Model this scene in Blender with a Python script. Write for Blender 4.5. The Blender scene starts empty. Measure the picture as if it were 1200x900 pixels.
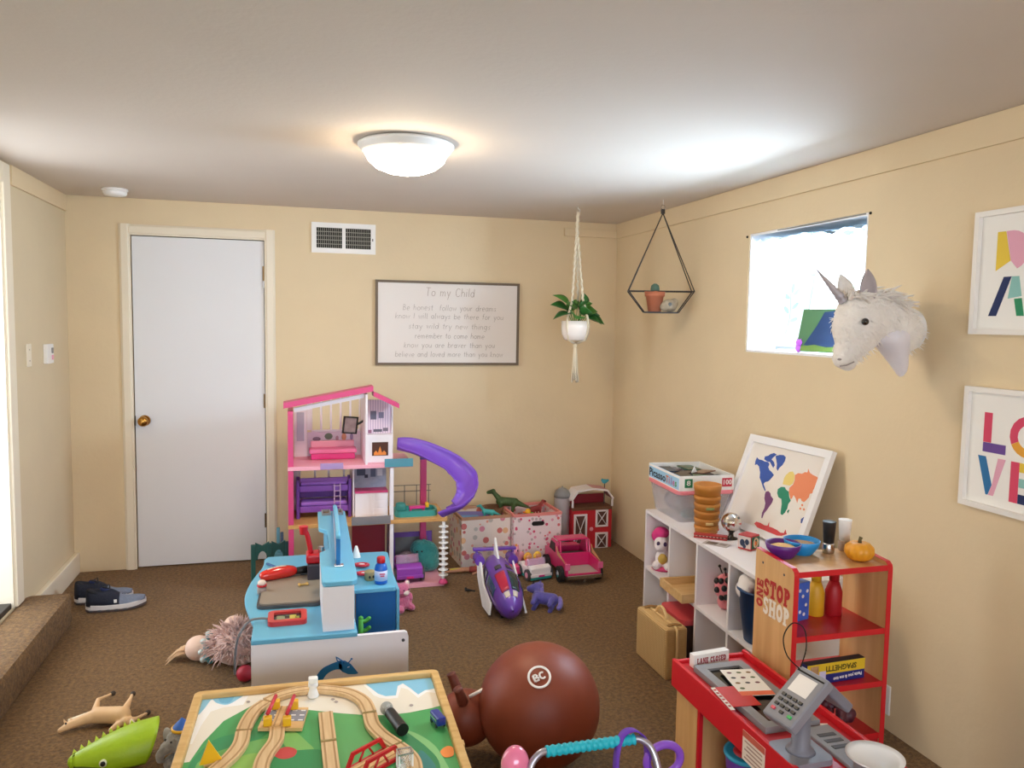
import bpy, bmesh, math, random
from mathutils import Vector, Matrix, Euler, noise
random.seed(11)
PI = math.pi
S = bpy.context.scene
COL = S.collection
# ------------------------------------------------------------------ camera model (frame 1200 x 900)
FPX, YAW, PITCH, ROLL, ZC = 910.565, .2748, -.0784, .0157, 1.5469
WALL_Y, WALL_X, CEIL = 5.1334, 2.2016, 2.251
LEFT_X, REAR_Y = -1.28, -1.7
_f = Vector((math.sin(YAW)*math.cos(PITCH), math.cos(YAW)*math.cos(PITCH), math.sin(PITCH)))
_r0 = Vector((math.cos(YAW), -math.sin(YAW), 0)); _u0 = _r0.cross(_f)
_r = _r0*math.cos(ROLL)+_u0*math.sin(ROLL); _u = -_r0*math.sin(ROLL)+_u0*math.cos(ROLL)
CAM = Vector((0, 0, ZC))
def ray(u, v): return _r*((u-600)/FPX) - _u*((v-450)/FPX) + _f
def PZ(u, v, z=0.):
    d = ray(u, v); return CAM + d*((z-ZC)/d.z)
def PY(u, v, y):
    d = ray(u, v); return CAM + d*(y/d.y)
def PX(u, v, x):
    d = ray(u, v); return CAM + d*(x/d.x)
# ------------------------------------------------------------------ materials
def lin(c):
    if isinstance(c, str):
        c = c.lstrip('#'); c = [int(c[i:i+2], 16)/255 for i in (0, 2, 4)]
    return tuple((x/12.92 if x <= .04045 else ((x+.055)/1.055)**2.4) for x in c)+(1,)
MATS = {}
def mat(name, col, rough=.5, metal=0., var=.0, vscale=12., bump=0., bscale=60., spec=.5, trans=0., emit=0., sheen=0., coat=0., alpha=1., col2=None):
    if name in MATS: return MATS[name]
    m = bpy.data.materials.new(name); m.use_nodes = True
    N, L = m.node_tree.nodes, m.node_tree.links
    b = N['Principled BSDF']; c = lin(col)
    b.inputs['Base Color'].default_value = c
    b.inputs['Roughness'].default_value = rough; b.inputs['Metallic'].default_value = metal
    b.inputs['Specular IOR Level'].default_value = spec
    b.inputs['Transmission Weight'].default_value = trans
    b.inputs['Coat Weight'].default_value = coat; b.inputs['Sheen Weight'].default_value = sheen
    b.inputs['Alpha'].default_value = alpha
    if emit:
        b.inputs['Emission Color'].default_value = c; b.inputs['Emission Strength'].default_value = emit
    tc = N.new('ShaderNodeTexCoord')
    if var or col2:
        n = N.new('ShaderNodeTexNoise'); n.inputs['Scale'].default_value = vscale; n.inputs['Detail'].default_value = 4
        L.new(tc.outputs['Object'], n.inputs['Vector'])
        r = N.new('ShaderNodeMix'); r.data_type = 'RGBA'
        c2 = lin(col2) if col2 else tuple(max(0, x*(1-2*var)) for x in c[:3])+(1,)
        c1 = c if col2 else tuple(min(1, x*(1+var)) for x in c[:3])+(1,)
        r.inputs[6].default_value = c1; r.inputs[7].default_value = c2
        L.new(n.outputs['Fac'], r.inputs[0]); L.new(r.outputs[2], b.inputs['Base Color'])
    if bump:
        n = N.new('ShaderNodeTexNoise'); n.inputs['Scale'].default_value = bscale; n.inputs['Detail'].default_value = 3
        L.new(tc.outputs['Object'], n.inputs['Vector'])
        bp = N.new('ShaderNodeBump'); bp.inputs['Strength'].default_value = bump; bp.inputs['Distance'].default_value = .01
        L.new(n.outputs['Fac'], bp.inputs['Height']); L.new(bp.outputs['Normal'], b.inputs['Normal'])
    MATS[name] = m; return m
def wood(name, c1, c2, scale=1., axis='X', rough=.5):
    if name in MATS: return MATS[name]
    m = mat(name, c1, rough); N, L = m.node_tree.nodes, m.node_tree.links
    b = N['Principled BSDF']; tc = N.new('ShaderNodeTexCoord'); mp = N.new('ShaderNodeMapping')
    s = {'X': (1, 14, 14), 'Y': (14, 1, 14), 'Z': (14, 14, 1)}[axis]
    mp.inputs['Scale'].default_value = [k*scale for k in s]
    L.new(tc.outputs['Object'], mp.inputs['Vector'])
    n = N.new('ShaderNodeTexNoise'); n.inputs['Scale'].default_value = 3; n.inputs['Detail'].default_value = 6; n.inputs['Distortion'].default_value = .4
    L.new(mp.outputs['Vector'], n.inputs['Vector'])
    r = N.new('ShaderNodeValToRGB'); r.color_ramp.elements[0].position = .3; r.color_ramp.elements[1].position = .7
    r.color_ramp.elements[0].color = lin(c1); r.color_ramp.elements[1].color = lin(c2)
    L.new(n.outputs['Fac'], r.inputs['Fac']); L.new(r.outputs['Color'], b.inputs['Base Color'])
    return m
def glass(name, col='#ffffff', alpha=.25, rough=.1):
    return mat(name, col, rough, alpha=alpha)
# ------------------------------------------------------------------ objects
ROOT = {}
def tag(o, label=None, cat=None, group=None, kind=None):
    if label: o['label'] = label
    if cat: o['category'] = cat
    if group: o['group'] = group
    if kind: o['kind'] = kind
    return o
def thing(name, label, cat, loc=(0, 0, 0), rot=(0, 0, 0), group=None, kind=None):
    o = bpy.data.objects.new(name, None); COL.objects.link(o); o.empty_display_size = .05
    rot = tuple(rot) if isinstance(rot, (tuple, list, Euler)) else (0, 0, rot)
    o.location = loc; o.rotation_euler = rot
    ROOT[o.name] = Matrix.Translation(Vector(loc)) @ Euler(rot).to_matrix().to_4x4()
    return tag(o, label, cat, group, kind)
def copy_tree(o, label, loc=None, rot=None, group=None):
    def rec(s, par):
        c = s.copy(); COL.objects.link(c)
        if par: c.parent = par
        for ch in list(s.children): rec(ch, c)
        return c
    c = rec(o, None); c['label'] = label
    if loc is not None: c.location = loc
    if rot is not None: c.rotation_euler = rot
    if group: c['group'] = group
    return c
def frame_of(p0, p1):
    z = (Vector(p1)-Vector(p0)).normalized()
    x = Vector((0, 0, 1)).cross(z)
    if x.length < 1e-4: x = Vector((1, 0, 0))
    x.normalize(); y = z.cross(x)
    return Matrix((x, y, z)).transposed().to_4x4()
def RX(a): return Matrix.Rotation(a, 4, 'X')
def RY(a): return Matrix.Rotation(a, 4, 'Y')
def RZ(a): return Matrix.Rotation(a, 4, 'Z')
def TR(x, y=None, z=None):
    return Matrix.Translation(Vector(x if y is None else (x, y, z)))
def SC(x, y, z): return Matrix.Diagonal((x, y, z, 1))
class MB:
    def __init__(s): s.bm = bmesh.new(); s.mi = 0; s.M = Matrix.Identity(4)
    def mi_(s, i): s.mi = i; return s
    def put(s, verts, faces, M=None, smooth=False):
        M = s.M @ M if M is not None else s.M
        vs = [s.bm.verts.new(M @ Vector(v)) for v in verts]
        for f in faces:
            try:
                q = s.bm.faces.new([vs[i] for i in f]); q.material_index = s.mi; q.smooth = smooth
            except ValueError: pass
        return s
    def _merge(s, b, M=None, smooth=False):
        b.verts.index_update()
        s.put([v.co.copy() for v in b.verts], [[v.index for v in f.verts] for f in b.faces], M, smooth); b.free(); return s
    def box(s, c, d, bev=0., rot=None, seg=2):
        b = bmesh.new(); bmesh.ops.create_cube(b, size=1)
        bmesh.ops.scale(b, vec=Vector(d), verts=b.verts)
        if bev: bmesh.ops.bevel(b, geom=list(b.edges), offset=min(bev, min(d)*.49), segments=seg, profile=.6, affect='EDGES')
        M = TR(c)
        if rot is not None: M = M @ (rot if isinstance(rot, Matrix) else Euler(rot).to_matrix().to_4x4())
        return s._merge(b, M)
    def bb(s, a, b, bev=0.):   # box from two corners
        a, b = Vector(a), Vector(b)
        return s.box((a+b)/2, [max(abs(b[i]-a[i]), 1e-4) for i in range(3)], bev)
    def cyl(s, p0, p1, r0, r1=None, n=16, caps=True, smooth=True):
        r1 = r0 if r1 is None else r1
        p0, p1 = Vector(p0), Vector(p1); F = frame_of(p0, p1); vs = []
        for p, r in ((p0, r0), (p1, r1)):
            for i in range(n):
                a = 2*PI*i/n; vs.append(p + F.to_3x3() @ Vector((r*math.cos(a), r*math.sin(a), 0)))
        s.put(vs, [(i, (i+1) % n, n+(i+1) % n, n+i) for i in range(n)], None, smooth)
        if caps: s.put(vs[:n], [tuple(reversed(range(n)))]); s.put(vs[n:], [tuple(range(n))])
        return s
    def sph(s, c, r, rot=None, seg=20, ring=12):
        r = (r, r, r) if not isinstance(r, (tuple, list)) else r
        b = bmesh.new(); bmesh.ops.create_uvsphere(b, u_segments=seg, v_segments=ring, radius=1)
        M = TR(c)
        if rot is not None: M = M @ (rot if isinstance(rot, Matrix) else Euler(rot).to_matrix().to_4x4())
        return s._merge(b, M @ SC(*r), True)
    def lathe(s, prof, c=(0, 0, 0), n=28, M=None, smooth=True, wob=None):
        vs = []
        for (r, z) in prof:
            for i in range(n):
                a = 2*PI*i/n; k = wob(a, z) if wob else 1
                vs.append((r*k*math.cos(a), r*k*math.sin(a), z))
        fs = []
        for j in range(len(prof)-1):
            for i in range(n): fs.append((j*n+i, j*n+(i+1) % n, (j+1)*n+(i+1) % n, (j+1)*n+i))
        if prof[0][0] > 1e-5: fs.append(tuple(reversed(range(n))))
        if prof[-1][0] > 1e-5: fs.append(tuple(range((len(prof)-1)*n, len(prof)*n)))
        return s.put(vs, fs, TR(c) @ (M or Matrix.Identity(4)), smooth)
    def prism(s, poly, d, M=None, smooth=False):   # polygon in xy extruded 0..d along z
        n = len(poly)
        vs = [(x, y, 0) for x, y in poly]+[(x, y, d) for x, y in poly]
        return s.put(vs, [tuple(reversed(range(n))), tuple(range(n, 2*n))]+[(i, (i+1) % n, n+(i+1) % n, n+i) for i in range(n)], M, smooth)
    def tube(s, pts, r, n=8, closed=False, caps=True, smooth=True, flat=None):
        pts = [Vector(p) for p in pts]; m = len(pts); rr = r if isinstance(r, (list, tuple)) else [r]*m
        vs = []; up = None
        for k in range(m):
            if closed: t = pts[(k+1) % m]-pts[k-1]
            else: t = pts[min(k+1, m-1)]-pts[max(k-1, 0)]
            t.normalize()
            if up is None:
                up = Vector((0, 0, 1)) if abs(t.z) < .9 else Vector((1, 0, 0))
            x = up.cross(t); x.normalize() if x.length > 1e-6 else None
            y = t.cross(x); y.normalize(); up = y
            fx, fy = flat if flat else (1, 1)
            for i in range(n):
                a = 2*PI*i/n+PI/n; vs.append(pts[k]+x*(math.cos(a)*rr[k]*fx)+y*(math.sin(a)*rr[k]*fy))
        fs = []
        for k in range(m if closed else m-1):
            k2 = (k+1) % m
            for i in range(n): fs.append((k*n+i, k*n+(i+1) % n, k2*n+(i+1) % n, k2*n+i))
        if caps and not closed: fs += [tuple(reversed(range(n))), tuple(range((m-1)*n, m*n))]
        return s.put(vs, fs, None, smooth)
    def sheet(s, fn, nu, nv, th=0., smooth=True, M=None):   # fn(u,v in 0..1) -> point
        vs = [fn(i/nu, j/nv) for j in range(nv+1) for i in range(nu+1)]
        fs = [(j*(nu+1)+i, j*(nu+1)+i+1, (j+1)*(nu+1)+i+1, (j+1)*(nu+1)+i) for j in range(nv) for i in range(nu)]
        return s.put(vs, fs, M, smooth)
    def ring(s, poly_out, poly_in, d, M=None):   # frame between two outlines with the same number of points
        n = len(poly_out)
        vs = [(x, y, 0) for x, y in poly_out]+[(x, y, 0) for x, y in poly_in]+[(x, y, d) for x, y in poly_out]+[(x, y, d) for x, y in poly_in]
        fs = []
        for i in range(n):
            j = (i+1) % n
            fs += [(i, n+i, n+j, j), (2*n+i, 2*n+j, 3*n+j, 3*n+i), (i, j, 2*n+j, 2*n+i), (n+i, 3*n+i, 3*n+j, n+j)]
        return s.put(vs, fs, M)
    def text(s, txt, size, M, th=.001, bold=0., shear=0., width=None, align='CENTER', gap=1.):
        c = bpy.data.curves.new('t', 'FONT'); c.body = txt; c.size = size; c.extrude = th/2; c.offset = bold; c.shear = shear
        c.align_x = align; c.align_y = 'CENTER'; c.resolution_u = 2; c.space_character = gap
        o = bpy.data.objects.new('t', c); COL.objects.link(o)
        me = bpy.data.meshes.new_from_object(o.evaluated_get(bpy.context.evaluated_depsgraph_get()))
        b = bmesh.new(); b.from_mesh(me)
        if width and len(b.verts):
            xs = [v.co.x for v in b.verts]; k = width/(max(xs)-min(xs))
            bmesh.ops.scale(b, vec=(k, 1, 1), verts=b.verts)
        bpy.data.objects.remove(o); bpy.data.meshes.remove(me); bpy.data.curves.remove(c)
        return s._merge(b, M)
    def build(s, name, mats, parent=None, world=False, solid=0., sub=0, remesh=0., smooth_it=0, fix=True):
        me = bpy.data.meshes.new(name)
        if world and parent is not None:
            M = Matrix.Identity(4); chain = []; p = parent
            while p is not None: chain.append(p); p = p.parent
            for p in reversed(chain): M = M @ ROOT.get(p.name, Matrix.Identity(4))
            bmesh.ops.transform(s.bm, matrix=M.inverted(), verts=s.bm.verts)
        if fix: bmesh.ops.recalc_face_normals(s.bm, faces=s.bm.faces)
        s.bm.to_mesh(me); s.bm.free()
        for m in (mats if isinstance(mats, (list, tuple)) else [mats]): me.materials.append(m)
        o = bpy.data.objects.new(name, me); COL.objects.link(o)
        if parent is not None: o.parent = parent
        if remesh:
            r = o.modifiers.new('r', 'REMESH'); r.mode = 'VOXEL'; r.voxel_size = remesh; r.use_smooth_shade = True
            if smooth_it:
                q = o.modifiers.new('s', 'SMOOTH'); q.iterations = smooth_it; q.factor = .5
        if solid:
            q = o.modifiers.new('k', 'SOLIDIFY'); q.thickness = solid; q.offset = 0
        if sub:
            q = o.modifiers.new('u', 'SUBSURF'); q.levels = sub; q.render_levels = sub
        return o
def single(name, label, cat, mb, mats, loc=(0, 0, 0), rot=(0, 0, 0), group=None, world=False, kind=None, **k):
    """a thing that is one mesh; with world=True the shape is given in world coordinates and moved to its base"""
    loc = Vector(loc)
    rot = tuple(rot) if isinstance(rot, (tuple, list, Euler)) else (0, 0, rot)
    M = TR(loc) @ Euler(rot).to_matrix().to_4x4()
    if world: bmesh.ops.transform(mb.bm, matrix=M.inverted(), verts=mb.bm.verts)
    o = mb.build(name, mats, None, **k); o.location = loc; o.rotation_euler = rot
    ROOT[o.name] = M
    return tag(o, label, cat, group, kind)
def struct(name, mb, mats, **k):
    o = mb.build(name, mats, **k); o['kind'] = 'structure'; return o
def arc(c, r, a0, a1, n, z=None):
    P = [(c[0]+r*math.cos(a0+(a1-a0)*i/n), c[1]+r*math.sin(a0+(a1-a0)*i/n)) for i in range(n+1)]
    return P if z is None else [(x, y, z) for x, y in P]
def rrect(w, h, r, n=5, cx=0, cy=0):
    P = []
    for (sx, sy, a) in ((1, 1, 0), (-1, 1, PI/2), (-1, -1, PI), (1, -1, 1.5*PI)):
        P += arc((cx+sx*(w/2-r), cy+sy*(h/2-r)), r, a, a+PI/2, n)
    return P
def bez(pts, n=8, closed=False):   # Catmull-Rom through points
    pts = [Vector(p) for p in pts]; out = []; m = len(pts)
    for i in range(m if closed else m-1):
        if closed: a, b, c, d = pts[i-1], pts[i], pts[(i+1) % m], pts[(i+2) % m]
        else: a, b, c, d = pts[max(i-1, 0)], pts[i], pts[i+1], pts[min(i+2, m-1)]
        for k in range(n):
            t = k/n; out.append(.5*((2*b)+(c-a)*t+(2*a-5*b+4*c-d)*t*t+(3*b-a-3*c+d)*t**3))
    if not closed: out.append(pts[-1])
    return out
# stroke lettering: every glyph is a few polylines on a grid of width w and x-height 1 (ascender 1.7, descender -.7)
def _o(cx=.5, cy=.5, rx=.42, ry=.5, a0=90, a1=450, n=10):
    return [(cx+rx*math.cos(math.radians(a0+(a1-a0)*i/n)), cy+ry*math.sin(math.radians(a0+(a1-a0)*i/n))) for i in range(n+1)]
GL = {
 'a': (1, [_o(.45, .5, .38, .5, 20, 380), [(.85, 1), (.83, .2), (.98, 0)]]), 'b': (.95, [[(.1, 1.7), (.1, 0)], _o(.5, .5, .4, .5, 180, -180)]),
 'c': (.85, [_o(.5, .5, .42, .5, 50, 310)]), 'd': (1, [_o(.45, .5, .38, .5, 0, 360), [(.85, 1.7), (.85, 0)]]),
 'e': (.95, [[(.1, .5), (.85, .55)]+_o(.48, .5, .4, .5, 20, 310)]), 'f': (.6, [[(.6, 1.6), (.4, 1.7), (.25, 1.4), (.25, 0)], [(0, 1), (.55, 1)]]),
 'g': (1, [_o(.45, .5, .38, .5, 20, 380), [(.85, 1), (.82, -.4), (.5, -.7), (.1, -.5)]]), 'h': (.95, [[(.1, 1.7), (.1, 0)], [(.1, .7), (.45, 1), (.8, .75), (.82, 0)]]),
 'i': (.35, [[(.15, 1), (.15, 0)], [(.15, 1.4), (.17, 1.5)]]), 'j': (.4, [[(.25, 1), (.25, -.5), (0, -.6)]]), 'k': (.85, [[(.1, 1.7), (.1, 0)], [(.7, 1), (.12, .4), (.8, 0)]]),
 'l': (.35, [[(.15, 1.7), (.15, .1), (.3, 0)]]), 'm': (1.4, [[(.1, 1), (.1, 0)], [(.1, .7), (.4, 1), (.65, .7), (.65, 0)], [(.65, .7), (.95, 1), (1.2, .7), (1.22, 0)]]),
 'n': (.95, [[(.1, 1), (.1, 0)], [(.1, .7), (.45, 1), (.8, .75), (.82, 0)]]), 'o': (.95, [_o()]), 'p': (.95, [[(.1, 1), (.1, -.7)], _o(.5, .5, .4, .5, 180, -180)]),
 'q': (1, [_o(.45, .5, .38, .5, 0, 360), [(.85, 1), (.85, -.7)]]), 'r': (.65, [[(.1, 1), (.1, 0)], [(.1, .6), (.35, .95), (.6, .95)]]),
 's': (.75, [[(.65, .9), (.35, 1), (.12, .75), (.6, .35), (.45, .02), (.08, .1)]]), 't': (.6, [[(.28, 1.5), (.28, .15), (.5, 0)], [(0, 1), (.55, 1)]]),
 'u': (.95, [[(.1, 1), (.12, .25), (.4, 0), (.8, .3), (.82, 1), (.85, 0)]]), 'v': (.85, [[(.05, 1), (.42, 0), (.8, 1)]]), 'w': (1.2, [[(.05, 1), (.32, 0), (.6, .9), (.85, 0), (1.15, 1)]]),
 'x': (.8, [[(.05, 1), (.75, 0)], [(.75, 1), (.05, 0)]]), 'y': (.9, [[(.05, 1), (.42, .1)], [(.82, 1), (.3, -.7)]]), 'z': (.8, [[(.1, 1), (.7, 1), (.1, 0), (.75, 0)]]),
 'T': (1.1, [[(0, 1.7), (1.05, 1.7)], [(.5, 1.7), (.5, 0)]]), 'C': (1.2, [_o(.65, .85, .55, .85, 45, 315)]), 'I': (.4, [[(.15, 1.7), (.15, 0)]]),
 'B': (1, [[(.1, 1.7), (.1, 0)], [(.1, 1.7), (.7, 1.5), (.6, .95), (.1, .9)], [(.1, .9), (.85, .7), (.75, .1), (.1, 0)]]), ' ': (.75, []), ',': (.3, [[(.15, .1), (.05, -.25)]]),
}
def handwrite(mb, txt, xh, M, r=.0012, width=None):
    w = sum(GL[c][0]+.22 for c in txt); k = width/(w*xh) if width else 1; x = -w/2
    for c in txt:
        gw, st = GL[c]; j = random.uniform(-.06, .06)
        for p in st:
            q = [M @ Vector(((x+a+.12*b)*xh*k, (b+j)*xh, 0)) for a, b in p]
            mb.tube(q, r, n=4, smooth=False)
        x += gw+.22

def slab_word(word, width, height, M, material, parent):
    """heavy slab serif capitals: bars, bowls and serif blocks, each letter one mesh"""
    t = .26; sf = .13   # stem and serif thickness in cap heights
    def bowl(cx, cy, R, r, a0, a1, sx=1.): 
        return [(cx+sx*R*math.cos(a0+(a1-a0)*i/12), cy+R*math.sin(a0+(a1-a0)*i/12)) for i in range(13)]+[(cx+sx*r*math.cos(a1-(a1-a0)*i/12), cy+r*math.sin(a1-(a1-a0)*i/12)) for i in range(13)]
    def rc(x0, y0, x1, y1): return [(x0, y0), (x1, y0), (x1, y1), (x0, y1)]
    L = {'S': (.78, [bowl(.39, .73, .27, .07, .35, PI*1.5, 1.25), bowl(.39, .27, .27, .07, PI/2, -PI+.35, 1.25), rc(.62, .70, .74, .92), rc(.04, .08, .16, .30)]),
         'T': (.86, [rc(.30, 0, .56, 1), rc(.02, .80, .84, 1), rc(.02, .64, .14, .80), rc(.72, .64, .84, .80), rc(.16, 0, .70, sf)]),
         'O': (.92, [bowl(.46, .5, .5, .22, 0, PI, .88), bowl(.46, .5, .5, .22, PI, 2*PI, .88)]),
         'P': (.84, [rc(.10, 0, .36, 1), bowl(.36, .70, .30, .09, -PI/2, PI/2, 1.45), rc(0, 0, .48, sf), rc(0, 1-sf, .2, 1)]),
         'H': (1., [rc(.08, 0, .34, 1), rc(.66, 0, .92, 1), rc(.34, .40, .66, .60), rc(0, 0, .44, sf), rc(.56, 0, 1, sf), rc(0, 1-sf, .44, 1), rc(.56, 1-sf, 1, 1)]),
         'N': (1., [rc(.08, 0, .28, 1), rc(.72, 0, .92, 1), [(.08, 1), (.36, 1), (.92, 0), (.68, 0)], rc(0, 0, .40, sf), rc(.6, 1-sf, 1, 1)]),
         'E': (.84, [rc(.08, 0, .34, 1), rc(.34, .8, .8, 1), rc(.34, 0, .8, .2), rc(.34, .41, .64, .59), rc(.68, .62, .8, .8), rc(.68, .2, .8, .38), rc(0, 0, .2, sf), rc(0, 1-sf, .2, 1)]),
         'L': (.80, [rc(.08, 0, .34, 1), rc(.34, 0, .78, .2), rc(.66, .2, .78, .4), rc(0, 0, .2, sf), rc(0, 1-sf, .46, 1)]),
         'A': (1., [[(.10, 0), (.34, 0), (.58, 1), (.34, 1)], [(.66, 0), (.90, 0), (.66, 1), (.46, 1)], rc(.3, .24, .7, .40), rc(0, 0, .42, sf), rc(.58, 0, 1, sf)]),
         'C': (.86, [bowl(.46, .5, .5, .24, .75, 2*PI-.75, .88), rc(.70, .64, .82, .92)]),
         'D': (.92, [rc(.08, 0, .34, 1), bowl(.36, .5, .5, .26, -PI/2, PI/2, 1.05), rc(0, 0, .2, sf), rc(0, 1-sf, .2, 1)]), ' ': (.5, [])}
    tot = sum(L[c][0]+.10 for c in word)-.10; k = width/tot; x = -width/2; out = []
    for c in word:
        w, P = L[c]
        if P:
            m = MB()
            for i, q in enumerate(P): m.prism([(x+a*k, (b-.5)*height) for a, b in q], .0008+.00004*i, M)
            out.append(m.build('lettering', material, parent, world=True))
        x += (w+.10)*k
    return out
# ================================================================== common materials
M_wall = mat('cream_paint', '#e4cfaa', .75, var=.04, vscale=3, bump=.12, bscale=35)
M_ceil = mat('ceiling_paint', '#d8cdc2', .85, var=.03, vscale=2, bump=.08, bscale=50)
M_trim = mat('trim_paint', '#eee3cd', .45)
M_door = mat('door_paint', '#e6e6e8', .45, var=.02, vscale=2)
M_white = mat('white_plastic', '#f1efec', .4)
M_whitep = mat('white_panel', '#f0eef0', .35)
M_paper = mat('white_paper', '#f3f0ea', .8)
M_black = mat('black_plastic', '#141414', .4)
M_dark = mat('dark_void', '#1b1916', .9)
M_red = mat('red_lacquer', '#c41220', .35)
M_blue = mat('blue_plastic', '#1c6fc4', .35)
M_skyblue = mat('light_blue_paint', '#4fb4dc', .4)
M_pink = mat('hot_pink_plastic', '#e0358a', .35)
M_lpink = mat('light_pink_plastic', '#f2a7bd', .4)
M_purple = mat('purple_plastic', '#7d4fc0', .35)
M_grey = mat('grey_plastic', '#8b8a8c', .45)
M_dgrey = mat('dark_grey_plastic', '#4a4a4d', .5)
M_silver = mat('silver_metal', '#c9c9cc', .25, metal=1)
M_brass = mat('brass', '#b98a44', .25, metal=1)
M_yellow = mat('yellow_plastic', '#eeb61c', .4)
M_teal = mat('teal_plastic', '#2fa9a3', .4)
M_dteal = mat('dark_teal_plastic', '#1f5a55', .5)
M_green = mat('green_paint', '#3d9a4a', .5)
M_orange = mat('orange_plastic', '#ee7a2a', .5)
M_birch = wood('birch_ply', '#dcae74', '#c8955a', .6, 'Z')
M_beech = wood('beech', '#e2bd85', '#cfa46a', 1.2, 'X')
M_beechy = wood('beech_y', '#e2bd85', '#cfa46a', 1.2, 'Y')
# ================================================================== room shell
def carpet():
    m = mat('carpet_pile', '#7d6245', .95, sheen=.1); N, L = m.node_tree.nodes, m.node_tree.links
    b = N['Principled BSDF']; tc = N.new('ShaderNodeTexCoord')
    n1 = N.new('ShaderNodeTexNoise'); n1.inputs['Scale'].default_value = 60; n1.inputs['Detail'].default_value = 6; n1.inputs['Roughness'].default_value = .75
    n2 = N.new('ShaderNodeTexNoise'); n2.inputs['Scale'].default_value = 5; n2.inputs['Detail'].default_value = 3
    L.new(tc.outputs['Object'], n1.inputs['Vector']); L.new(tc.outputs['Object'], n2.inputs['Vector'])
    r = N.new('ShaderNodeValToRGB'); r.color_ramp.elements[0].position = .36; r.color_ramp.elements[1].position = .66
    r.color_ramp.elements[0].color = lin('#563a19'); r.color_ramp.elements[1].color = lin('#946f3d')
    L.new(n1.outputs['Fac'], r.inputs['Fac'])
    x = N.new('ShaderNodeMix'); x.data_type = 'RGBA'; x.blend_type = 'MULTIPLY'; x.inputs[0].default_value = .35
    L.new(r.outputs['Color'], x.inputs[6]); L.new(n2.outputs['Color'], x.inputs[7])
    r2 = N.new('ShaderNodeMix'); r2.data_type = 'RGBA'; r2.inputs[6].default_value = (1.15, 1.12, 1.1, 1); r2.inputs[7].default_value = (.8, .78, .76, 1)
    L.new(n2.outputs['Fac'], r2.inputs[0]); L.new(r2.outputs[2], x.inputs[7]); L.new(x.outputs[2], b.inputs['Base Color'])
    bp = N.new('ShaderNodeBump'); bp.inputs['Strength'].default_value = .9; bp.inputs['Distance'].default_value = .012
    L.new(n1.outputs['Fac'], bp.inputs['Height']); L.new(bp.outputs['Normal'], b.inputs['Normal'])
    return m
M_carpet = carpet()
T_ = .12
struct('floor', MB().bb((LEFT_X-1.0, REAR_Y-T_, -.1), (WALL_X+T_, WALL_Y+T_, 0)), M_carpet)
struct('ceiling', MB().bb((LEFT_X-T_, REAR_Y-T_, CEIL), (WALL_X+T_, WALL_Y+T_, CEIL+.1)), M_ceil)
# back wall with a door opening
DL, DR, DT = -.935, -.169, 2.038
m = MB(); Z1 = CEIL
m.bb((LEFT_X-T_, WALL_Y, 0), (DL, WALL_Y+T_, Z1)); m.bb((DR, WALL_Y, 0), (WALL_X+T_, WALL_Y+T_, Z1)); m.bb((DL, WALL_Y, DT), (DR, WALL_Y+T_, Z1))
struct('wall_back', m, M_wall)
# right wall with a window well
WY0, WY1, WZ0, WZ1 = 2.63, 3.468, 1.42, 2.008
m = MB(); wt = .34
m.bb((WALL_X, REAR_Y-T_, 0), (WALL_X+wt, WY0, Z1)); m.bb((WALL_X, WY1, 0), (WALL_X+wt, WALL_Y, Z1))
m.bb((WALL_X, WY0, 0), (WALL_X+wt, WY1, WZ0)); m.bb((WALL_X, WY0, WZ1), (WALL_X+wt, WY1, Z1))
struct('wall_right', m, M_wall)
# left wall with a doorway
LY0, LY1, LZ0, LZ1 = 3.27, 4.085, .17, 2.15
m = MB()
m.bb((LEFT_X-T_, REAR_Y-T_, 0), (LEFT_X, LY0, Z1)); m.bb((LEFT_X-T_, LY1, 0), (LEFT_X, WALL_Y, Z1))
m.bb((LEFT_X-T_, LY0, 0), (LEFT_X, LY1, LZ0)); m.bb((LEFT_X-T_, LY0, LZ1), (LEFT_X, LY1, Z1))
struct('wall_left', m, mat('pale_cream_paint', '#dccbaa', .75, var=.04, vscale=3, bump=.12, bscale=35))
# rear wall with a wide window opening (behind the photographer)
RX0, RX1, RZ0, RZ1 = -1.0, 1.3, .85, 2.05
m = MB()
m.bb((LEFT_X, REAR_Y-T_, 0), (RX0, REAR_Y, Z1)); m.bb((RX1, REAR_Y-T_, 0), (WALL_X, REAR_Y, Z1))
m.bb((RX0, REAR_Y-T_, 0), (RX1, REAR_Y, RZ0)); m.bb((RX0, REAR_Y-T_, RZ1), (RX1, REAR_Y, Z1))
struct('wall_rear', m, M_wall)
# boxed lip under the ceiling
struct('trim_1', MB().bb((WALL_X-.012, REAR_Y, 2.147), (WALL_X, WALL_Y, CEIL-.001), .002), M_wall)
struct('trim_2', MB().bb((LEFT_X, LY1+.13, 2.157), (LEFT_X+.012, WALL_Y, CEIL-.001), .002), M_wall)
struct('trim_3', MB().bb((1.80, WALL_Y-.022, 2.150), (WALL_X-.012, WALL_Y, 2.205), .006), M_wall)
struct('baseboard_left', MB().bb((LEFT_X, LY1+.11, 0), (LEFT_X+.03, WALL_Y, .125), .006), M_trim)
# step up to the doorway
struct('floor_step', MB().bb((LEFT_X, LY0-.3, 0), (-1.075, 4.255, .17), .03), M_carpet)
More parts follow.
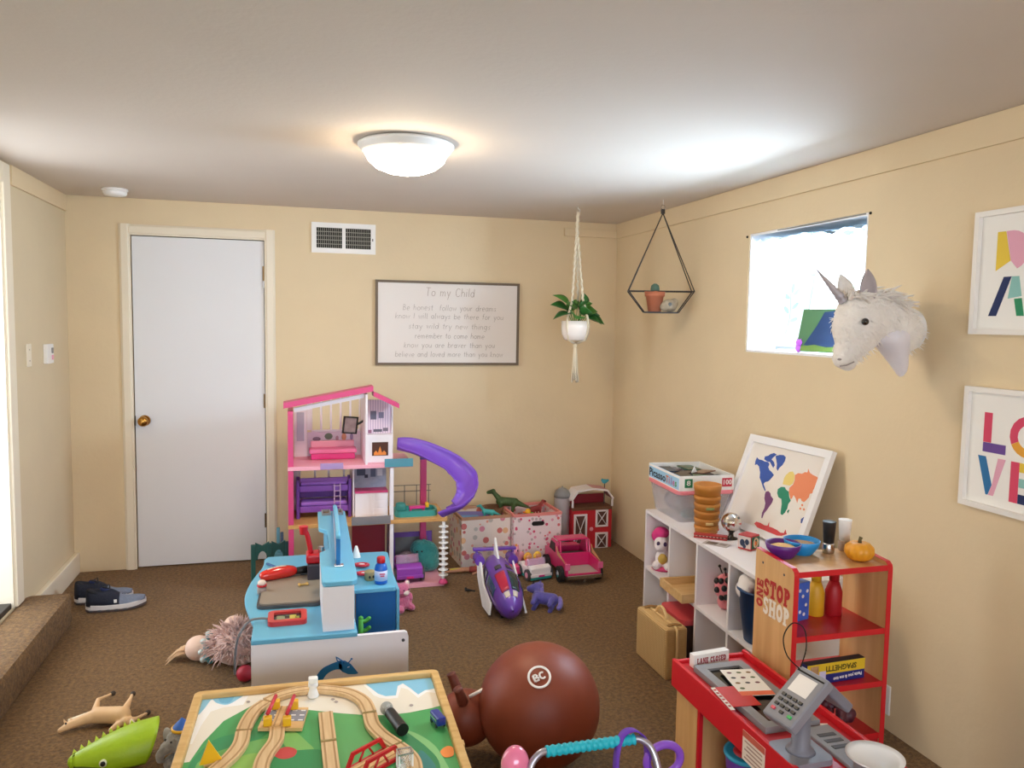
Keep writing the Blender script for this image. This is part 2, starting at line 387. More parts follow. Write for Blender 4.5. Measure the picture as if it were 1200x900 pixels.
# doorway lining and casing on the left
m = MB(); m.bb((LEFT_X-T_-.02, LY1-.02, LZ0), (LEFT_X+.004, LY1-.0005, LZ1)); struct('trim_4', m, M_trim)
m = MB(); m.bb((LEFT_X, LY1-.005, .17), (LEFT_X+.018, LY1+.085, LZ1+.09), .004); struct('trim_5', m, M_trim)
m = MB(); m.bb((LEFT_X, LY0-.1, LZ1), (LEFT_X+.018, LY1-.006, LZ1+.09), .004); struct('trim_6', m, M_trim)
struct('door_sill', MB().bb((LEFT_X-T_-.05, LY0, .15), (LEFT_X-.005, LY1-.02, .195), .004), mat('dark_sill', '#3a342e', .6))
d2 = thing('door_2', None, None, (LEFT_X-.06, LY0+.02, .2), RZ(0).to_euler()[:]); d2['kind'] = 'structure'
MB().box((-.45, .01, .96), (.88, .04, 1.9), .004).build('door_slab', M_door, d2)
MB().cyl((-.82, .03, .82), (-.82, .09, .82), .012).sph((-.82, .1, .82), .028).build('door_knob', M_brass, d2)
MB().box((LEFT_X-.045, LY1-.022, 1.155), (.02, .004, .06), .001).build('strike_plate', mat('dark_bronze', '#3c3226', .4, metal=1), d2, world=True)
# window 1: white well, sash and pane
M_well = mat('well_white', '#f4f4f6', .6)
w1 = thing('window_1', None, None, (WALL_X, WY1, WZ0)); w1['kind'] = 'structure'
xo = WALL_X+wt
m = MB(); t = .012
m.bb((WALL_X+.004, WY0+.0005, WZ0+.0005), (xo, WY1-.0005, WZ0+t)); m.bb((WALL_X+.004, WY0+.0005, WZ1-t), (xo, WY1-.0005, WZ1-.0005))
m.bb((WALL_X+.004, WY0+.0005, WZ0+t), (xo, WY0+t, WZ1-t)); m.bb((WALL_X+.004, WY1-t, WZ0+t), (xo, WY1-.0005, WZ1-t))
m.build('window_lining', M_well, w1, world=True)
m = MB(); a, b = WY0+t, WY1-t; fx0, fx1 = xo-.06, xo-.02; fw = .035
m.bb((fx0, a, WZ0+t), (fx1, b, WZ0+t+fw)); m.bb((fx0, a, WZ1-t-fw), (fx1, b, WZ1-t)); m.bb((fx0, a, WZ0+t+fw), (fx1, a+fw, WZ1-t-fw)); m.bb((fx0, b-fw, WZ0+t+fw), (fx1, b, WZ1-t-fw))
m.bb((fx0, (a+b)/2-.02, WZ0+t+fw), (fx1, (a+b)/2+.02, WZ1-t-fw))
m.build('window_frame', M_well, w1, world=True)
def pane_mat():
    m = bpy.data.materials.new('window_pane'); m.use_nodes = True; N, L = m.node_tree.nodes, m.node_tree.links
    N.remove(N['Principled BSDF']); g = N.new('ShaderNodeBsdfGlossy'); g.inputs['Roughness'].default_value = .02; t = N.new('ShaderNodeBsdfTransparent')
    x = N.new('ShaderNodeMixShader'); x.inputs[0].default_value = .06; L.new(t.outputs[0], x.inputs[1]); L.new(g.outputs[0], x.inputs[2]); L.new(x.outputs[0], N['Material Output'].inputs[0]); return m
M_pane = pane_mat()
MB().bb((xo-.042, a+fw, WZ0+t+fw), (xo-.038, (a+b)/2-.02, WZ1-t-fw)).build('pane', M_pane, w1, world=True)
MB().bb((xo-.042, (a+b)/2+.02, WZ0+t+fw), (xo-.038, b-fw, WZ1-t-fw)).build('pane', M_pane, w1, world=True)
# torn foil insulation stuffed along the head of the opening
def crumple(i, j):
    y = WY0+.02+(WY1-WY0-.04)*i; x = WALL_X+.02+.22*j
    n = noise.noise(Vector((y*14, x*20, 3.1))); n2 = noise.noise(Vector((y*34, x*40, 1.1)))
    return (x, y, WZ1-.022-.035*(1-j)*(.6+n)-.012*abs(n2)-.05*j*abs(n))
MB().sheet(crumple, 60, 14, smooth=False).build('insulation', mat('foil_insulation', '#b8cfdd', .45, metal=.2, var=.25, vscale=30), w1, world=True, fix=False)
MB().tube(bez([(WALL_X+.012, WY1-.02, WZ1-.004), (WALL_X+.006, (WY0+WY1)/2, WZ1-.006), (WALL_X+.008, WY0+.02, WZ1-.004)]), .005, n=6).build('torn_edge', mat('grey_caulk', '#8d8d88', .8), w1, world=True)
for (y, z) in ((WY1+.018, WZ1-.012), (WY0-.012, WZ1-.006)):
    struct('wall_nail', MB().sph((WALL_X-.002, y, z), .006, seg=8, ring=6), M_dark)
# things on the sill
zs = WZ0+t
def frame_box(T, w, h, b, d, M_f, M_p, name='picture_frame', hollow=.006):
    """upright frame in local x,z, facing -y"""
    o = [(-w/2, 0), (w/2, 0), (w/2, h), (-w/2, h)]; i = [(-w/2+b, b), (w/2-b, b), (w/2-b, h-b), (-w/2+b, h-b)]
    MB().ring(o, i, d, RX(PI/2)).build('frame', M_f, T)
    return MB().bb((-w/2+b*.8, -d+hollow, b*.8), (w/2-b*.8, -.001, h-b*.8)).build('print', M_p, T)
g = thing('framed_picture', 'small white framed botanical print leaning on the window sill', 'picture frame', (2.39, 3.40, zs+.003), Euler((math.radians(-9), 0, math.radians(-82))))
frame_box(g, .27, .385, .014, .014, mat('sill_frame', '#a9a5a6', .5), M_paper)
MB().tube(bez([(-.01, -.0095, .08), (.0, -.0095, .17), (-.02, -.0095, .28)]), .003, n=4).build('stem', mat('pale_green', '#a9cdb4', .8), g)
for k, (dx, dz, an) in enumerate([(-.03, .2, 2.4), (.025, .22, .7), (-.045, .27, 2.7), (.02, .29, .5), (-.01, .31, 1.6), (.03, .15, .3)]):
    MB().sph((dx, -.0095, dz), (.026, .002, .011), RY(-an), 10, 6).build('leaf', mat('pale_aqua', '#a5d5cb', .8), g)
g = thing('painted_canvas', 'green and blue painted canvas leaning on the sill behind the white unicorn head', 'painting', (2.30, 3.02, zs+.002), Euler((math.radians(-12), 0, math.radians(-80))))
MB().bb((-.13, -.016, 0), (.13, 0, .2), .002).build('canvas', mat('canvas_green', '#47704a', .8, col2='#5f7f49', vscale=6), g)
MB().prism([(-.085, .03), (-.03, .12), (.0, .185), (.06, .19), (.10, .12), (.10, .03), (.03, .015)], .0015, TR(0, -.0161, 0) @ RX(PI/2)).build('mountain', mat('canvas_blue', '#1d3258', .8, col2='#2c4468', vscale=9), g)
MB().prism([(-.125, .003), (.125, .003), (.125, .03), (.05, .022), (-.02, .032), (-.125, .02)], .001, TR(0, -.0179, 0) @ RX(PI/2)).build('meadow', mat('canvas_lime', '#6f8a38', .8), g)
g = thing('toy_figure', 'tiny purple toy figure standing on the window sill', 'toy', (2.27, 3.13, zs))
m = MB(); m.sph((0, 0, .018), (.016, .016, .02)); m.sph((-.004, -.004, .045), .015); m.cyl((0, .008, .02), (0, .022, .034), .005); m.cyl((-.004, -.012, .05), (-.004, -.02, .064), .005, .002); m.cyl((-.004, .006, .052), (-.004, .012, .066), .005, .002)
m.build('body', mat('magenta_plastic', '#b04fae', .4), g, remesh=.003)
# door 1: slab, casing, hinges, knob
d1 = thing('door_1', None, None, (DL, WALL_Y, 0)); d1['kind'] = 'structure'
slab = MB().bb((-.929, WALL_Y+.006, .008), (-.1755, WALL_Y+.044, 2.031), .002).build('door_slab', M_door, d1, world=True)
m = MB(); kz = .918; m.cyl((-.877, WALL_Y+.006, kz), (-.877, WALL_Y-.004, kz), .034, .032, 24)
m.cyl((-.877, WALL_Y-.004, kz), (-.877, WALL_Y-.03, kz), .012, .014, 16); m.sph((-.877, WALL_Y-.048, kz), (.031, .024, .031))
m.build('door_knob', M_brass, d1, world=True)
MB().bb((-.9305, WALL_Y+.003, kz-.03), (-.926, WALL_Y+.007, kz+.03)).build('latch_plate', mat('dark_bronze', '#3c3226', .4, metal=1), d1, world=True)
for z, M_h in ((1.83, mat('bronze', '#8b7350', .35, metal=1)), (1.03, mat('dull_bronze', '#8d7a5e', .45, metal=1)), (.262, mat('aged_bronze', '#6b573c', .45, metal=1))):
    h = MB().cyl((-.1765, WALL_Y+.001, z-.045), (-.1765, WALL_Y+.001, z+.045), .0075, n=10).build('hinge', M_h, d1, world=True)
    MB().bb((-.186, WALL_Y+.002, z-.044), (-.174, WALL_Y+.006, z+.044)).build('hinge_leaf', M_h, h, world=True) if False else None
    if z > 1.5:
        MB().cyl((-.1765, WALL_Y-.001, z-.085), (-.1765, WALL_Y-.001, z-.0455), .006, n=10).build('door_stop', M_silver, d1, world=True)
cas = [(0, 0), (.064, 0), (.064, .006), (.05, .017), (.014, .019), (.006, .012), (0, .012)]   # profile: across, thick
def casing(name, x0, x1, vert, z0, z1):
    m = MB()
    if vert:
        sgn = 1 if x1 > x0 else -1
        m.prism([(x0+sgn*p, -q) for p, q in cas], z1-z0, TR(0, WALL_Y, z0))
    else:
        m.prism([(z0+p, q) for p, q in cas], x1-x0, Matrix(((0, 0, 1, x0), (0, -1, 0, WALL_Y), (1, 0, 0, 0), (0, 0, 0, 1))))
    return struct(name, m, M_trim)
casing('trim_7', DL+.002, DL-1, True, 0, DT+.062); casing('trim_8', DR-.002, DR+1, True, 0, DT+.062); casing('trim_9', DL, DR, False, DT-.003, 0)
m = MB(); m.bb((DL+.0005, WALL_Y+.045, 0), (DR-.0005, WALL_Y+.06, DT)); m.bb((DL+.001, WALL_Y+.04, .0), (DR-.001, WALL_Y+.05, .006)); struct('door_gap_shade', m, M_dark)  # dark sheet behind the slab, its colour standing in for shade in the gaps
# ================================================================== things on the walls and the ceiling
# air vent
x0, x1, z0, z1 = .114, .515, 1.973, 2.163
g = thing('air_vent', 'white metal air vent high on the back wall near the door', 'vent', ((x0+x1)/2, WALL_Y, z0))
w, h = x1-x0, z1-z0; b = .031
MB().ring([(-w/2, 0), (w/2, 0), (w/2, h), (-w/2, h)], [(-w/2+b, b), (w/2-b, b), (w/2-b, h-b), (-w/2+b, h-b)], .012, RX(PI/2)).build('frame', M_white, g)
MB().bb((-.011, -.012, b), (.011, -.001, h-b)).build('mullion', M_white, g)
MB().bb((-w/2+b, -.002, b), (w/2-b, -.0005, h-b)).build('backing', M_dark, g)
for s in (-1, 1):
    m = MB(); xa, xb = (s*.011, s*(w/2-b)); n = 13
    for k in range(1, n): 
        x = xa+(xb-xa)*k/n; m.bb((x-.0015, -.008, b), (x+.0015, -.003, h-b))
    for k in range(1, 5):
        z = b+(h-2*b)*k/5; m.bb((min(xa, xb), -.0095, z-.002), (max(xa, xb), -.0065, z+.002))
    m.build('grille', mat('vent_bars', '#9a968c', .5), g)
MB().bb((w/2-.022, -.017, h/2-.012), (w/2-.016, -.012, h/2+.004)).build('lever', M_dgrey, g)
# handwritten board
x0, x1, z0, z1 = .514, 1.485, 1.2588, 1.8134; w, h = x1-x0, z1-z0
g = thing('message_board', 'white board of handwriting in a thin brown frame on the back wall', 'sign', ((x0+x1)/2, WALL_Y, z0))
b = .016
MB().ring([(-w/2, 0), (w/2, 0), (w/2, h), (-w/2, h)], [(-w/2+b, b), (w/2-b, b), (w/2-b, h-b), (-w/2+b, h-b)], .022, RX(PI/2)).build('frame', mat('frame_taupe', '#70604f', .6), g)
MB().bb((-w/2+b*.5, -.014, b*.5), (w/2-b*.5, -.002, h-b*.5)).build('board', mat('board_white', '#ebe4de', .5), g)
ink = mat('grey_ink', '#9c8f86', .8); ink2 = mat('sepia_ink', '#9a8270', .8)
LINES = [('To my Child', .915-.09, .032, .335, 0), ('Be honest  follow your dreams', .695-.04, .022, .635, 0), ('know I will always be there for you', .585-.03, .021, .735, 0), ('stay wild try new things', .475-.04, .022, .56, 0),
         ('remember to come home', .36-.04, .021, .475, 0), ('know you are braver than you', .24-.03, .021, .62, 0), ('believe and loved more than you know', .12-.02, .021, .735, 0)]
for i, (tx, fz, xh, wd, _) in enumerate(LINES):
    m = MB(); handwrite(m, tx, xh, TR(.01, -.0145, h*fz) @ RX(PI/2), .00125 if i else .0016, wd); m.build('lettering', ink2 if i == 0 else ink, g)
# wall plates on the left
p = PX(54, 414, LEFT_X)
g = thing('light_switch', 'white wall control box on the narrow wall beside the step', 'switch', (LEFT_X, 4.70, 1.29))
MB().bb((0, -.055, 0), (.022, .055, .105), .004).build('plate', M_white, g); MB().bb((.0225, .012, .055), (.026, .04, .085), .001).build('button', M_grey, g)
MB().bb((.0225, .012, .02), (.026, .04, .045), .001).build('button', M_lpink, g)
g = thing('wall_plate', 'cream blank wall plate beside the doorway casing', 'wall plate', (LEFT_X, 4.40, 1.29))
MB().bb((0, -.035, 0), (.007, .035, .115), .003).build('plate', M_trim, g)
for z in (.03, .085): MB().cyl((.007, 0, z), (.0085, 0, z), .004, n=10).build('screw', M_silver, g)
# outlet on the right wall
g = thing('wall_outlet', 'white wall outlet low beside the red market stand', 'outlet', (WALL_X, 2.41, .062))
MB().bb((-.007, -.035, 0), (0, .035, .115), .003).build('plate', M_white, g)
for z in (.033, .082):
    s_ = MB().bb((-.0095, -.015, z-.016), (-.0071, .015, z+.016), .001).build('socket', M_white, g)
    MB().bb((-.0102, -.007, z-.006), (-.0096, -.004, z+.006)).build('slot', M_dark, s_)
# smoke detector
g = thing('smoke_detector', 'round white smoke detector on the ceiling above the white door', 'smoke detector', (-.945, 4.80, CEIL))
MB().lathe([(.066, 0), (.068, -.010), (.064, -.012)]).build('base', M_white, g)
MB().lathe([(.060, -.012), (.062, -.022), (.056, -.034), (.03, -.040), (0, -.041)]).build('cover', M_white, g)
# ceiling light
LX, LY_ = .435, 3.14
g = thing('ceiling_light', 'glowing glass dome ceiling light with white rim', 'ceiling light', (LX, LY_, CEIL))
MB().lathe([(.12, -.0005), (.178, -.003), (.190, -.010), (.190, -.018), (.184, -.022), (.178, -.034), (.166, -.046)], n=48).build('rim', M_white, g)
LAMP = 58.
def lamp_mat():
    m = mat('lit_glass', '#ffe9c8', .3); b = m.node_tree.nodes['Principled BSDF']
    b.inputs['Emission Color'].default_value = (1., .81, .58, 1); b.inputs['Emission Strength'].default_value = LAMP; return m
MB().lathe([(.158, -.036), (.161, -.047), (.150, -.072), (.120, -.098), (.075, -.115), (.03, -.121), (0, -.122)], n=48).build('glass_bowl', lamp_mat(), g)
MB().lathe([(.012, -.1215), (.011, -.129), (.006, -.133), (0, -.134)], n=16).build('finial', M_white, g)
# framed letter prints on the right wall
def letter_poly(mb, P, M, d=.0008): mb.prism(P, d, M)
def wallframe(label, z0, z1, y0, wd):
    g = thing('framed_picture', label, 'picture frame', (WALL_X, y0-wd/2, z0), (0, 0, -PI/2))
    h = z1-z0; b = .017
    MB().ring([(-wd/2, 0), (wd/2, 0), (wd/2, h), (-wd/2, h)], [(-wd/2+b, b), (wd/2-b, b), (wd/2-b, h-b), (-wd/2+b, h-b)], .024, RX(PI/2)).build('frame', mat('frame_white', '#f0ebe4', .5), g)
    MB().bb((-wd/2+b*.7, -.008, b*.7), (wd/2-b*.7, -.001, h-b*.7)).build('print', M_paper, g)
    return g
CL = dict(y='#e9c846', p='#e6a9bd', n='#24315f', t='#8fc4bd', g='#2f8f63', o='#ea8655', r='#d94766', v='#6d4b96', b='#2f73a8', m='#e8a53a')
def cm(k): return mat('ink_'+k, CL[k], .8)
def pc(g, key, poly, x, z): MB().prism(poly, .0008, TR(x, -.0081, z) @ RX(PI/2)).build('letter_piece', cm(key), g)
wd = .41; L = -wd/2
g1 = wallframe('upper white framed print of multicolour letters on the right hand wall', 1.5338, 1.9349, 2.1007, wd)
# D
pc(g1, 'y', [(0, 0), (.052, .03), (.03, .125), (0, .125)], L+.078, .205); pc(g1, 'p', [(.032, .125), (.054, .03)]+arc((.055, .0625), .0625, -1.2, 1.5, 10)+[(.05, .125)], L+.078, .205)
# next letter (E)
pc(g1, 'n', [(0, 0), (.03, 0), (.03, .125), (0, .125)], L+.205, .205); pc(g1, 'o', [(.031, .095), (.09, .095), (.09, .125), (.031, .125)], L+.205, .205); pc(g1, 't', [(.031, .048), (.08, .048), (.08, .076), (.031, .076)], L+.205, .205); pc(g1, 'r', [(.031, 0), (.09, 0), (.09, .03), (.031, .03)], L+.205, .205)
# A
pc(g1, 'n', [(0, 0), (.03, 0), (.078, .125), (.05, .125)], L+.06, .06); pc(g1, 't', [(.079, .125), (.105, .125), (.118, .062), (.069, .055)], L+.06, .06); pc(g1, 'g', [(.092, .054), (.119, .056), (.13, 0), (.104, 0)], L+.06, .06)
# W
pc(g1, 'o', [(0, .125), (.028, .125), (.055, 0), (.03, 0)], L+.20, .06); pc(g1, 'y', [(.056, 0), (.075, .09), (.088, .06), (.07, 0)], L+.20, .06); pc(g1, 'b', [(.076, .092), (.09, .062), (.105, 0), (.118, .02), (.1, .125)], L+.20, .06); pc(g1, 'p', [(.119, .022), (.125, 0), (.15, .125), (.122, .125)], L+.20, .06)
g2 = wallframe('lower white framed print of multicolour letters on the right hand wall', .9588, 1.3601, 2.1007, wd)
pc(g2, 'r', [(0, .032), (.03, .032), (.03, .13), (0, .13)], L+.072, .19); pc(g2, 'v', [(0, 0), (.085, 0), (.085, .031), (0, .031)], L+.072, .19)
def ringpart(a0, a1, R=.066, r=.038): 
    return arc((0, 0), R, a0, a1, 10)+list(reversed(arc((0, 0), r, a0, a1, 10)))
pc(g2, 'r', ringpart(0, 3.6), L+.235, .258); pc(g2, 'm', ringpart(3.61, 2*PI-.01), L+.235, .258)
pc(g2, 'b', [(0, .125), (.03, .125), (.058, .035), (.045, 0), (.037, 0)], L+.056, .05); pc(g2, 'p', [(.059, .034), (.047, 0), (.066, 0), (.104, .125), (.076, .125)], L+.056, .05)
pc(g2, 'r', [(0, 0), (.03, 0), (.03, .13), (0, .13)], L+.18, .045); pc(g2, 'y', [(.031, .1), (.09, .1), (.09, .13), (.031, .13)], L+.18, .045); pc(g2, 't', [(.031, .052), (.08, .052), (.08, .08), (.031, .08)], L+.18, .045); pc(g2, 'n', [(.031, 0), (.09, 0), (.09, .03), (.031, .03)], L+.18, .045)
# ---------------------------------------------------------------- hanging planter
px_, py_ = 1.653, 4.46
g = thing('hanging_planter', 'white knotted rope hanger tied under the ceiling by the corner', 'plant hanger', (px_, py_, CEIL))
M_rope = mat('cotton_rope', '#e6d9bf', .9, bump=.6, bscale=160)
MB().tube([(0, 0, 0), (0, 0, -.012)]+arc((.0, 0), 0, 0, 1, 1, 0)[:0]+[(.012, 0, -.02), (.012, 0, -.032), (0, 0, -.038), (-.008, 0, -.03)], .0022, n=6).build('hook', M_white, g)
def twist(a, b, n=26, amp=.003): 
    a, b = Vector(a), Vector(b); return [a.lerp(b, i/n)+Vector((amp*math.sin(i*1.9), amp*math.cos(i*1.9), 0)) for i in range(n+1)]
MB().tube(twist((0, 0, -.035), (-.003, 0, -.19), 14), .011, n=7).build('rope_neck', M_rope, g)
for i, (dx, dy) in enumerate([(-.036, -.03), (.028, -.045), (.03, .045)]):
    MB().tube(twist((-.003+dx*.12, dy*.1, -.18), (dx, dy, -.56), 30)+[(dx*1.9, dy*1.5, -.675), (dx*2.0, dy*1.6, -.72), (dx*1.5, dy*1.2, -.80), (0, 0, -.825)], .0078, n=6).build('rope_cord', M_rope, g)
MB().sph((0, 0, -.835), (.012, .012, .018)).build('knot', M_rope, g)
m = MB()
for k in range(9):
    a = k*2.4; r = .006+.003*(k % 3); m.tube([(r*math.cos(a)*.6, r*math.sin(a)*.6, -.845), (r*1.2*math.cos(a), r*1.2*math.sin(a), -.95), (r*2.0*math.cos(a), r*2.0*math.sin(a), -1.062+.006*(k % 4))], .0052, n=5)
m.build('tassel', M_rope, g)
g = thing('potted_plant', 'leafy green plant in a white bowl pot held by the rope hanger', 'plant', (px_, py_, 1.447))
MB().lathe([(.055, 0), (.068, .006), (.082, .04), (.086, .08), (.085, .118), (.080, .118), (.078, .085), (0, .085)], n=36).build('pot', mat('glazed_white', '#f2e9e2', .2, coat=.4), g)
MB().lathe([(.0775, .086), (.05, .094), (0, .096)]).build('soil', mat('soil', '#2e2219', .95, bump=.8), g)
M_leaf = mat('leaf_green', '#2f6a2c', .4, var=.2, vscale=14); M_leaf2 = mat('leaf_bright', '#4d8a35', .4, var=.2, vscale=14); M_stem = mat('stem_green', '#6a8b45', .6)
def leaf(par, p0, p1, wd, roll, M, droop=.2, nm='leaf'):
    p0, p1 = Vector(p0), Vector(p1); d = p1-p0; ln = d.length; F = frame_of(p0, p1)
    def fn(u, v):
        t = v; s_ = (u-.5)*2; ww = wd*(math.sin(PI*min(1, t*.86+.10))**.8)*(1-t**3*.75) if t < 1 else 0
        q = Vector((s_*ww*math.cos(roll), s_*ww*math.sin(roll), t*ln)); q += Vector((-math.sin(roll), math.cos(roll), 0))*(abs(s_)*ww*.35)
        w_ = p0+F.to_3x3() @ q; w_.z -= droop*ln*t*t; return w_
    return MB().sheet(fn, 6, 8).build(nm, M, par, solid=.0012, fix=False)
rnd = random.Random(4)
spec = [(-.045, .0, .21, -.145, .02, .285, .060), (-.05, .01, .18, -.165, .0, .225, .058), (-.04, -.03, .16, -.155, -.03, .135, .062), (-.02, -.06, .15, -.04, -.11, .13, .060), (.01, -.06, .16, .07, -.11, .165, .058), (.05, 0, .20, .04, .01, .31, .052),
        (.05, -.02, .17, .13, -.03, .18, .062), (.04, .02, .16, .165, .01, .165, .062), (.06, -.03, .14, .15, -.05, .105, .058), (.0, .05, .18, .03, .09, .26, .056), (-.03, .05, .17, -.08, .09, .23, .056), (.02, -.04, .18, .065, -.06, .25, .052), (-.02, -.02, .19, -.08, -.05, .22, .058), (.07, .02, .15, .185, -.01, .11, .052), (-.01, -.05, .2, -.01, -.09, .2, .055), (.03, .0, .2, .10, -.02, .23, .055)]
for i, (ax, ay, az, bx, by, bz, wd_) in enumerate(spec):
    MB().tube(bez([(ax*.3, ay*.3, .09), (ax*.8, ay*.8, az*.85), (ax, ay, az)], 4), .0022, n=5).build('stem', M_stem, g)
    leaf(g, (ax, ay, az), (bx, by, bz+.01), wd_*.95, rnd.uniform(-.7, .7), M_leaf if i % 3 else M_leaf2, .18)
# ---------------------------------------------------------------- hanging wire shelf with a cactus
hx, hy = 2.01, 4.04
g = thing('hanging_shelf', 'black wire geometric shelf hanging from the ceiling by the window wall', 'hanging shelf', (hx, hy, CEIL))
M_wire = mat('black_wire', '#241c19', .45)
ux, uy = Vector((.93, -.36, 0)), Vector((.36, .93, 0))
top = Vector((-.005, 0, -.075)); zr, zb = -.513, -.632
ring_ = [ux*(-.187)+uy*-.055+Vector((0, 0, zr)), ux*.178+uy*-.055+Vector((0, 0, zr)), ux*.178+uy*.055+Vector((0, 0, zr)), ux*(-.187)+uy*.055+Vector((0, 0, zr))]
base_ = [ux*(-.095)+uy*-.045+Vector((0, 0, zb)), ux*.095+uy*-.045+Vector((0, 0, zb)), ux*.095+uy*.045+Vector((0, 0, zb)), ux*(-.095)+uy*.045+Vector((0, 0, zb))]
for k in range(4):
    MB().cyl(top, ring_[k], .0032, n=6).build('rod', M_wire, g); MB().cyl(ring_[k], base_[k], .0035, n=6).build('strut', M_wire, g); MB().cyl(ring_[k], ring_[(k+1) % 4], .0032, n=6).build('rim_bar', M_wire, g)
m = MB(); m.put([base_[k]+Vector((0, 0, dz)) for dz in (-.004, .004) for k in range(4)], [(3, 2, 1, 0), (4, 5, 6, 7), (0, 1, 5, 4), (1, 2, 6, 5), (2, 3, 7, 6), (3, 0, 4, 7)]); m.build('shelf_plate', M_wire, g)
MB().cyl(top+Vector((0, 0, -.004)), top+Vector((0, 0, .02)), .012, n=10).build('top_cap', M_wire, g)
MB().tube([(-.005, 0, -.055)]+arc((-.005, 0), 0, 0, 0, 1, 0)[:0]+[(-.005+.012*math.sin(a), 0, -.042-.012*math.cos(a)) for a in [i*PI/6 for i in range(1, 12)]]+[(-.005, 0, -.055)], .002, n=6).build('ring', M_silver, g)
MB().tube([(-.005, 0, -.001), (-.005, 0, -.024), (-.001, 0, -.031)], .0025, n=6).build('hook', M_white, g)
zt = CEIL+zb+.0045
c = Vector((hx, hy, 0))+ux*-.036
g = thing('potted_cactus', 'round cactus in a terracotta pot on the black wire shelf', 'cactus', (c.x, c.y, zt))
MB().lathe([(.036, 0), (.050, .085), (.056, .086), (.058, .115), (.052, .115), (.05, .1), (0, .1)], n=28).build('pot', mat('terracotta', '#b96c4c', .8, var=.08), g)
MB().lathe([(.05, .1002), (.02, .106), (0, .107)]).build('soil', MATS['soil'], g)
MB().lathe([(0, .1), (.018, .104), (.024, .125), (.02, .148), (.008, .158), (0, .159)], n=32, wob=lambda a, z: 1+.08*math.cos(10*a)).build('cactus_body', mat('cactus_green', '#55705f', .7), g)
c = Vector((hx, hy, 0))+ux*.045+uy*-.01
g = thing('stone', 'pale speckled rock beside the cactus pot on the wire shelf', 'rock', (c.x, c.y, zt))
m = MB(); m.sph((0, 0, .035), (.052, .035, .036), (0, .1, .3)); m.sph((.03, 0, .05), (.026, .024, .028)); m.sph((-.03, -.01, .028), (.03, .026, .026))
m.build('rock_body', mat('speckled_stone', '#d8c9ae', .8, col2='#6f5f50', vscale=40, bump=.6, bscale=40), g, remesh=.006)
MB().sph((-.012, -.034, .042), (.011, .006, .011)).build('agate_spot', mat('agate', '#5d6266', .3), g)
# ================================================================== unicorn head on the wall
yu = 2.33
def U(u, v, y=yu): return PY(u, v, y)
M_fur = mat('plush_ivory', '#f5eee6', .9, var=.06, vscale=25, bump=.9, bscale=70, sheen=.4)
M_silk = mat('shiny_white', '#e9e4ea', .35, sheen=.3, bump=.2, bscale=40)
g = thing('unicorn_head', 'white plush unicorn head mounted on the wall by the window', 'wall decoration', (WALL_X, 2.36, 1.53))
m = MB()
def blob(m, pts):   # chain of ellipsoids u,v,y-radius,r
    for (u, v, r, ry) in pts:
        p = U(u, v); m.sph(p, (r, ry, r), seg=16, ring=10)
def chain(m, a, b, n=5):
    for i in range(n+1):
        t = i/n; u = a[0]+(b[0]-a[0])*t; v = a[1]+(b[1]-a[1])*t; r = a[2]+(b[2]-a[2])*t; ry = a[3]+(b[3]-a[3])*t
        m.sph(U(u, v), (r, ry, r), seg=16, ring=10)
chain(m, (1010, 372, .098, .085), (1005, 385, .092, .078)); chain(m, (1005, 385, .088, .075), (995, 410, .047, .045)); chain(m, (994, 408, .047, .044), (989, 419, .041, .041)); chain(m, (989, 419, .041, .041), (993, 425, .030, .034), 3)
chain(m, (1012, 368, .090, .08), (1038, 374, .088, .082)); chain(m, (1038, 374, .088, .082), (1054, 390, .078, .085))
m.build('head', M_fur, g, world=True, remesh=.007, smooth_it=3)
# neck ruff against the wall: one flattened flap hanging down
m = MB()
for t in range(7):
    k = t/6; u = 1044+12*k; v = 396+30*k; m.sph(U(u, v, yu-.02), (.062*(1-k*.72), .07*(1-k*.55), .05), seg=14, ring=10)
m.build('neck_flap', M_silk, g, world=True, remesh=.006, smooth_it=3)
m = MB()
m.cyl((WALL_X-.001, 2.375, 1.545), (WALL_X-.02, 2.375, 1.545), .075, .07, 36); m.build('wall_plaque', M_white, g, world=True)
for (u, v, y) in ((984.5, 421, yu-.034),): MB().sph(U(u, v, y)+Vector((-.012, -.012 if y < yu else .012, 0)), (.006, .008, .004)).build('nostril', mat('dim_grey', '#9a918c', .7), g, world=True)
e = U(1013, 377, yu-.078)
ey = MB().sph(e+Vector((0, -.004, 0)), .0125).build('eye', mat('glossy_black', '#0d0b0b', .1, coat=.5), g, world=True)
e2 = U(1000, 378, yu+.075); MB().sph(e2, .0125).build('eye', MATS['glossy_black'], g, world=True)
# horn
a, b = U(988, 352), U(957, 316, yu-.01)
m = MB(); n = 30; pts = [a.lerp(b, i/n) for i in range(n+1)]
m.tube(pts, [.0145*(1-i/n)+.0022+(.0022 if i % 4 < 2 else 0)*(1-i/n) for i in range(n+1)], n=12); m.build('horn', mat('silver_cloth', '#c9c4cc', .35, metal=.4), g, world=True)
def ear(c, tip, w, nrm, M, M2):
    c, tip = Vector(c), Vector(tip); d = tip-c; F = frame_of(c, tip).to_3x3(); N_ = Vector(nrm)
    side = d.cross(N_).normalized(); N_ = side.cross(d).normalized()
    def fn(u, v):
        s_ = (u-.5)*2; ww = w*math.sin(PI*(.22+.78*v))**.8; return c+d*v+side*(s_*ww)-N_*(ww*.5*(1-s_*s_)) 
    er = MB().sheet(fn, 8, 10).build('ear', M, g, world=True, solid=.006, fix=False)
ear(U(1018, 352, yu-.05), U(1017, 316, yu-.075), .026, (-.55, -.8, 0), mat('ear_grey', '#b9aeb0', .8, sheen=.3), None)
ear(U(996, 352, yu+.05), U(985, 322, yu+.06), .026, (-.55, -.8, 0), M_fur, None)
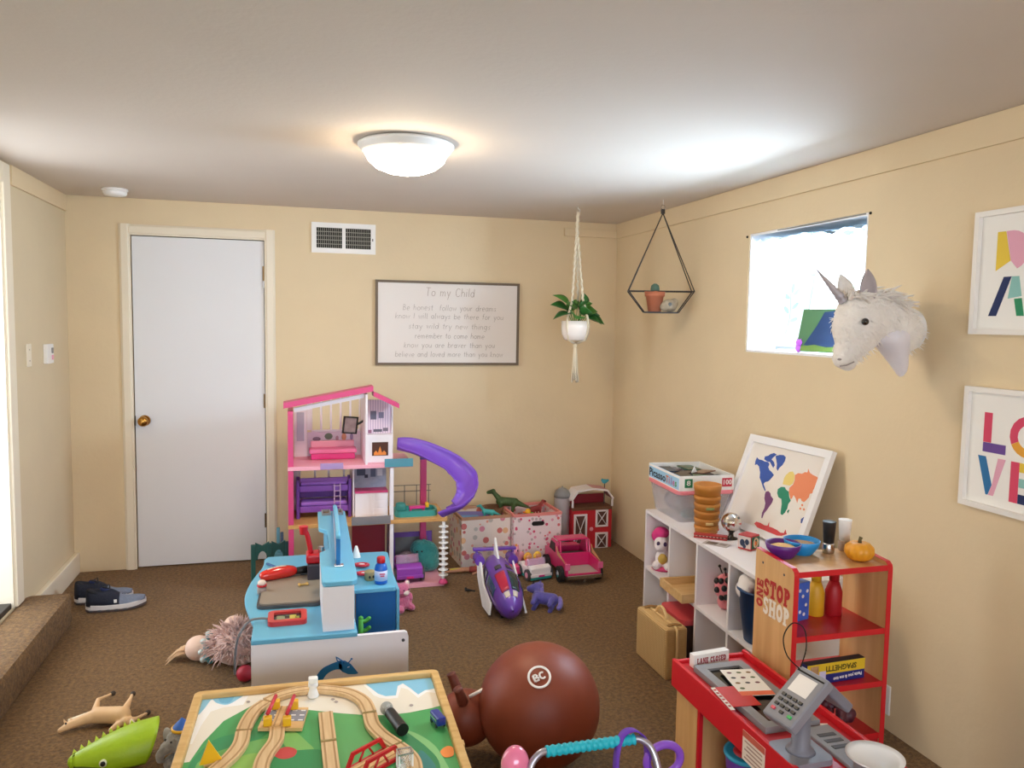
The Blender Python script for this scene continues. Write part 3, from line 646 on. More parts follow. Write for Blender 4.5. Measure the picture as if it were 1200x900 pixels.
# short fuzz over the head, longer mane behind the ears
rnd = random.Random(7); BL = []
def chl(a, b, n=6):
    for i in range(n+1):
        t = i/n; BL.append((U(a[0]+(b[0]-a[0])*t, a[1]+(b[1]-a[1])*t), a[2]+(b[2]-a[2])*t, a[3]+(b[3]-a[3])*t))
chl((1010, 372, .098, .085), (1005, 385, .092, .078)); chl((1005, 385, .088, .075), (994, 410, .047, .044)); chl((1012, 368, .090, .08), (1038, 374, .088, .082)); chl((1038, 374, .088, .082), (1054, 390, .078, .085))
m = MB()
for k in range(2600):
    c, r, ry = rnd.choice(BL); d = Vector((rnd.gauss(0, 1), rnd.gauss(0, 1), rnd.gauss(0, 1))).normalized(); p = c+Vector((d.x*r, d.y*ry, d.z*r))*.985
    if any((((p-c2).x/r2)**2+((p-c2).y/ry2)**2+((p-c2).z/r2)**2) < .93 for c2, r2, ry2 in BL): continue
    if (p-e).length < .026 or p.x > WALL_X-.02: continue
    back = Vector((.75, 0, -.45)); q = p+(d*.45+back*.8+Vector((rnd.uniform(-.3, .3), rnd.uniform(-.3, .3), rnd.uniform(-.3, .3)))).normalized()*rnd.uniform(.012, .026)
    m.tube([p, q], [.0024, .0006], n=4, smooth=False)
m.build('fur', M_fur, g, world=True)['kind'] = 'stuff'
m = MB()
for k in range(170):
    t = rnd.random()**.8; u = 993+(1062-993)*t; v = 349-5*math.sin(PI*t*.8)+30*max(0, t-.5)+rnd.uniform(-3, 4)
    base = U(u, v, yu+rnd.uniform(-.06, .05)); ln = rnd.uniform(.035, .075)
    d = Vector((rnd.uniform(.1, .9), -.35+rnd.uniform(-.4, .4), rnd.uniform(-.7, .25))).normalized()
    if t < .15: d = Vector((rnd.uniform(-.4, .3), -.2, rnd.uniform(-.2, .7))).normalized(); ln *= .7
    m.tube([base, base+d*ln*.5+Vector((0, 0, .008)), base+d*ln], [.006, .005, .0008], n=5)
m.build('mane', mat('mane_white', '#ece5dd', .8, sheen=.4), g, world=True)['kind'] = 'stuff'
MB().tube([U(984, 429, yu-.030), U(992, 428, yu-.040), U(1001, 424, yu-.046)], .0022, n=5).build('mouth_line', mat('dim_grey', '#9a918c', .7), g, world=True)
# ================================================================== dollhouse
YF, YB = 4.40, 4.76
def H(u, v, y=YF): return PY(u, v, y)
g = thing('dollhouse', 'tall pink and white three storey dollhouse with purple spiral slide', 'dollhouse', (.30, 4.58, 0))
M_hp = mat('house_pink', '#cf4379', .4); M_hp2 = mat('house_soft_pink', '#f0a9bb', .45); M_tan = mat('house_tan', '#cf9c5c', .5); M_hw = mat('house_white', '#efe9ee', .4)
M_wall2 = mat('wall_print_lilac', '#d9c3da', .6, col2='#f3e3e8', vscale=18)
z3, z2 = .735, .408
XL, XM, XR = -.035, .395, .545
def hb(nm, a, b, M, bev=.002): return MB().bb(a, b, bev).build(nm, M, g, world=True)
hb('ground_floor', (XL, YF, .0), (.845, YB, .022), M_hp2); 
hb('middle_floor', (XL, YF, z2-.022), (.862, YB, z2), M_tan); hb('upper_floor', (XL, YF, z3-.022), (.657, YB, z3), M_hp2)
hb('side_wall', (XL+.002, YF+.005, .0222), (-.004, YB, z2-.0222), M_hp); hb('side_wall', (XL+.002, YF+.005, z2+.0002), (-.004, YB, z3-.0222), M_hp); hb('side_wall', (XL+.002, YF+.005, z3+.0002), (-.004, YB, 1.045), M_hp)
# party walls
hb('inner_wall', (.528, YF+.004, .0222), (.548, YF+.05, z2-.0222), M_hw); hb('inner_wall', (.528, YF+.004, z2+.0002), (.548, YF+.05, z3-.0222), M_hw)
m = MB(); m.prism([(YF+.004, z3), (YB, z3), (YB, 1.135), (YF+.004, 1.135)], .012, Matrix(((0, 0, 1, XM-.006), (1, 0, 0, 0), (0, 1, 0, 0), (0, 0, 0, 1)))); m.build('inner_wall', M_hw, g, world=True)
hb('end_wall', (.549, YF+.13, z3), (.558, YB, 1.05), M_hw)
# roofs
def slab(nm, p, q, th, M, y0=YF-.015, y1=YF+.10):
    (xa, za), (xb, zb_) = p, q
    m = MB(); m.prism([(xa, za), (xb, zb_), (xb, zb_-th), (xa, za-th)], y1-y0, Matrix(((1, 0, 0, 0), (0, 0, 1, y0), (0, 1, 0, 0), (0, 0, 0, 1)))); return m.build(nm, M, g, world=True)
slab('roof', (-.055, 1.092), (.43, 1.182), .030, M_hp); slab('roof', (.432, 1.150), (.575, 1.080), .026, M_hp)
slab('rafter_trim', (-.0, 1.06), (.385, 1.136), .022, M_hw, YF+.02, YF+.04)
# upper left room: door, mullions, printed dado
hb('house_door', (.0, YB-.03, z3), (.075, YB-.012, 1.03), M_hw)
hb('door_glass', (.016, YB-.032, .83), (.058, YB-.0305, 1.0), mat('frosted_grey', '#b9bccb', .3))
def wall_with_bars(xa, xb, zs, zt0, zt1, n):
    hb('window_sill', (xa, YB-.02, zs-.012), (xb, YB-.004, zs), M_hw)
    for i in range(n+1):
        x = xa+(xb-xa)*i/n; zt = zt0+(zt1-zt0)*i/n; hb('mullion', (x-.006 if i else x, YB-.018, zs), (x+.006 if i < n else x, YB-.006, zt), M_hw)
wall_with_bars(.10, XM-.01, .892, 1.06, 1.11, 5); hb('mullion', (.076, YB-.02, .892), (.099, YB-.006, 1.05), M_hw)
dado = hb('printed_panel', (.076, YB-.016, z3), (XM-.007, YB-.005, .879), M_wall2)
for (x, z, w, h, c) in ((.13, .825, .05, .025, '#8b7d8e'), (.2, .832, .05, .04, '#7c8573'), (.29, .825, .03, .045, '#e5a07c'), (.335, .822, .02, .05, '#9a84a8'), (.25, .825, .02, .03, '#cf9fb0')):
    MB().sph((x, YB-.0165, z+h/2), (w/2, .0008, h/2), seg=10, ring=6).build('print', mat('print_'+c[1:], c, .7), g, world=True)
# television on its arm
m = MB(); c = H(410, 498, YF+.16); T_tv = TR(c) @ RZ(.35) @ RY(.12)
tv = MB(); tv.M = T_tv; tv.ring([(-.045, -.05), (.045, -.05), (.045, .05), (-.045, .05)], [(-.037, -.042), (.037, -.042), (.037, .042), (-.037, .042)], .01, RX(PI/2)); tv = tv.build('television_frame', M_black, g, world=True)
q = MB(); q.M = T_tv; q.bb((-.036, -.006, -.041), (.036, -.002, .041)); q.build('screen', mat('screen_print', '#b8a6a6', .3, col2='#6f5d63', vscale=30), tv, world=True)
MB().cyl(c+Vector((.04, .01, 0)), (XM-.004, c.y+.02, c.z+.02), .007, n=8).build('television_arm', M_black, g, world=True)
# upper right room: striped print wall and fireplace
def stripes():
    m = mat('stripe_print', '#e6cbd8', .6); N, L = m.node_tree.nodes, m.node_tree.links
    tc = N.new('ShaderNodeTexCoord'); w = N.new('ShaderNodeTexWave'); w.inputs['Scale'].default_value = 22; w.bands_direction = 'X'
    r = N.new('ShaderNodeMix'); r.data_type = 'RGBA'; r.inputs[6].default_value = lin('#c3abc4'); r.inputs[7].default_value = lin('#efdde5')
    L.new(tc.outputs['Object'], w.inputs['Vector']); L.new(w.outputs['Fac'], r.inputs[0]); L.new(r.outputs[2], N['Principled BSDF'].inputs['Base Color']); return m
hb('printed_panel', (XM+.0065, YF+.135, z3), (.5485, YF+.145, 1.09), stripes())
for (x, z, w, h, c) in ((.445, 1.0, .035, .05, '#6e6a7c'), (.49, 1.0, .03, .035, '#837b90'), (.47, .91, .05, .016, '#5e5a66'), (.515, .915, .03, .02, '#7c6f7c'), (.425, .905, .02, .02, '#99667f')):
    MB().bb((x-w/2, YF+.1335, z-h/2), (x+w/2, YF+.1345, z+h/2), .0004).build('print', mat('print_'+c[1:], c, .7), g, world=True)
fp = hb('fireplace', (.405, YF+.06, z3), (.546, YF+.134, .895), M_hw, .003)
f2 = MB().bb((.430, YF+.056, z3+.04), (.522, YF+.0598, z3+.118), .001).build('fire_picture', mat('fire_dark', '#3a1a10', .5, col2='#5a2a14', vscale=20), fp, world=True)
MB().put([Vector((.44+.07*i/6, YF+.055, z3+.045+(.012 if i % 2 == 0 else .05*(1-abs(i-3)/4)))) for i in range(7)]+[Vector((.51, YF+.055, z3+.043)), Vector((.44, YF+.055, z3+.043))], [tuple(range(9))]).build('flame', mat('flame_orange', '#e88a3a', .6), fp, world=True, solid=.001)
# railings
def railing(xa, xb, z, h, M): return hb('railing', (xa, YF-.006, z-.018), (xb, YF-.0005, z+h), M, .001)
railing(.14, .265, z3, .016, mat('lilac_clear', '#b69bd0', .25, alpha=.8)); railing(.495, .657, z3, .03, mat('teal_clear', '#58a0b4', .25, alpha=.8)); railing(.31, .53, z2, .03, mat('smoke_clear', '#8c8c92', .25, alpha=.75))
# middle floor: window wall, kitchen
hb('printed_panel', (-.003, YB-.016, z2), (.325, YB-.005, .56), M_wall2); 
hb('window_sill', (-.003, YB-.02, .56), (.325, YB-.004, .572), M_hw)
for x in (.03, .12, .2, .29): hb('mullion', (x-.006, YB-.018, .572), (x+.006, YB-.006, z3-.023), M_hw)
hb('mullion', (-.003, YB-.02, .572), (.022, YB-.006, z3-.023), M_hw)
hb('inner_wall', (.326, YF+.13, z2), (.336, YB, z3-.0225), M_hw)
hb('printed_panel', (.337, YF+.20, z2), (.527, YF+.21, z3-.0225), mat('kitchen_print', '#7d8aa0', .6, col2='#b7bfcd', vscale=26))
for (x, z, w, h, c) in ((.38, .66, .05, .05, '#4b5468'), (.45, .655, .03, .06, '#5c6680'), (.49, .65, .03, .04, '#d0d4dc'), (.41, .63, .02, .02, '#333b4b')):
    MB().bb((x-w/2, YF+.1985, z-h/2), (x+w/2, YF+.1995, z+h/2), .0004).build('print', mat('print_'+c[1:], c, .7), g, world=True)
kc = hb('kitchen_unit', (.338, YF+.10, z2), (.526, YF+.199, .550), M_hw, .002); MB().bb((.338, YF+.094, .5505), (.526, YF+.199, .562), .001).build('worktop', M_hp, kc, world=True)
for z in (.422, .464, .506): MB().bb((.445, YF+.0975, z), (.515, YF+.0998, z+.038), .001).build('drawer', M_hw, kc, world=True)
# right deck with railing posts, pink column, garage back
for i in range(4):
    x = .58+i*.075; hb('rail_post', (x-.002, YB-.03, z2), (x+.002, YB-.026, z2+.13), M_dgrey, 0)
for z in (.50, .537): hb('rail', (.56, YB-.031, z-.0015), (.82, YB-.025, z+.0015), M_dgrey, 0)
hb('column', (.75, YB-.06, .0225), (.787, YB-.025, z2-.0225), M_hp); hb('column', (.75, YB-.06, z2+.0002), (.787, YB-.025, .70), M_hp)
hb('column_cap', (.748, YB-.062, .7), (.789, YB-.023, .725), mat('deep_purple', '#4d3a86', .4))
hb('garage_wall', (.549, YB-.02, .0225), (.83, YB-.01, .24), mat('garage_violet', '#7a55ae', .5)); hb('garage_panel', (.549, YF+.06, .0225), (.558, YB-.021, z2-.0225), MATS['deep_purple'])
hb('garage_print', (.60, YB-.022, .10), (.80, YB-.0205, .21), mat('garage_grey', '#8d8a86', .6, col2='#5d5a5a', vscale=20))
hb('printed_panel', (.33, YF+.25, .0225), (.527, YF+.26, z2-.0225), mat('lobby_red', '#a3283e', .6, col2='#7e3440', vscale=7))
# slide
path = bez([(.585, 4.56, .80), (.68, 4.55, .785), (.80, 4.54, .74), (.915, 4.51, .68), (.985, 4.43, .61), (.975, 4.345, .54), (.905, 4.31, .475), (.835, 4.345, .43)], 7)
def chan(i, j):
    t = j*(len(path)-1); k = min(int(t), len(path)-2); p = path[k].lerp(path[k+1], t-k); d = (path[min(k+2, len(path)-1)]-path[max(k-1, 0)]).normalized()
    s_ = Vector((0, 0, 1)).cross(d).normalized(); up = d.cross(s_); q = (i-.5)*2
    bank = .75*math.sin(PI*min(1, j*1.15+.08)); s2 = s_*math.cos(bank)+up*math.sin(bank); u2 = up*math.cos(bank)-s_*math.sin(bank)
    return p+s2*q*.066+u2*(.040*abs(q)**3.5)
sl = MB().sheet(chan, 14, 60).build('slide', M_purple, g, world=True, solid=.006, fix=False)
# spiral pole with discs
pc_ = Vector((.836, 4.385, 0))
MB().lathe([(.027, .0225), (.027, .03), (.018, .045), (.010, .05)], (pc_.x, pc_.y, 0), 20).build('pole_foot', M_hp, g, world=True)
MB().cyl(pc_+Vector((0, 0, .05)), pc_+Vector((0, 0, z2-.0225)), .0095, n=12).build('pole', M_white, g, world=True)
for i in range(10):
    z = .072+i*.032; MB().lathe([(.0098, z-.003), (.028, z-.002), (.028, z+.002), (.0098, z+.003)], (pc_.x, pc_.y, 0), 16).build('pole_step', M_white, g, world=True)
# ------------------------------------------------ toys in the dollhouse
g = thing('toy_sofa', 'pink toy sofa on the top floor of the dollhouse', 'toy furniture', (.22, YB-.11, z3+.0005))
MB().box((0, 0, .018), (.25, .09, .035), .006).build('base', M_pink, g); MB().box((0, -.004, .0485), (.27, .095, .025), .008).build('seat', mat('soft_pink_cloth', '#ef7fb0', .6), g); MB().box((0, .038, .08), (.25, .018, .04), .006).build('backrest', M_lpink, g)
g = thing('toy_bunk_bed', 'purple toy bunk bed with ladder on the middle floor of the dollhouse', 'toy furniture', (.165, YF+.19, z2+.0005))
M_bb = mat('bunk_purple', '#8b53b8', .4); M_bd = mat('bunk_violet', '#6c3c98', .4)
for x in (-.145, .145):
    for y in (-.05, .05): MB().bb((x-.009, y-.009, 0), (x+.009, y+.009, .225), .003).build('post', M_bd, g)
for z, n in ((.035, 'lower_bunk'), (.155, 'upper_bunk')):
    o = MB().bb((-.135, -.055, z), (.135, .055, z+.035), .004).build(n, M_bb, g); MB().bb((-.13, -.045, z+.036), (.13, .05, z+.058), .008).build('mattress', mat('lilac_cloth', '#a36fd0', .7), o)
MB().bb((-.135, -.052, .213), (.135, -.044, .235), .003).build('top_rail', M_bb, g); MB().bb((-.135, .045, .1), (.135, .05, .14), .002).build('back_rail', M_bd, g)
ld = MB().bb((.055, -.066, .02), (.060, -.060, .2), 0).build('ladder', mat('ladder_lilac', '#c9a6c8', .4), g)
MB().bb((.088, -.066, .02), (.093, -.060, .2), 0).build('ladder_rail', MATS['ladder_lilac'], ld)
for k in range(6): MB().bb((.0602, -.065, .035+k*.03), (.0878, -.061, .039+k*.03), 0).build('rung', MATS['ladder_lilac'], ld)
g = thing('toy_pool', 'teal toy pool on the dollhouse deck below the slide', 'toy', (.69, YF+.12, z2+.0005))
o, i = rrect(.25, .15, .04), rrect(.225, .125, .03)
MB().ring(o, i, .035).build('rim', mat('pool_teal', '#3f9c97', .3), g); MB().prism(rrect(.224, .124, .03), .006, TR(0, 0, .001)).build('pool_floor', M_teal, g)
MB().box((-.09, -.03, .05), (.06, .06, .06), .02).build('corner_seat', mat('sea_green', '#2f8279', .5), g)
g = thing('toy_lounger', 'hot pink toy lounger with yellow end in the teal dollhouse pool', 'toy furniture', (.70, YF+.10, z2+.0078))
MB().bb((-.05, -.02, .03), (.045, .02, .045), .005).build('seat', M_pink, g)
for x in (-.042, .035):
    for y in (-.015, .015): MB().bb((x-.005, y-.004, 0), (x+.005, y+.004, .0298), .001).build('leg', M_pink, g)
MB().box((.056, 0, .05), (.02, .038, .028), .006).build('headrest', M_yellow, g)
# purple convertible in the garage
def toy_car(name, label, loc, rz, L_, W_, H_, M_body, M_seat, clear=True, group=None):
    g = thing(name, label, 'toy car', loc, (0, 0, rz), group)
    r = H_*.28
    prof = [(-L_/2, .3*H_), (-L_/2, .62*H_), (-.3*L_, .72*H_), (-.18*L_, .60*H_), (.16*L_, .60*H_), (.22*L_, .74*H_), (.46*L_, .66*H_), (L_/2, .5*H_), (L_/2, .28*H_), (.45*L_, .2*H_), (-.45*L_, .2*H_)]
    m = MB(); m.prism(prof, W_*.86, Matrix(((0, 0, -1, W_*.43), (1, 0, 0, 0), (0, 1, 0, 0), (0, 0, 0, 1)))); b = m.build('car_body', M_body, g); 
    bv = b.modifiers.new('b', 'BEVEL'); bv.width = .008; bv.segments = 3
    for sx in (-1, 1):
        for sy in (-.32, .32):
            w = MB().cyl((sx*W_*.40, sy*L_, r), (sx*W_*.5, sy*L_, r), r, n=18).build('wheel', M_dgrey, g); MB().cyl((sx*W_*.501, sy*L_, r), (sx*W_*.515, sy*L_, r), r*.5, n=12).build('hubcap', M_lpink, w)
    for s in (-1, 1): MB().box((s*W_*.2, .04*L_, .72*H_), (W_*.3, L_*.14, .3*H_), .008).build('seat', M_seat, g)
    MB().bb((-W_*.44, -L_/2-.008, .2*H_), (W_*.44, -L_/2-.0005, .34*H_), .003).build('bumper', M_body, g)
    MB().bb((-W_*.12, -L_/2-.0105, .21*H_), (W_*.12, -L_/2-.0085, .3*H_), .001).build('number_plate', M_pink, g)
    MB().sheet(lambda u, v: (W_*.38*(u-.5)*2, -.18*L_+.07*L_*v, .62*H_+.36*H_*v), 6, 4).build('windscreen', mat('clear_lilac', '#d9c6e6', .1, alpha=.35), g, solid=.003)
    if clear: MB().sph((0, .02*L_, .62*H_), (W_*.36, L_*.2, .42*H_)).build('cover', mat('clear_film', '#e9dbe4', .1, alpha=.22), g)
    return g
toy_car('toy_convertible', 'purple toy convertible parked under the dollhouse deck', (.640, YF+.14, .0225), .05, .25, .178, .150, mat('car_purple', '#a04cba', .3, coat=.4), mat('seat_pink', '#e0417f', .5))
g = thing('plush_toy', 'fluffy teal plush heaped behind the purple toy convertible', 'plush toy', (.772, YF+.235, .0225))
m = MB(); m.sph((0, 0, .09), (.085, .06, .10)); m.sph((-.04, .0, .14), (.055, .05, .055)); m.sph((.03, -.01, .05), (.055, .055, .05)); m.sph((-.05, 0, .16), (.02, .02, .03)); m.sph((-.012, 0, .17), (.02, .02, .03))
m.build('body', mat('teal_plush', '#3b9c93', .95, var=.2, vscale=30, bump=1, bscale=90, sheen=.5), g, remesh=.007)
MB().sph((-.058, -.045, .135), .006).build('eye', M_black, g); MB().sph((-.03, -.049, .135), .006).build('eye', M_black, g)
# ================================================================== toy vet desk
g = thing('play_desk', 'light blue and white toy vet desk with giraffe on its end panel', 'play desk', (.15, 3.4, 0))
TZ = .40
M_lb = mat('desk_light_blue', '#68b6d8', .4); M_mb = mat('mid_blue_paint', '#1f78bd', .4); M_end = mat('white_laminate', '#efedf3', .4)
def flat(nm, pts, z1, th, M, par=None, bev=.004):
    m = MB(); m.prism([(p[0], p[1]) for p in pts], th, TR(0, 0, z1-th)); o = m.build(nm, M, par or g, world=True)
    if bev: b = o.modifiers.new('b', 'BEVEL'); b.width = bev; b.segments = 2; b.limit_method = 'ANGLE'
    return o
lobe = [(-.153, 2.845), (.222, 2.838), (.225, 3.86), (-.125, 3.86)]+[tuple(p)[:2] for p in bez([(-.14, 3.82, 0), (-.145, 3.70, 0), (-.185, 3.50, 0), (-.20, 3.30, 0), (-.175, 3.12, 0), (-.152, 3.0, 0)], 5)]
flat('left_top', lobe, TZ, .02, M_lb)
flat('right_top', [(.226, 3.297)]+[(.41+.013*math.sin(a), 3.31-.013*math.cos(a)) for a in (0, .5, 1.1, 1.57)]+[(.446, 3.81), (.43, 3.83), (.226, 3.84)], TZ, .02, M_lb)
m = MB(); m.prism([(-.153, 0), (.412, 0), (.412, .362), (.408, .374), (.398, .38), (-.153, .38)], .018, Matrix(((1, 0, 0, 0), (0, 0, 1, 2.848), (0, 1, 0, 0), (0, 0, 0, 1)))); end = m.build('end_panel', M_end, g, world=True)
MB().cyl((.392, 2.8475, .348), (.392, 2.845, .348), .006, n=12).build('screw', M_dgrey, end, world=True)
# giraffe painted on the end panel
def E2(u, v): p = PY(u, v, 2.8478); return (p.x, p.z)
MBM = Matrix(((1, 0, 0, 0), (0, 0, 1, 2.8470), (0, 1, 0, 0), (0, 0, 0, 1)))
neck = bez([(368, 796, 0), (377, 784, 0), (388, 778, 0), (399, 774, 0)], 5); neck2 = bez([(402, 784, 0), (392, 785, 0), (383, 790, 0), (377, 799, 0)], 5)
m = MB(); m.prism([E2(p.x, p.y) for p in neck+neck2]+[E2(374, 830), E2(362, 830)], .0009, MBM); m.build('giraffe_print', M_mb, end, world=True)
m = MB(); m.prism([E2(u, v) for u, v in [(397, 775), (404, 774), (411, 778), (417, 785), (420, 789), (416, 790), (408, 790), (401, 787), (397, 783)]], .0009, MBM); m.build('giraffe_print', M_mb, end, world=True)
MB().tube([Vector((E2(u, v)[0], 2.8466, E2(u, v)[1])) for u, v in [(402, 775), (396, 771), (394, 769.5), (395, 774), (400, 778), (404, 776)]], .0022, n=6, closed=True).build('giraffe_print', M_mb, end, world=True)
MB().tube([Vector((E2(u, v)[0], 2.8466, E2(u, v)[1])) for u, v in [(408, 777), (411, 773)]], .0022, n=6).sph(Vector((E2(412, 772)[0], 2.8466, E2(412, 772)[1])), (.004, .001, .004), seg=8, ring=6).build('giraffe_print', M_mb, end, world=True)
MB().tube([Vector((E2(u, v)[0], 2.8462, E2(u, v)[1])) for u, v in [(407, 782), (409.5, 781)]], .0013, n=5).build('giraffe_eye', M_end, end, world=True)
# central tower
CZ = .588
MB().bb((.098, 2.862, TZ+.0003), (.212, 3.20, CZ-.0203), .002).build('tower', M_end, g, world=True)
MB().bb((.140, 3.2005, TZ+.0003), (.225, 3.94, CZ-.0203), .002).build('tower', M_lb, g, world=True)
cap = [(.108, 2.862), (.205, 2.862), (.222, 2.875), (.226, 2.90), (.245, 3.94), (.235, 3.955), (.112, 3.955), (.107, 3.64), (.143, 3.58), (.1435, 3.30), (.099, 3.245), (.095, 2.90), (.099, 2.872)]
flat('tower_top', cap, CZ, .02, M_lb)
for xa, xb in ((.130, .172), (.204, .232)):
    MB().ring([(xa, 3.86), (xb, 3.86), (xb, 3.94), (xa, 3.94)], [(xa+.006, 3.866), (xb-.006, 3.866), (xb-.006, 3.934), (xa+.006, 3.934)], .012, TR(0, 0, CZ)).build('tray_rim', M_grey, g, world=True)
    MB().bb((xa+.007, 3.867, CZ+.0003), (xb-.007, 3.933, CZ+.003)).build('tray_floor', mat('tray_brown', '#6d5b46', .7), g, world=True)
# upright sign along the tower top
m = MB(); prof = [(3.05, CZ), (3.05, CZ+.105)]+[tuple(p)[:2] for p in bez([(3.07, CZ+.118, 0), (3.25, CZ+.118, 0), (3.45, CZ+.10, 0), (3.7, CZ+.07, 0), (3.88, CZ+.038, 0), (3.90, CZ+.02, 0)], 4)]+[(3.90, CZ)]
m.prism(prof, .016, Matrix(((.034, 0, 1, .156-.034*3.05), (1, 0, 0, 0), (0, 1, 0, 0), (0, 0, 0, 1)))); b = m.build('backboard', M_mb, g, world=True)
m = MB(); m.prism([(3.06, CZ+.004), (3.06, CZ+.09), (3.5, CZ+.075), (3.85, CZ+.03), (3.85, CZ+.004)], .001, Matrix(((.034, 0, 1, .1545-.034*3.05), (1, 0, 0, 0), (0, 1, 0, 0), (0, 0, 0, 1)))); m.build('face', mat('pale_grey_panel', '#b9bccb', .5), b, world=True)
MB().tube([(.164+.034*(y-3.05), y, z+.002) for y, z in prof[1:-1]], .0095, n=8).build('edge_trim', M_lb, b, world=True)
MB().bb((.148, 3.03, CZ+.0002), (.184, 3.06, CZ+.006), .002).build('bracket', M_silver, b, world=True)
# supports
MB().bb((.253, 3.325, 0), (.425, 3.345, TZ-.0203), .002).build('cupboard_front', mat('cupboard_blue', '#1767ad', .4), g, world=True)
MB().bb((.427, 3.32, 0), (.44, 3.80, TZ-.0203), .002).build('cupboard_side', M_lb, g, world=True); MB().bb((.232, 3.325, 0), (.25, 3.81, TZ-.0203), .002).build('cupboard_side', M_lb, g, world=True)
MB().bb((-.10, 3.80, 0), (.225, 3.82, TZ-.0203), .002).build('back_panel', M_end, g, world=True); MB().bb((-.02, 2.90, 0), (.0, 3.78, TZ-.0203), .002).build('side_panel', M_end, g, world=True)
# ------------------------------------------------ on the desk
def on(u, v, z=TZ): return PZ(u, v, z)
c = on(340, 695, TZ+.005)
g = thing('toy_scale', 'grey flat toy scale tray on the blue vet desk', 'toy', (c.x+.005, 3.34, TZ+.0005), -.03)
MB().prism(rrect(.255, .40, .03), .012).build('base', M_dgrey, g); MB().prism(rrect(.235, .375, .025), .006, TR(0, 0, .0122)).build('tray', mat('tray_grey', '#94897b', .5), g)
g2 = MB().bb((.035, .145, .0183), (.115, .185, .026), .004).build('handle', M_black, g)
c = on(331, 676, TZ+.04)
g = thing('toy_hair_dryer', 'red glossy toy clippers with black handle lying on the grey tray', 'toy', (c.x-.005, 3.47, TZ+.0193), .12)
m = MB(); m.tube(bez([(-.09, -.02, .018), (-.06, -.012, .022), (-.01, 0, .025), (.04, .008, .024), (.065, .012, .02)], 5), [.006+.022*math.sin(PI*min(1, .08+i/20*.86))**.7 for i in range(21)], n=14); m.build('shell', mat('glossy_red', '#d8291f', .15, coat=.6), g)
m = MB(); m.tube([(.06, .012, .02), (.10, .022, .018), (.128, .035, .018)], [.016, .018, .014], n=10); m.build('handle', M_black, g)
MB().tube(bez([(-.06, -.016, .046), (-.02, -.006, .0515), (.02, .0, .0505)], 4), .004, n=6).build('stripe', mat('pale_metal', '#d7c3b6', .3), g)
c = on(319, 665, TZ)
g = thing('toy_spoon', 'dark blue toy spoon lying at the back of the vet desk', 'toy', (c.x+.005, c.y, TZ+.0005), -.9)
m = MB(); m.tube([(-.05, 0, .008), (0, 0, .007), (.035, 0, .006)], [.006, .005, .005], n=8); m.sph((.05, 0, .008), (.025, .016, .008)); m.build('spoon_body', mat('navy_blue', '#14528d', .3), g, remesh=.0025)
c = on(307, 697, TZ)
g = thing('toy_jar', 'small pink and white toy jar beside the grey tray', 'toy', (c.x, c.y, TZ+.0005))
MB().lathe([(.012, 0), (.019, .006), (.019, .03), (.014, .038), (0, .038)]).build('jar', mat('grey_jar', '#9b8a84', .4), g); MB().sph((0, 0, .05), (.017, .017, .014)).build('lid', mat('cream_lid', '#e8d5c8', .4), g); MB().lathe([(.0195, .036), (.0195, .043)], n=20).build('band', M_red, g)
c = on(355.5, 686, TZ+.02)
g = thing('toy_bone', 'tan toy bone treat lying on the grey tray', 'toy', (c.x, c.y, TZ+.0193), .2)
m = MB(); m.cyl((-.014, 0, .005), (.014, 0, .005), .0045)
for x in (-.016, .016):
    for y in (-.006, .006): m.sph((x, y, .006), .006)
m.build('bone_body', mat('biscuit', '#c9a25c', .7), g, remesh=.002)
c = on(337, 727, TZ)
g = thing('toy_monitor', 'red framed toy monitor lying flat on the vet desk front edge', 'toy', (c.x, c.y+.005, TZ+.0005), .0)
MB().ring(rrect(.143, .122, .02), rrect(.10, .078, .006), .018).build('case', mat('case_red', '#c62a2a', .3, coat=.3), g)
MB().prism(rrect(.099, .077, .005), .008, TR(0, 0, .001)).build('screen', mat('screen_dark', '#23241f', .2), g)
for (x, y, w, h, c_) in ((-.025, 0, .03, .045, '#8d9a78'), (.02, .004, .025, .04, '#c9c05a'), (-.0, -.02, .02, .014, '#d8d2c2'), (.036, -.008, .015, .03, '#9fa64a'), (-.005, .02, .025, .012, '#5b6b5b')):
    MB().bb((x-w/2, y-h/2, .0092), (x+w/2, y+h/2, .0098)).build('picture', mat('scr_'+c_[1:], c_, .4), g)
p0 = Vector((-.072, 0, .01)); base = Vector((c.x, c.y+.005, TZ+.0005))
MB().tube(bez([p0, p0+Vector((-.03, -.0, .004)), p0+Vector((-.07, -.015, 0)), p0+Vector((-.105, -.03, -.05)), p0+Vector((-.118, -.02, -.13)), p0+Vector((-.12, -.01, -.2))], 6), .0045, n=8).build('hose', mat('hose_grey', '#77777c', .35), g)
# right hand side
c = on(447, 685, TZ)
g = thing('toy_bottle', 'blue toy bottle with red cap on the vet desk', 'toy bottle', (c.x, c.y+.02, TZ+.0005))
MB().lathe([(.024, 0), (.028, .004), (.028, .065), (.024, .082), (.015, .092), (.0, .092)]).build('bottle', mat('bottle_blue', '#1f63c4', .3, coat=.3), g); MB().lathe([(.018, .0922), (.019, .095), (.0185, .114), (.015, .118), (0, .118)]).build('cap', M_red, g)
MB().lathe([(.0285, .016), (.0285, .06)], n=32).build('label', mat('bottle_label', '#c9d3ee', .5), g)
for k, (z, w_) in enumerate(((.048, .024), (.039, .018))): MB().bb((-w_/2+.003, -.0292, z-.003), (w_/2+.003, -.0284, z+.003), .0003).build('label_print', mat('label_pink', '#d5557a', .5), g)
c = on(434, 681, TZ)
g = thing('toy_tin', 'little tan toy tin with two black eyes behind the blue bottle', 'toy', (c.x, c.y+.02, TZ+.0005))
MB().lathe([(.022, 0), (.024, .003), (.024, .036), (.022, .04), (0, .04)]).build('tin', mat('tin_tan', '#a89566', .5), g)
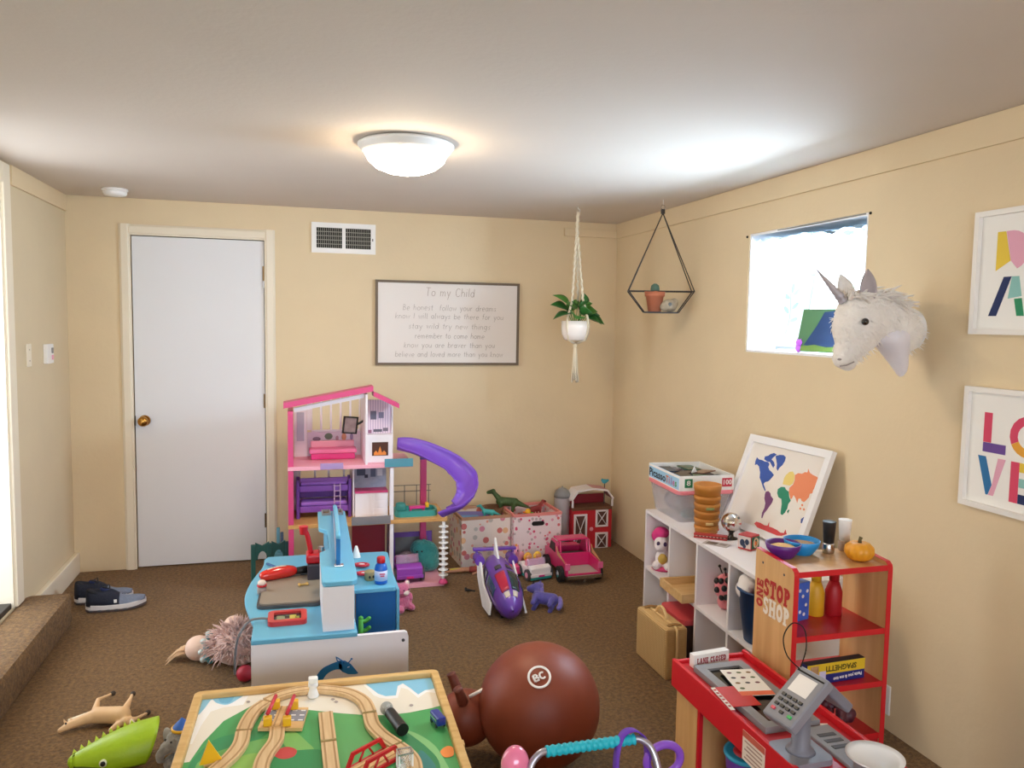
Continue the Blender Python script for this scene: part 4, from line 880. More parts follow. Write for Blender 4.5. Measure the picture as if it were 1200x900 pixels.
for x in (-.003, .013): MB().sph((x, -.0235 if x < .005 else -.0205, .018), (.005, .003, .007), seg=10, ring=8).build('eye', M_black, g)
for i, (u, v, z) in enumerate(((421, 660, TZ+.03), (424, 670, TZ+.03))):
    c = on(u, v, TZ+.02)
    g = thing('toy_clip', ['red and white toy clip lying beside the white cone', 'red and white toy clip touching the tan tin'][i], 'toy', (c.x, c.y, TZ+.0005), -.25, group='red toy clips on the vet desk')
    MB().tube([Vector((.03*math.cos(a)+.012, .018*math.sin(a), .012)) for a in [k*PI/8 for k in range(16)]], .007, n=8, closed=True).build('handle_loop', mat('clip_red', '#cf2638', .3, coat=.3), g)
    MB().box((-.04, .004, .012), (.05, .014, .012), .004).build('jaw', MATS['clip_red'], g); MB().sph((.012, 0, .0125), (.017, .008, .006)).build('white_pad', M_white, g)
c = on(417, 656, TZ)
g = thing('toy_cone', 'white toy pet cone behind the two red clips', 'toy', (c.x+.005, c.y+.04, TZ+.0005))
MB().lathe([(.022, 0), (.021, .003), (.006, .055), (.005, .056), (.019, .003)]).build('cone', M_white, g)
# red toy microscope at the notch
c = Vector((.075, 3.5, TZ))
g = thing('toy_microscope', 'red toy microscope arm beside the tower notch of the vet desk', 'toy', (.083, 3.46, TZ+.0005))
MB().bb((-.03, -.05, 0), (.045, .06, .085), .006).build('base', mat('scope_dark', '#3a3440', .5), g); MB().bb((-.035, -.04, .0853), (.05, .05, .125), .01).build('stage', M_red, g)
MB().tube(bez([(-.015, .0, .125), (-.02, .0, .16), (-.03, .0, .205), (-.042, .0, .225), (-.06, .0, .228)], 5), .011, n=10).build('arm', M_red, g); MB().cyl((-.045, 0, .21), (-.045, 0, .245), .016, .02, 14).build('eyepiece', M_red, g)
MB().cyl((.03, .0, .1255), (.03, .0, .150), .013, n=14).build('lens', M_silver, g)
# green thing under the right hand table
c = Vector((.30, 3.24, 0))
g = thing('toy_cactus', 'bright green toy cactus against the blue cupboard front', 'toy', (.268, 3.25, 0))
M_gl = mat('lime_green', '#4fb04a', .6)
MB().lathe([(.03, 0), (.034, .02), (.028, .14), (0, .14)]).build('pot', M_mb, g); MB().tube([(0, 0, .14), (0, 0, .29)], [.012, .011], n=12).sph((0, 0, .29), .011).build('trunk', M_gl, g)
for z in (.19, .235, .275): MB().tube(bez([(.008, 0, z), (.02, 0, z+.002), (.034, 0, z+.012)], 4), .009, n=8).sph((.034, 0, z+.012), .009).build('arm', M_gl, g)
# ================================================================== dark green play fence by the door, light blue box
c = PZ(320, 690, 0)
g = thing('toy_fence', 'dark green toy stable gate between the door and the dollhouse', 'toy', (-.140, 4.60, 0), .15)
for x in (-.09, 0, .1): MB().bb((x-.012, -.012, 0), (x+.012, .012, .26), .004).build('post', M_dteal, g)
for x0 in (-.078, .012):
    m = MB(); m.prism([(x0, .27), (x0, .17), (x0+.01, .17)]+[(x0+.038+.026*math.cos(a), .17+.05*math.sin(a)) for a in [PI-k*PI/8 for k in range(9)]]+[(x0+.076, .17), (x0+.076, .27), (x0+.038, .25)], .014, TR(0, .007, 0) @ RX(PI/2)); m.build('arch_panel', M_dteal, g)
g = thing('toy_box', 'light blue toy block tower beside the pink dollhouse wall', 'toy', (-.085, 4.80, 0), .05)
MB().bb((-.035, -.035, 0), (.035, .035, .15), .004).build('base', mat('aqua_plastic', '#6fb6c4', .4), g); MB().bb((-.02, -.02, .1503), (.0, .0, .30), .004).build('mast', MATS['aqua_plastic'], g); MB().bb((.002, -.018, .1503), (.02, .0, .27), .003).build('slide_rail', mat('slate_blue', '#5a7691', .4), g)
# ================================================================== storage cubes by the wall
def bin_mat(name, base, cols, scale, thr):
    m = mat(name, base, .8); N, L = m.node_tree.nodes, m.node_tree.links; tc = N.new('ShaderNodeTexCoord'); b = N['Principled BSDF']
    v = N.new('ShaderNodeTexVoronoi'); v.inputs['Scale'].default_value = scale; L.new(tc.outputs['Object'], v.inputs['Vector'])
    r = N.new('ShaderNodeValToRGB'); r.color_ramp.interpolation = 'CONSTANT'; r.color_ramp.elements[0].color = lin(cols[0]); e = r.color_ramp.elements
    for i, c in enumerate(cols[1:]): 
        q = e.new((i+1)/len(cols)) if i+1 < len(cols)-1 or True else None; q.color = lin(c)
    e[-1].color = lin(cols[-1])
    sp = N.new('ShaderNodeSeparateColor'); L.new(v.outputs['Color'], sp.inputs[0]); L.new(sp.outputs[0], r.inputs['Fac'])
    lt = N.new('ShaderNodeMath'); lt.operation = 'LESS_THAN'; lt.inputs[1].default_value = thr; L.new(v.outputs['Distance'], lt.inputs[0])
    x = N.new('ShaderNodeMix'); x.data_type = 'RGBA'; x.inputs[6].default_value = lin(base); L.new(lt.outputs[0], x.inputs[0]); L.new(r.outputs['Color'], x.inputs[7]); L.new(x.outputs[2], b.inputs['Base Color']); return m
def fabric_bin(label, c, rz, w, d, h, M, M_in, slot):
    g = thing('storage_bin', label, 'storage bin', c, (0, 0, rz), 'patterned toy bins along the back wall'); t = .008
    for nm, a, b in (('front_panel', (-w/2, -d/2, 0), (w/2, -d/2+t, h)), ('back_panel', (-w/2, d/2-t, 0), (w/2, d/2, h)), ('side_panel', (-w/2, -d/2+t, 0), (-w/2+t, d/2-t, h)), ('side_panel', (w/2-t, -d/2+t, 0), (w/2, d/2-t, h)), ('bottom_panel', (-w/2+t, -d/2+t, 0), (w/2-t, d/2-t, t))):
        MB().bb(a, b, .002).build(nm, [M], g)
    MB().ring([(-w/2-.003, -d/2-.003), (w/2+.003, -d/2-.003), (w/2+.003, d/2+.003), (-w/2-.003, d/2+.003)], [(-w/2+t+.002, -d/2+t+.002), (w/2-t-.002, -d/2+t+.002), (w/2-t-.002, d/2-t-.002), (-w/2+t+.002, d/2-t-.002)], .018, TR(0, 0, h-.012)).build('rim_binding', M_in, g)
    if slot: MB().prism(rrect(.085, .028, .0135, 4), .002, TR(0, -d/2-.0021, h-.06) @ RX(PI/2) @ TR(0, 0, -.0001)).build('handle_slot', M_dark, g)
    return g
M_bf = bin_mat('butterfly_cloth', '#efe2d6', ['#e9a58f', '#d98a9a', '#c9c2b6', '#e8b98a', '#d3766f'], 21, .42)
M_dt = bin_mat('dotted_cloth', '#f0dfe0', ['#d9577a', '#e6a0b4', '#c5b3b3', '#dc6f70'], 34, .33)
M_cr = mat('coral_cloth', '#e08a83', .8)
fabric_bin('white toy bin with peach butterfly pattern beside the dollhouse slide', (1.165, 4.86, 0), .06, .325, .30, .315, M_bf, mat('tan_cloth', '#b98a6c', .8), False)
fabric_bin('white toy bin with pink dot pattern and a handle slot', (1.50, 4.83, 0), .05, .325, .30, .325, M_dt, M_cr, True)
# a filling under the toys so they rest on something
def fill(c, rz, z):
    m = MB(); m.box((0, 0, z/2+.008), (.29, .265, z-.006), .03); return m
single('folded_blanket', 'folded peach blanket filling the butterfly bin under the toys', 'blanket', fill(0, 0, .25), mat('blanket_peach', '#c59a80', .9), (1.165, 4.86, .001), .06)
single('folded_blanket', 'folded coral blanket filling the pink dot bin under the toys', 'blanket', fill(0, 0, .25), mat('blanket_coral', '#cf8d84', .9), (1.50, 4.83, .001), .05)
zt = .262
for i, (dy, M_b, lb) in enumerate(((0, mat('book_lilac', '#7b73c0', .5), 'lilac and white picture book lying on top in the butterfly bin'), )):
    g = thing('picture_book', lb, 'book', (1.128, 4.83, zt), Euler((.12, .08, .16)))
    MB().bb((-.105, -.09, 0), (.105, .09, .004), .001).build('cover', M_b, g); MB().bb((-.10, -.085, .0042), (.102, .085, .028), .001).build('pages', M_paper, g); MB().bb((-.105, -.09, .0282), (.105, .09, .034), .001).build('cover', M_b, g); MB().bb((-.1, -.088, .0342), (.02, .02, .0352), 0).build('cover_print', mat('cover_blue', '#6aa4d4', .5), g)
def dino(name, label, loc, rz, s, M, hrn=False, rx=0):
    g = thing(name, label, 'toy dinosaur', loc, Euler((rx, 0, rz))); k = s
    m = MB(); 
    def ch(a, b, ra, rb, n=7):
        a, b = Vector(a)*k, Vector(b)*k
        for i in range(n+1): m.sph(a.lerp(b, i/n), (ra+(rb-ra)*i/n)*k, seg=10, ring=8)
    ch((-.35, 0, .42), (.3, 0, .45), .2, .2); ch((.3, 0, .5), (.62, 0, .85), .14, .09); ch((.62, 0, .88), (.86, 0, .82), .11, .07); ch((-.4, 0, .42), (-1.05, 0, .2), .15, .03, 10)
    for x in (-.3, .25):
        for y in (-.15, .15): ch((x, y, .38), (x+.03, y*1.1, .07), .1, .07, 5)
    m.build('body', M, g, remesh=.05*k*.5)
    for y in (-.08, .08): MB().sph(Vector((.7, y, .93))*k, .025*k, seg=8, ring=6).build('eye', M_black, g)
    return g
dino('toy_dinosaur', 'teal toy dinosaur lying on the picture book in the butterfly bin', (1.205, 4.79, zt+.03), 2.7, .085, mat('dino_teal', '#3fa9a5', .5))
dino('toy_dinosaur', 'dark green toy dinosaur reaching out across both patterned bins', (1.36, 4.90, zt+.035), 2.75, .15, mat('dino_green', '#3f5a2b', .6, var=.3, vscale=20))
dino('toy_dinosaur', 'dark red toy dinosaur near the back of the pink dot bin', (1.56, 4.90, zt), .4, .10, mat('dino_maroon', '#8a3030', .6))
g = thing('toy_basket', 'brown woven toy basket in the butterfly bin', 'basket', (1.265, 4.90, zt))
MB().lathe([(.05, 0), (.06, .01), (.07, .075), (.064, .075), (.055, .015), (0, .012)], n=24, wob=lambda a, z: 1+.03*math.sin(12*a)).build('basket_body', mat('wicker_brown', '#7a5236', .8, bump=1, bscale=120), g)
g = thing('toy_duck', 'yellow and green toy duck at the front of the pink dot bin', 'toy', (1.475, 4.76, zt))
m = MB(); m.sph((0, 0, .025), (.03, .024, .025)); m.sph((-.012, 0, .062), (.02, .019, .02)); m.sph((.03, 0, .032), (.012, .01, .01)); m.build('body', M_yellow, g, remesh=.004)
MB().sph((-.036, 0, .06), (.012, .008, .005)).build('bill', M_orange, g); MB().tube([(.024*math.cos(a), .02*math.sin(a), .047) for a in [k*PI/8 for k in range(16)]], .008, n=6, closed=True).build('scarf', M_gl, g)
# ================================================================== barn
g = thing('toy_barn', 'red toy barn with white trim, grey silo and blue weather vane', 'toy barn', (1.93, 4.96, 0), .0)
cb = PZ(695, 648, 0)
def B_(u, v, y=4.93): return PY(u, v, y)
M_br = mat('barn_red', '#c2202f', .45)
yb0, yb1 = 4.93, 5.07
xl, xr = B_(670, 640).x, B_(716, 640).x; zt_ = B_(690, 598).z; ze = B_(668, 585).z; zp = B_(693, 572).z; xp = (xl+xr)/2
m = MB(); m.bb((xl, yb0, .0), (xr, yb0+.012, zt_), .002); m.build('barn_front', M_br, g, world=True)
MB().bb((xl, yb0+.0122, 0), (xl+.01, yb1, zt_), .001).build('barn_side', M_br, g, world=True); MB().bb((xr-.01, yb0+.0122, 0), (xr, yb1, zt_), .001).build('barn_side', M_br, g, world=True)
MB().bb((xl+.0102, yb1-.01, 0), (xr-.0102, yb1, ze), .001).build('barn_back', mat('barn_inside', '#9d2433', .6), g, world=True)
MB().bb((xl, yb0-.004, zt_+.0003), (xr, yb1, zt_+.022), .002).build('loft_floor', mat('loft_brown', '#6c4630', .6), g, world=True)
gm = [(xl-.012, ze-.005), (xl+.035, ze+.055), (xp, zp), (xr-.035, ze+.055), (xr+.012, ze-.005)]; gi = [(x+(xp-x)*.05, z-.011) for x, z in gm]
m = MB(); m.prism(gm+list(reversed(gi)), .014, Matrix(((1, 0, 0, 0), (0, 0, 1, yb0-.006), (0, 1, 0, 0), (0, 0, 0, 1)))); m.build('gable_trim', M_hw, g, world=True)
for x in (xl-.006, xr-.006): MB().bb((x, yb0-.005, zt_+.0225), (x+.012, yb0+.006, ze-.012), .002).build('trim_post', M_hw, g, world=True)
def slabp(nm, p, q, th, M):
    m = MB(); (xa, za), (xb, zb_) = p, q; m.prism([(xa, za), (xb, zb_), (xb, zb_-th), (xa, za-th)], yb1-yb0-.014, Matrix(((1, 0, 0, 0), (0, 0, 1, yb0+.0085), (0, 1, 0, 0), (0, 0, 0, 1)))); m.build(nm, M, g, world=True)
for p, q in zip(gm[:2], gm[1:3]): slabp('roof', p, q, .012, M_hw)
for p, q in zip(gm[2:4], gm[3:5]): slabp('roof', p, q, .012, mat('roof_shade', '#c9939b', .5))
MB().bb((xl+.09, yb0+.012, zp-.035), (xl+.13, yb0+.05, zp-.004)).build('skylight', M_br, g, world=True) if False else None
def xdoor(nm, ua, va, ub, vb):
    a, b = B_(ua, va), B_(ub, vb); x0, x1, z1, z0 = a.x, b.x, a.z, b.z; w, h = x1-x0, z1-z0; t = .012; y = yb0-.0003
    o = MB().ring([(x0, z0), (x1, z0), (x1, z1), (x0, z1)], [(x0+t, z0+t), (x1-t, z0+t), (x1-t, z1-t), (x0+t, z1-t)], .008, TR(0, y, 0) @ RX(PI/2)).build(nm, M_hw, g, world=True)
    MB().bb((x0+t, y-.002, z0+t), (x1-t, y-.0003, z1-t)).build('opening', mat('barn_opening', '#5d3d35', .8), o, world=True)
    for s in (1, -1):
        p, q = Vector((x0+t if s > 0 else x1-t, y-.005, z0+t)), Vector((x1-t if s > 0 else x0+t, y-.005, z1-t)); MB().tube([p, q], .0045, n=6, flat=(1, .6)).build('cross_brace', M_hw, o, world=True)
xdoor('barn_door', 672.5, 603, 687, 640); xdoor('barn_window', 698, 597.5, 712, 616.5); xdoor('barn_window', 697.5, 624, 711.5, 642.5)
hb_ = MB(); p = B_(693, 620, yb0-.003); hb_.sph(p, (.014, .003, .014)); hb_.build('emblem', M_hp2, g, world=True)
sc = B_(660, 640, 5.0); MB().lathe([(.055, 0), (.055, .345), (.057, .347)], (1.845-.075+.02, 5.02, 0), 24).build('silo', mat('silo_white', '#d9d4d8', .5), g, world=True)
MB().lathe([(.058, .3475), (.056, .37), (.044, .395), (.024, .41), (.006, .415), (.004, .425), (0, .425)], (1.845-.075+.02, 5.02, 0), 24).build('silo_dome', mat('silo_dome', '#8f9092', .5), g, world=True)
v0 = B_(709, 592, 5.0); v1 = B_(708.5, 566, 5.0)
MB().cyl((v1.x, 5.0, zt_+.022), (v1.x, 5.0, v1.z), .0035, n=8).build('vane_pole', M_dgrey, g, world=True)
m = MB(); m.sph((v1.x, 5.0, v1.z+.012), (.022, .009, .017)); m.sph((v1.x+.022, 5.0, v1.z+.018), (.012, .007, .010)); m.sph((v1.x-.018, 5.0, v1.z+.022), (.01, .006, .012)); m.build('weather_vane', mat('vane_teal', '#3fa3b4', .4), g, world=True, remesh=.004)
# ================================================================== pink truck
g = thing('toy_truck', 'hot pink toy pickup truck with open back and silver bumper', 'toy truck', (1.655, 4.43, 0), .02)
M_tk = mat('truck_pink', '#d42a6c', .3, coat=.4)
# local: +y is the front, the tailgate faces -y
W2 = .105
side = [(-.19, .05), (-.19, .125), (-.03, .14), (-.01, .215), (.085, .215), (.125, .15), (.20, .135), (.205, .05)]
for s in (-1, 1):
    m = MB(); m.prism(side, .012, Matrix(((0, 0, 1, s*W2-.006), (1, 0, 0, 0), (0, 1, 0, 0), (0, 0, 0, 1)))); o = m.build('body_side', M_tk, g); b = o.modifiers.new('b', 'BEVEL'); b.width = .004; b.segments = 2
    m = MB(); m.prism([(.005, .145), (.012, .2), (.078, .2), (.108, .15)], .003, Matrix(((0, 0, 1, s*(W2+.006)+(-.003 if s < 0 else 0)), (1, 0, 0, 0), (0, 1, 0, 0), (0, 0, 0, 1)))); m.build('side_window', M_black, o)
    m = MB(); m.prism([(-.17, .126), (-.04, .142), (-.02, .19), (-.05, .165)], .004, Matrix(((0, 0, 1, s*W2-.002+s*.009), (1, 0, 0, 0), (0, 1, 0, 0), (0, 0, 0, 1)))); m.build('side_rail', mat('rail_tan', '#c9966a', .5), o)
MB().bb((-W2+.0065, -.185, .05), (W2-.0065, .2, .064), .002).build('bed_floor', mat('bed_grey', '#b4afa9', .5), g)
MB().bb((-W2+.0065, -.035, .0645), (W2-.0065, -.022, .145), .003).build('cab_wall', M_tk, g)
MB().bb((-W2+.0065, -.01, .2155), (W2-.0065, .085, .228), .006).build('cab_roof', M_tk, g)
for x in (-W2+.018, W2-.018): MB().cyl((x, -.024, .1455), (x, -.008, .2155), .007, n=8).build('cab_pillar', M_tk, g)
MB().bb((-W2+.0065, .12, .0645), (W2-.0065, .2, .148), .01).build('bonnet', M_tk, g); MB().box((0, .02, .10), (.17, .06, .07), .01).build('seat', M_black, g)
MB().bb((-W2, -.2, .05), (W2, -.191, .070), .003).build('tailgate', M_tk, g); MB().bb((-W2-.004, -.212, .038), (W2+.004, -.2003, .062), .003).build('bumper', M_silver, g); MB().cyl((0, -.205, .02), (0, -.205, .0375), .012, n=12).build('tow_hook', M_silver, g)
for s in (-1, 1):
    MB().bb((s*W2-.016, -.197, .09), (s*W2+.016, -.188, .13), .004).build('tail_lamp', mat('lamp_pink', '#e86a9c', .3), g)
    for y in (-.115, .13):
        w = MB().cyl((s*(W2+.001), y, .048), (s*(W2+.031), y, .048), .048, n=24).build('wheel', mat('tyre', '#1b1b1d', .7), g); MB().cyl((s*(W2+.0315), y, .048), (s*(W2+.036), y, .048), .024, n=16).build('hubcap', M_silver, w)
# ================================================================== purple toy plane
g = thing('toy_jet', 'purple toy plane with white wings, nose towards the camera', 'toy plane', (1.086, 3.965, 0), -.07)
# local: nose at -y
M_pl = mat('plane_purple', '#6b3fa8', .3, coat=.4)
ys = [-.27, -.26, -.235, -.19, -.13, -.05, .05, .15, .22, .27]; rs = [.004, .028, .052, .075, .088, .094, .094, .09, .082, .07]; zs_ = [.075, .075, .078, .088, .10, .11, .115, .12, .125, .13]
def hull(u, v):
    t = v*(len(ys)-1); k = min(int(t), len(ys)-2); f = t-k; a = 2*PI*u; r = rs[k]+(rs[k+1]-rs[k])*f
    return (r*.92*math.cos(a), ys[k]+(ys[k+1]-ys[k])*f, zs_[k]+(zs_[k+1]-zs_[k])*f+r*1.12*math.sin(a)+.012)
m = MB(); m.sheet(hull, 28, 27); m.sph((0, .268, .142), (.064, .02, .078)); m.build('fuselage', M_pl, g)
def onhull(a, y, off=.0025):
    k = max(i for i in range(len(ys)-1) if ys[i] <= y); f = (y-ys[k])/(ys[k+1]-ys[k]); r = rs[k]+(rs[k+1]-rs[k])*f+off
    return Vector((r*.92*math.cos(a), y, zs_[k]+(zs_[k+1]-zs_[k])*f+r*1.12*math.sin(a)+.012))
def patch(nm, a0, a1, y0, y1, M, off=.0025): return MB().sheet(lambda u, v: onhull(a0+(a1-a0)*u, y0+(y1-y0)*v, off), 8, 8).build(nm, M, g, solid=.002, fix=False)
M_jw = mat('jet_window', '#2a2440', .15)
patch('windscreen', 1.66, 2.3, -.20, -.05, mat('jet_seat_red', '#b3243f', .3)); patch('windscreen', .82, 1.48, -.20, -.05, mat('jet_glass_dark', '#23383c', .2))
patch('nose_panel', 1.7, 2.2, -.232, -.205, mat('pale_panel', '#cfc0b2', .4)); patch('nose_panel', .95, 1.42, -.232, -.205, MATS['pale_panel'])
patch('roof_window', 1.7, 2.1, -.01, .04, M_jw); patch('roof_window', 1.0, 1.4, -.01, .04, M_jw)
patch('side_window', 2.55, 3.1, -.14, .02, mat('jet_teal', '#2c4c66', .2)); patch('side_window', 2.55, 3.1, .05, .16, M_jw); patch('side_window', .04, .6, -.14, .02, MATS['jet_teal'])
for s in (-1, 1):
    m = MB(); m.put([(s*.088, -.12, .075), (s*.098, -.14, .022), (s*.106, .02, .014), (s*.106, .20, .12), (s*.098, .27, .205), (s*.092, .18, .20), (s*.098, .06, .12)], [(0, 1, 2, 3, 4, 5, 6)]); m.build('wing', M_white, g, solid=.010)
m = MB(); m.prism([(.10, .205), (.12, .215), (.25, .325), (.262, .318), (.27, .21)], .012, Matrix(((0, 0, 1, -.006), (1, 0, 0, 0), (0, 1, 0, 0), (0, 0, 0, 1)))); o = m.build('tail_fin', M_white, g); b = o.modifiers.new('b', 'BEVEL'); b.width = .004
MB().bb((-.125, .255, .245), (.125, .29, .262), .005).build('tail_plane', M_pl, g)
for s in (-1, 1):
    MB().cyl((s*.095, .2, .205), (s*.095, .28, .205), .028, .03, 18).build('engine', M_pl, g); MB().bb((s*.105-.006, .25, .2351), (s*.105+.006, .28, .2448), .002).build('tail_strut', M_pl, g)
    MB().cyl((s*.03-.006, -.13, .014), (s*.03+.006, -.13, .014), .014, n=14).build('wheel', M_black, g); MB().cyl((s*.07-.006, .16, .02), (s*.07+.006, .16, .02), .02, n=14).build('wheel', M_black, g)
# ================================================================== little toys around the plane
def pony(name, label, loc, rot, s, M, M_h, cat='toy'):
    g = thing(name, label, cat, loc, rot)
    m = MB()
    def ch(a, b, ra, rb, n=6):
        a, b = Vector(a)*s, Vector(b)*s
        for i in range(n+1): m.sph(a.lerp(b, i/n), (ra+(rb-ra)*i/n)*s, seg=10, ring=8)
    ch((-.28, 0, .5), (.25, 0, .52), .22, .2); ch((.25, 0, .6), (.4, 0, .9), .14, .12); ch((.42, 0, .98), (.5, 0, .95), .2, .18); ch((.55, 0, .93), (.66, 0, .9), .13, .11)
    for x in (-.32, .25):
        for y in (-.12, .12): ch((x, y, .4), (x, y, .07), .1, .085, 5)
    for y in (-.1, .1): ch((.38, y, 1.12), (.36, y*1.2, 1.25), .06, .03, 3)
    m.build('body', M, g, remesh=.035*s)
    m = MB(); 
    for k in range(9): t = k/8; m.sph(Vector((.36-.22*t, .02*math.sin(k*2), 1.2-.55*t))*s, (.1*s, .07*s, .09*s), seg=10, ring=8)
    m.build('mane', M_h, g, remesh=.03*s)
    m = MB(); [m.sph(Vector((-.5-.12*math.sin(k/6*2), 0, .6-.45*k/6))*s, .09*s, seg=10, ring=8) for k in range(7)]; m.build('tail', M_h, g, remesh=.03*s)
    for y in (-.15, .15): MB().sph(Vector((.55, y, 1.02))*s, (.045*s, .03*s, .06*s), seg=10, ring=8).build('eye', M_black, g)
    return g
toy_car('toy_convertible', 'pink toy convertible between the plane and the white toy car', (1.258, 4.53, 0), .1, .18, .13, .11, mat('car_pink', '#d83d78', .3, coat=.4), M_lpink, False)
g = toy_car('toy_convertible', 'white and pink toy car with teal base carrying yellow dolls', (1.412, 4.44, 0), .2, .17, .165, .125, mat('car_white', '#efe8ea', .3, coat=.3), M_lpink, False)
MB().bb((-.07, -.09, .010), (.07, .06, .0245), .002).build('undertray', M_teal, g)
for i, (x, y, col, lb) in enumerate(((1.377, 4.46, '#e6a73c', 'orange haired small doll riding in the white toy car'), (1.442, 4.47, '#ecc044', 'yellow haired small doll riding in the white toy car'))):
    g = thing('toy_doll', lb, 'doll', (x, y, .078), .2)
    m = MB(); m.sph((0, 0, .016), (.014, .012, .02)); m.sph((0, 0, .046), .016); m.cyl((-.012, 0, .024), (-.022, -.012, .012), .004); m.cyl((.012, 0, .024), (.022, -.012, .012), .004); m.build('body', mat('doll_skin', '#e2a57f', .6), g, remesh=.003)
    m = MB(); m.sph((0, .004, .054), (.019, .017, .015)); m.sph((-.018, .006, .040), (.01, .01, .018)); m.sph((.018, .006, .040), (.01, .01, .018)); m.build('hair', mat('doll_hair%d' % i, col, .7), g, remesh=.003)
pony('toy_pony', 'pink toy pony standing behind the pink toy convertible', (1.365, 4.625, 0), (0, 0, -2.2), .13, mat('pony_pink', '#e79ab4', .5), mat('pony_orange', '#e8a050', .6))
pony('toy_pony', 'purple toy pony lying by the plane nose', (1.265, 3.87, .022), Euler((1.25, 0, 2.5)), .165, mat('pony_purple', '#5d56b5', .55, var=.3, vscale=40, sheen=.3), mat('pony_violet', '#7d6fd0', .7, var=.3, vscale=50, sheen=.4))
c = PZ(617, 693, 0)
single('toy_comb', 'tiny cream toy comb lying between the plane and the purple pony', 'toy', MB().tube(bez([(-.016, 0, .004), (-.005, .006, .004), (.012, 0, .004), (.022, -.01, .004)], 4), [.003]*4+[.004]*9, n=8), mat('cream_plastic', '#e8d79c', .5), (c.x, c.y, 0), -.6)
c = PZ(548, 693, 0)
m = MB(); m.sph((0, 0, .008), (.016, .012, .008)); m.cyl((.01, 0, .008), (.04, -.004, .006), .006, .003, 10); m.sph((-.012, .008, .012), (.008, .008, .010)); m.sph((.04, -.004, .006), .005)
single('toy_boot', 'small black toy boot lying on the carpet near the spiral pole', 'toy', m, M_black, (c.x, c.y, 0), -.3, remesh=.0025)
# fashion doll lying by the bins
g = thing('fashion_doll', 'bare legged doll with dark hair lying in front of the butterfly bin', 'doll', (1.045, 4.595, 0), 2.85)
m = MB()
def ch(a, b, ra, rb, n=8):
    a, b = Vector(a), Vector(b)
    for i in range(n+1): m.sph(a.lerp(b, i/n), ra+(rb-ra)*i/n, seg=10, ring=8)
ch((-.02, 0, .022), (.05, 0, .02), .017, .014); ch((-.07, 0, .024), (-.03, 0, .022), .013, .018); ch((-.09, 0, .026), (-.075, 0, .024), .007, .008, 3); m.sph((-.112, 0, .03), (.022, .018, .02))
ch((.05, -.011, .018), (.12, -.018, .012), .013, .009); ch((.12, -.018, .012), (.20, -.03, .009), .009, .006); ch((.05, .011, .018), (.12, .02, .012), .013, .009); ch((.12, .02, .012), (.19, .045, .009), .009, .006)
ch((-.068, -.02, .022), (-.02, -.045, .010), .007, .006); ch((-.068, .02, .022), (-.02, .048, .010), .007, .006)
m.build('body', mat('doll_peach', '#d99a74', .5), g, remesh=.004)
m = MB(); m.sph((-.124, 0, .034), (.022, .024, .026)); m.sph((-.15, .02, .02), (.03, .022, .018)); m.sph((-.16, -.02, .018), (.03, .02, .016)); m.sph((-.185, .0, .014), (.025, .03, .012)); m.build('hair', mat('dark_hair', '#3a2519', .7, bump=.6, bscale=100), g, remesh=.005)
MB().lathe([(.015, -.035), (.0195, -.0), (.0205, .025), (.017, .04)], n=16, M=TR(-.035, 0, .022) @ RY(PI/2)).build('top', mat('doll_top', '#a8493e', .7), g)
g = thing('toy_bottle', 'yellow toy bottle lying against the butterfly bin', 'toy bottle', (.945, 4.62, .014), Euler((0, PI/2, 2.9)))
MB().lathe([(.012, -.05), (.014, -.046), (.014, .01), (.008, .025), (0, .026)]).build('bottle', mat('lemon', '#e3cf4a', .4), g); MB().lathe([(.009, .0262), (.009, .042), (0, .043)]).build('cap', M_black, g)
# pink plush by the desk
g = thing('plush_toy', 'pink plush bear slumped on the carpet beside the vet desk', 'plush toy', (.55, 4.06, 0), .5)
m = MB(); m.sph((0, 0, .05), (.045, .04, .05)); m.sph((0, -.005, .115), (.042, .04, .038)); m.sph((-.035, -.03, .022), (.02, .035, .02)); m.sph((.035, -.03, .022), (.02, .035, .02)); m.sph((-.045, -.01, .065), (.016, .02, .03)); m.sph((.045, -.01, .065), (.016, .02, .03))
m.sph((-.032, 0, .148), (.015, .01, .016)); m.sph((.032, 0, .148), (.015, .01, .016)); m.build('body', mat('plush_pink', '#d86f96', .95, var=.15, vscale=30, bump=.8, bscale=90, sheen=.5), g, remesh=.006)
MB().sph((0, -.043, .108), (.017, .009, .013)).build('muzzle', mat('plush_cream', '#f0dcd2', .9), g); MB().sph((.03, -.008, .15), (.012, .009, .012)).build('ear_lining', MATS['plush_cream'], g)
for x in (-.016, .016): MB().sph((x, -.042, .125), .004, seg=8, ring=6).build('eye', M_black, g)
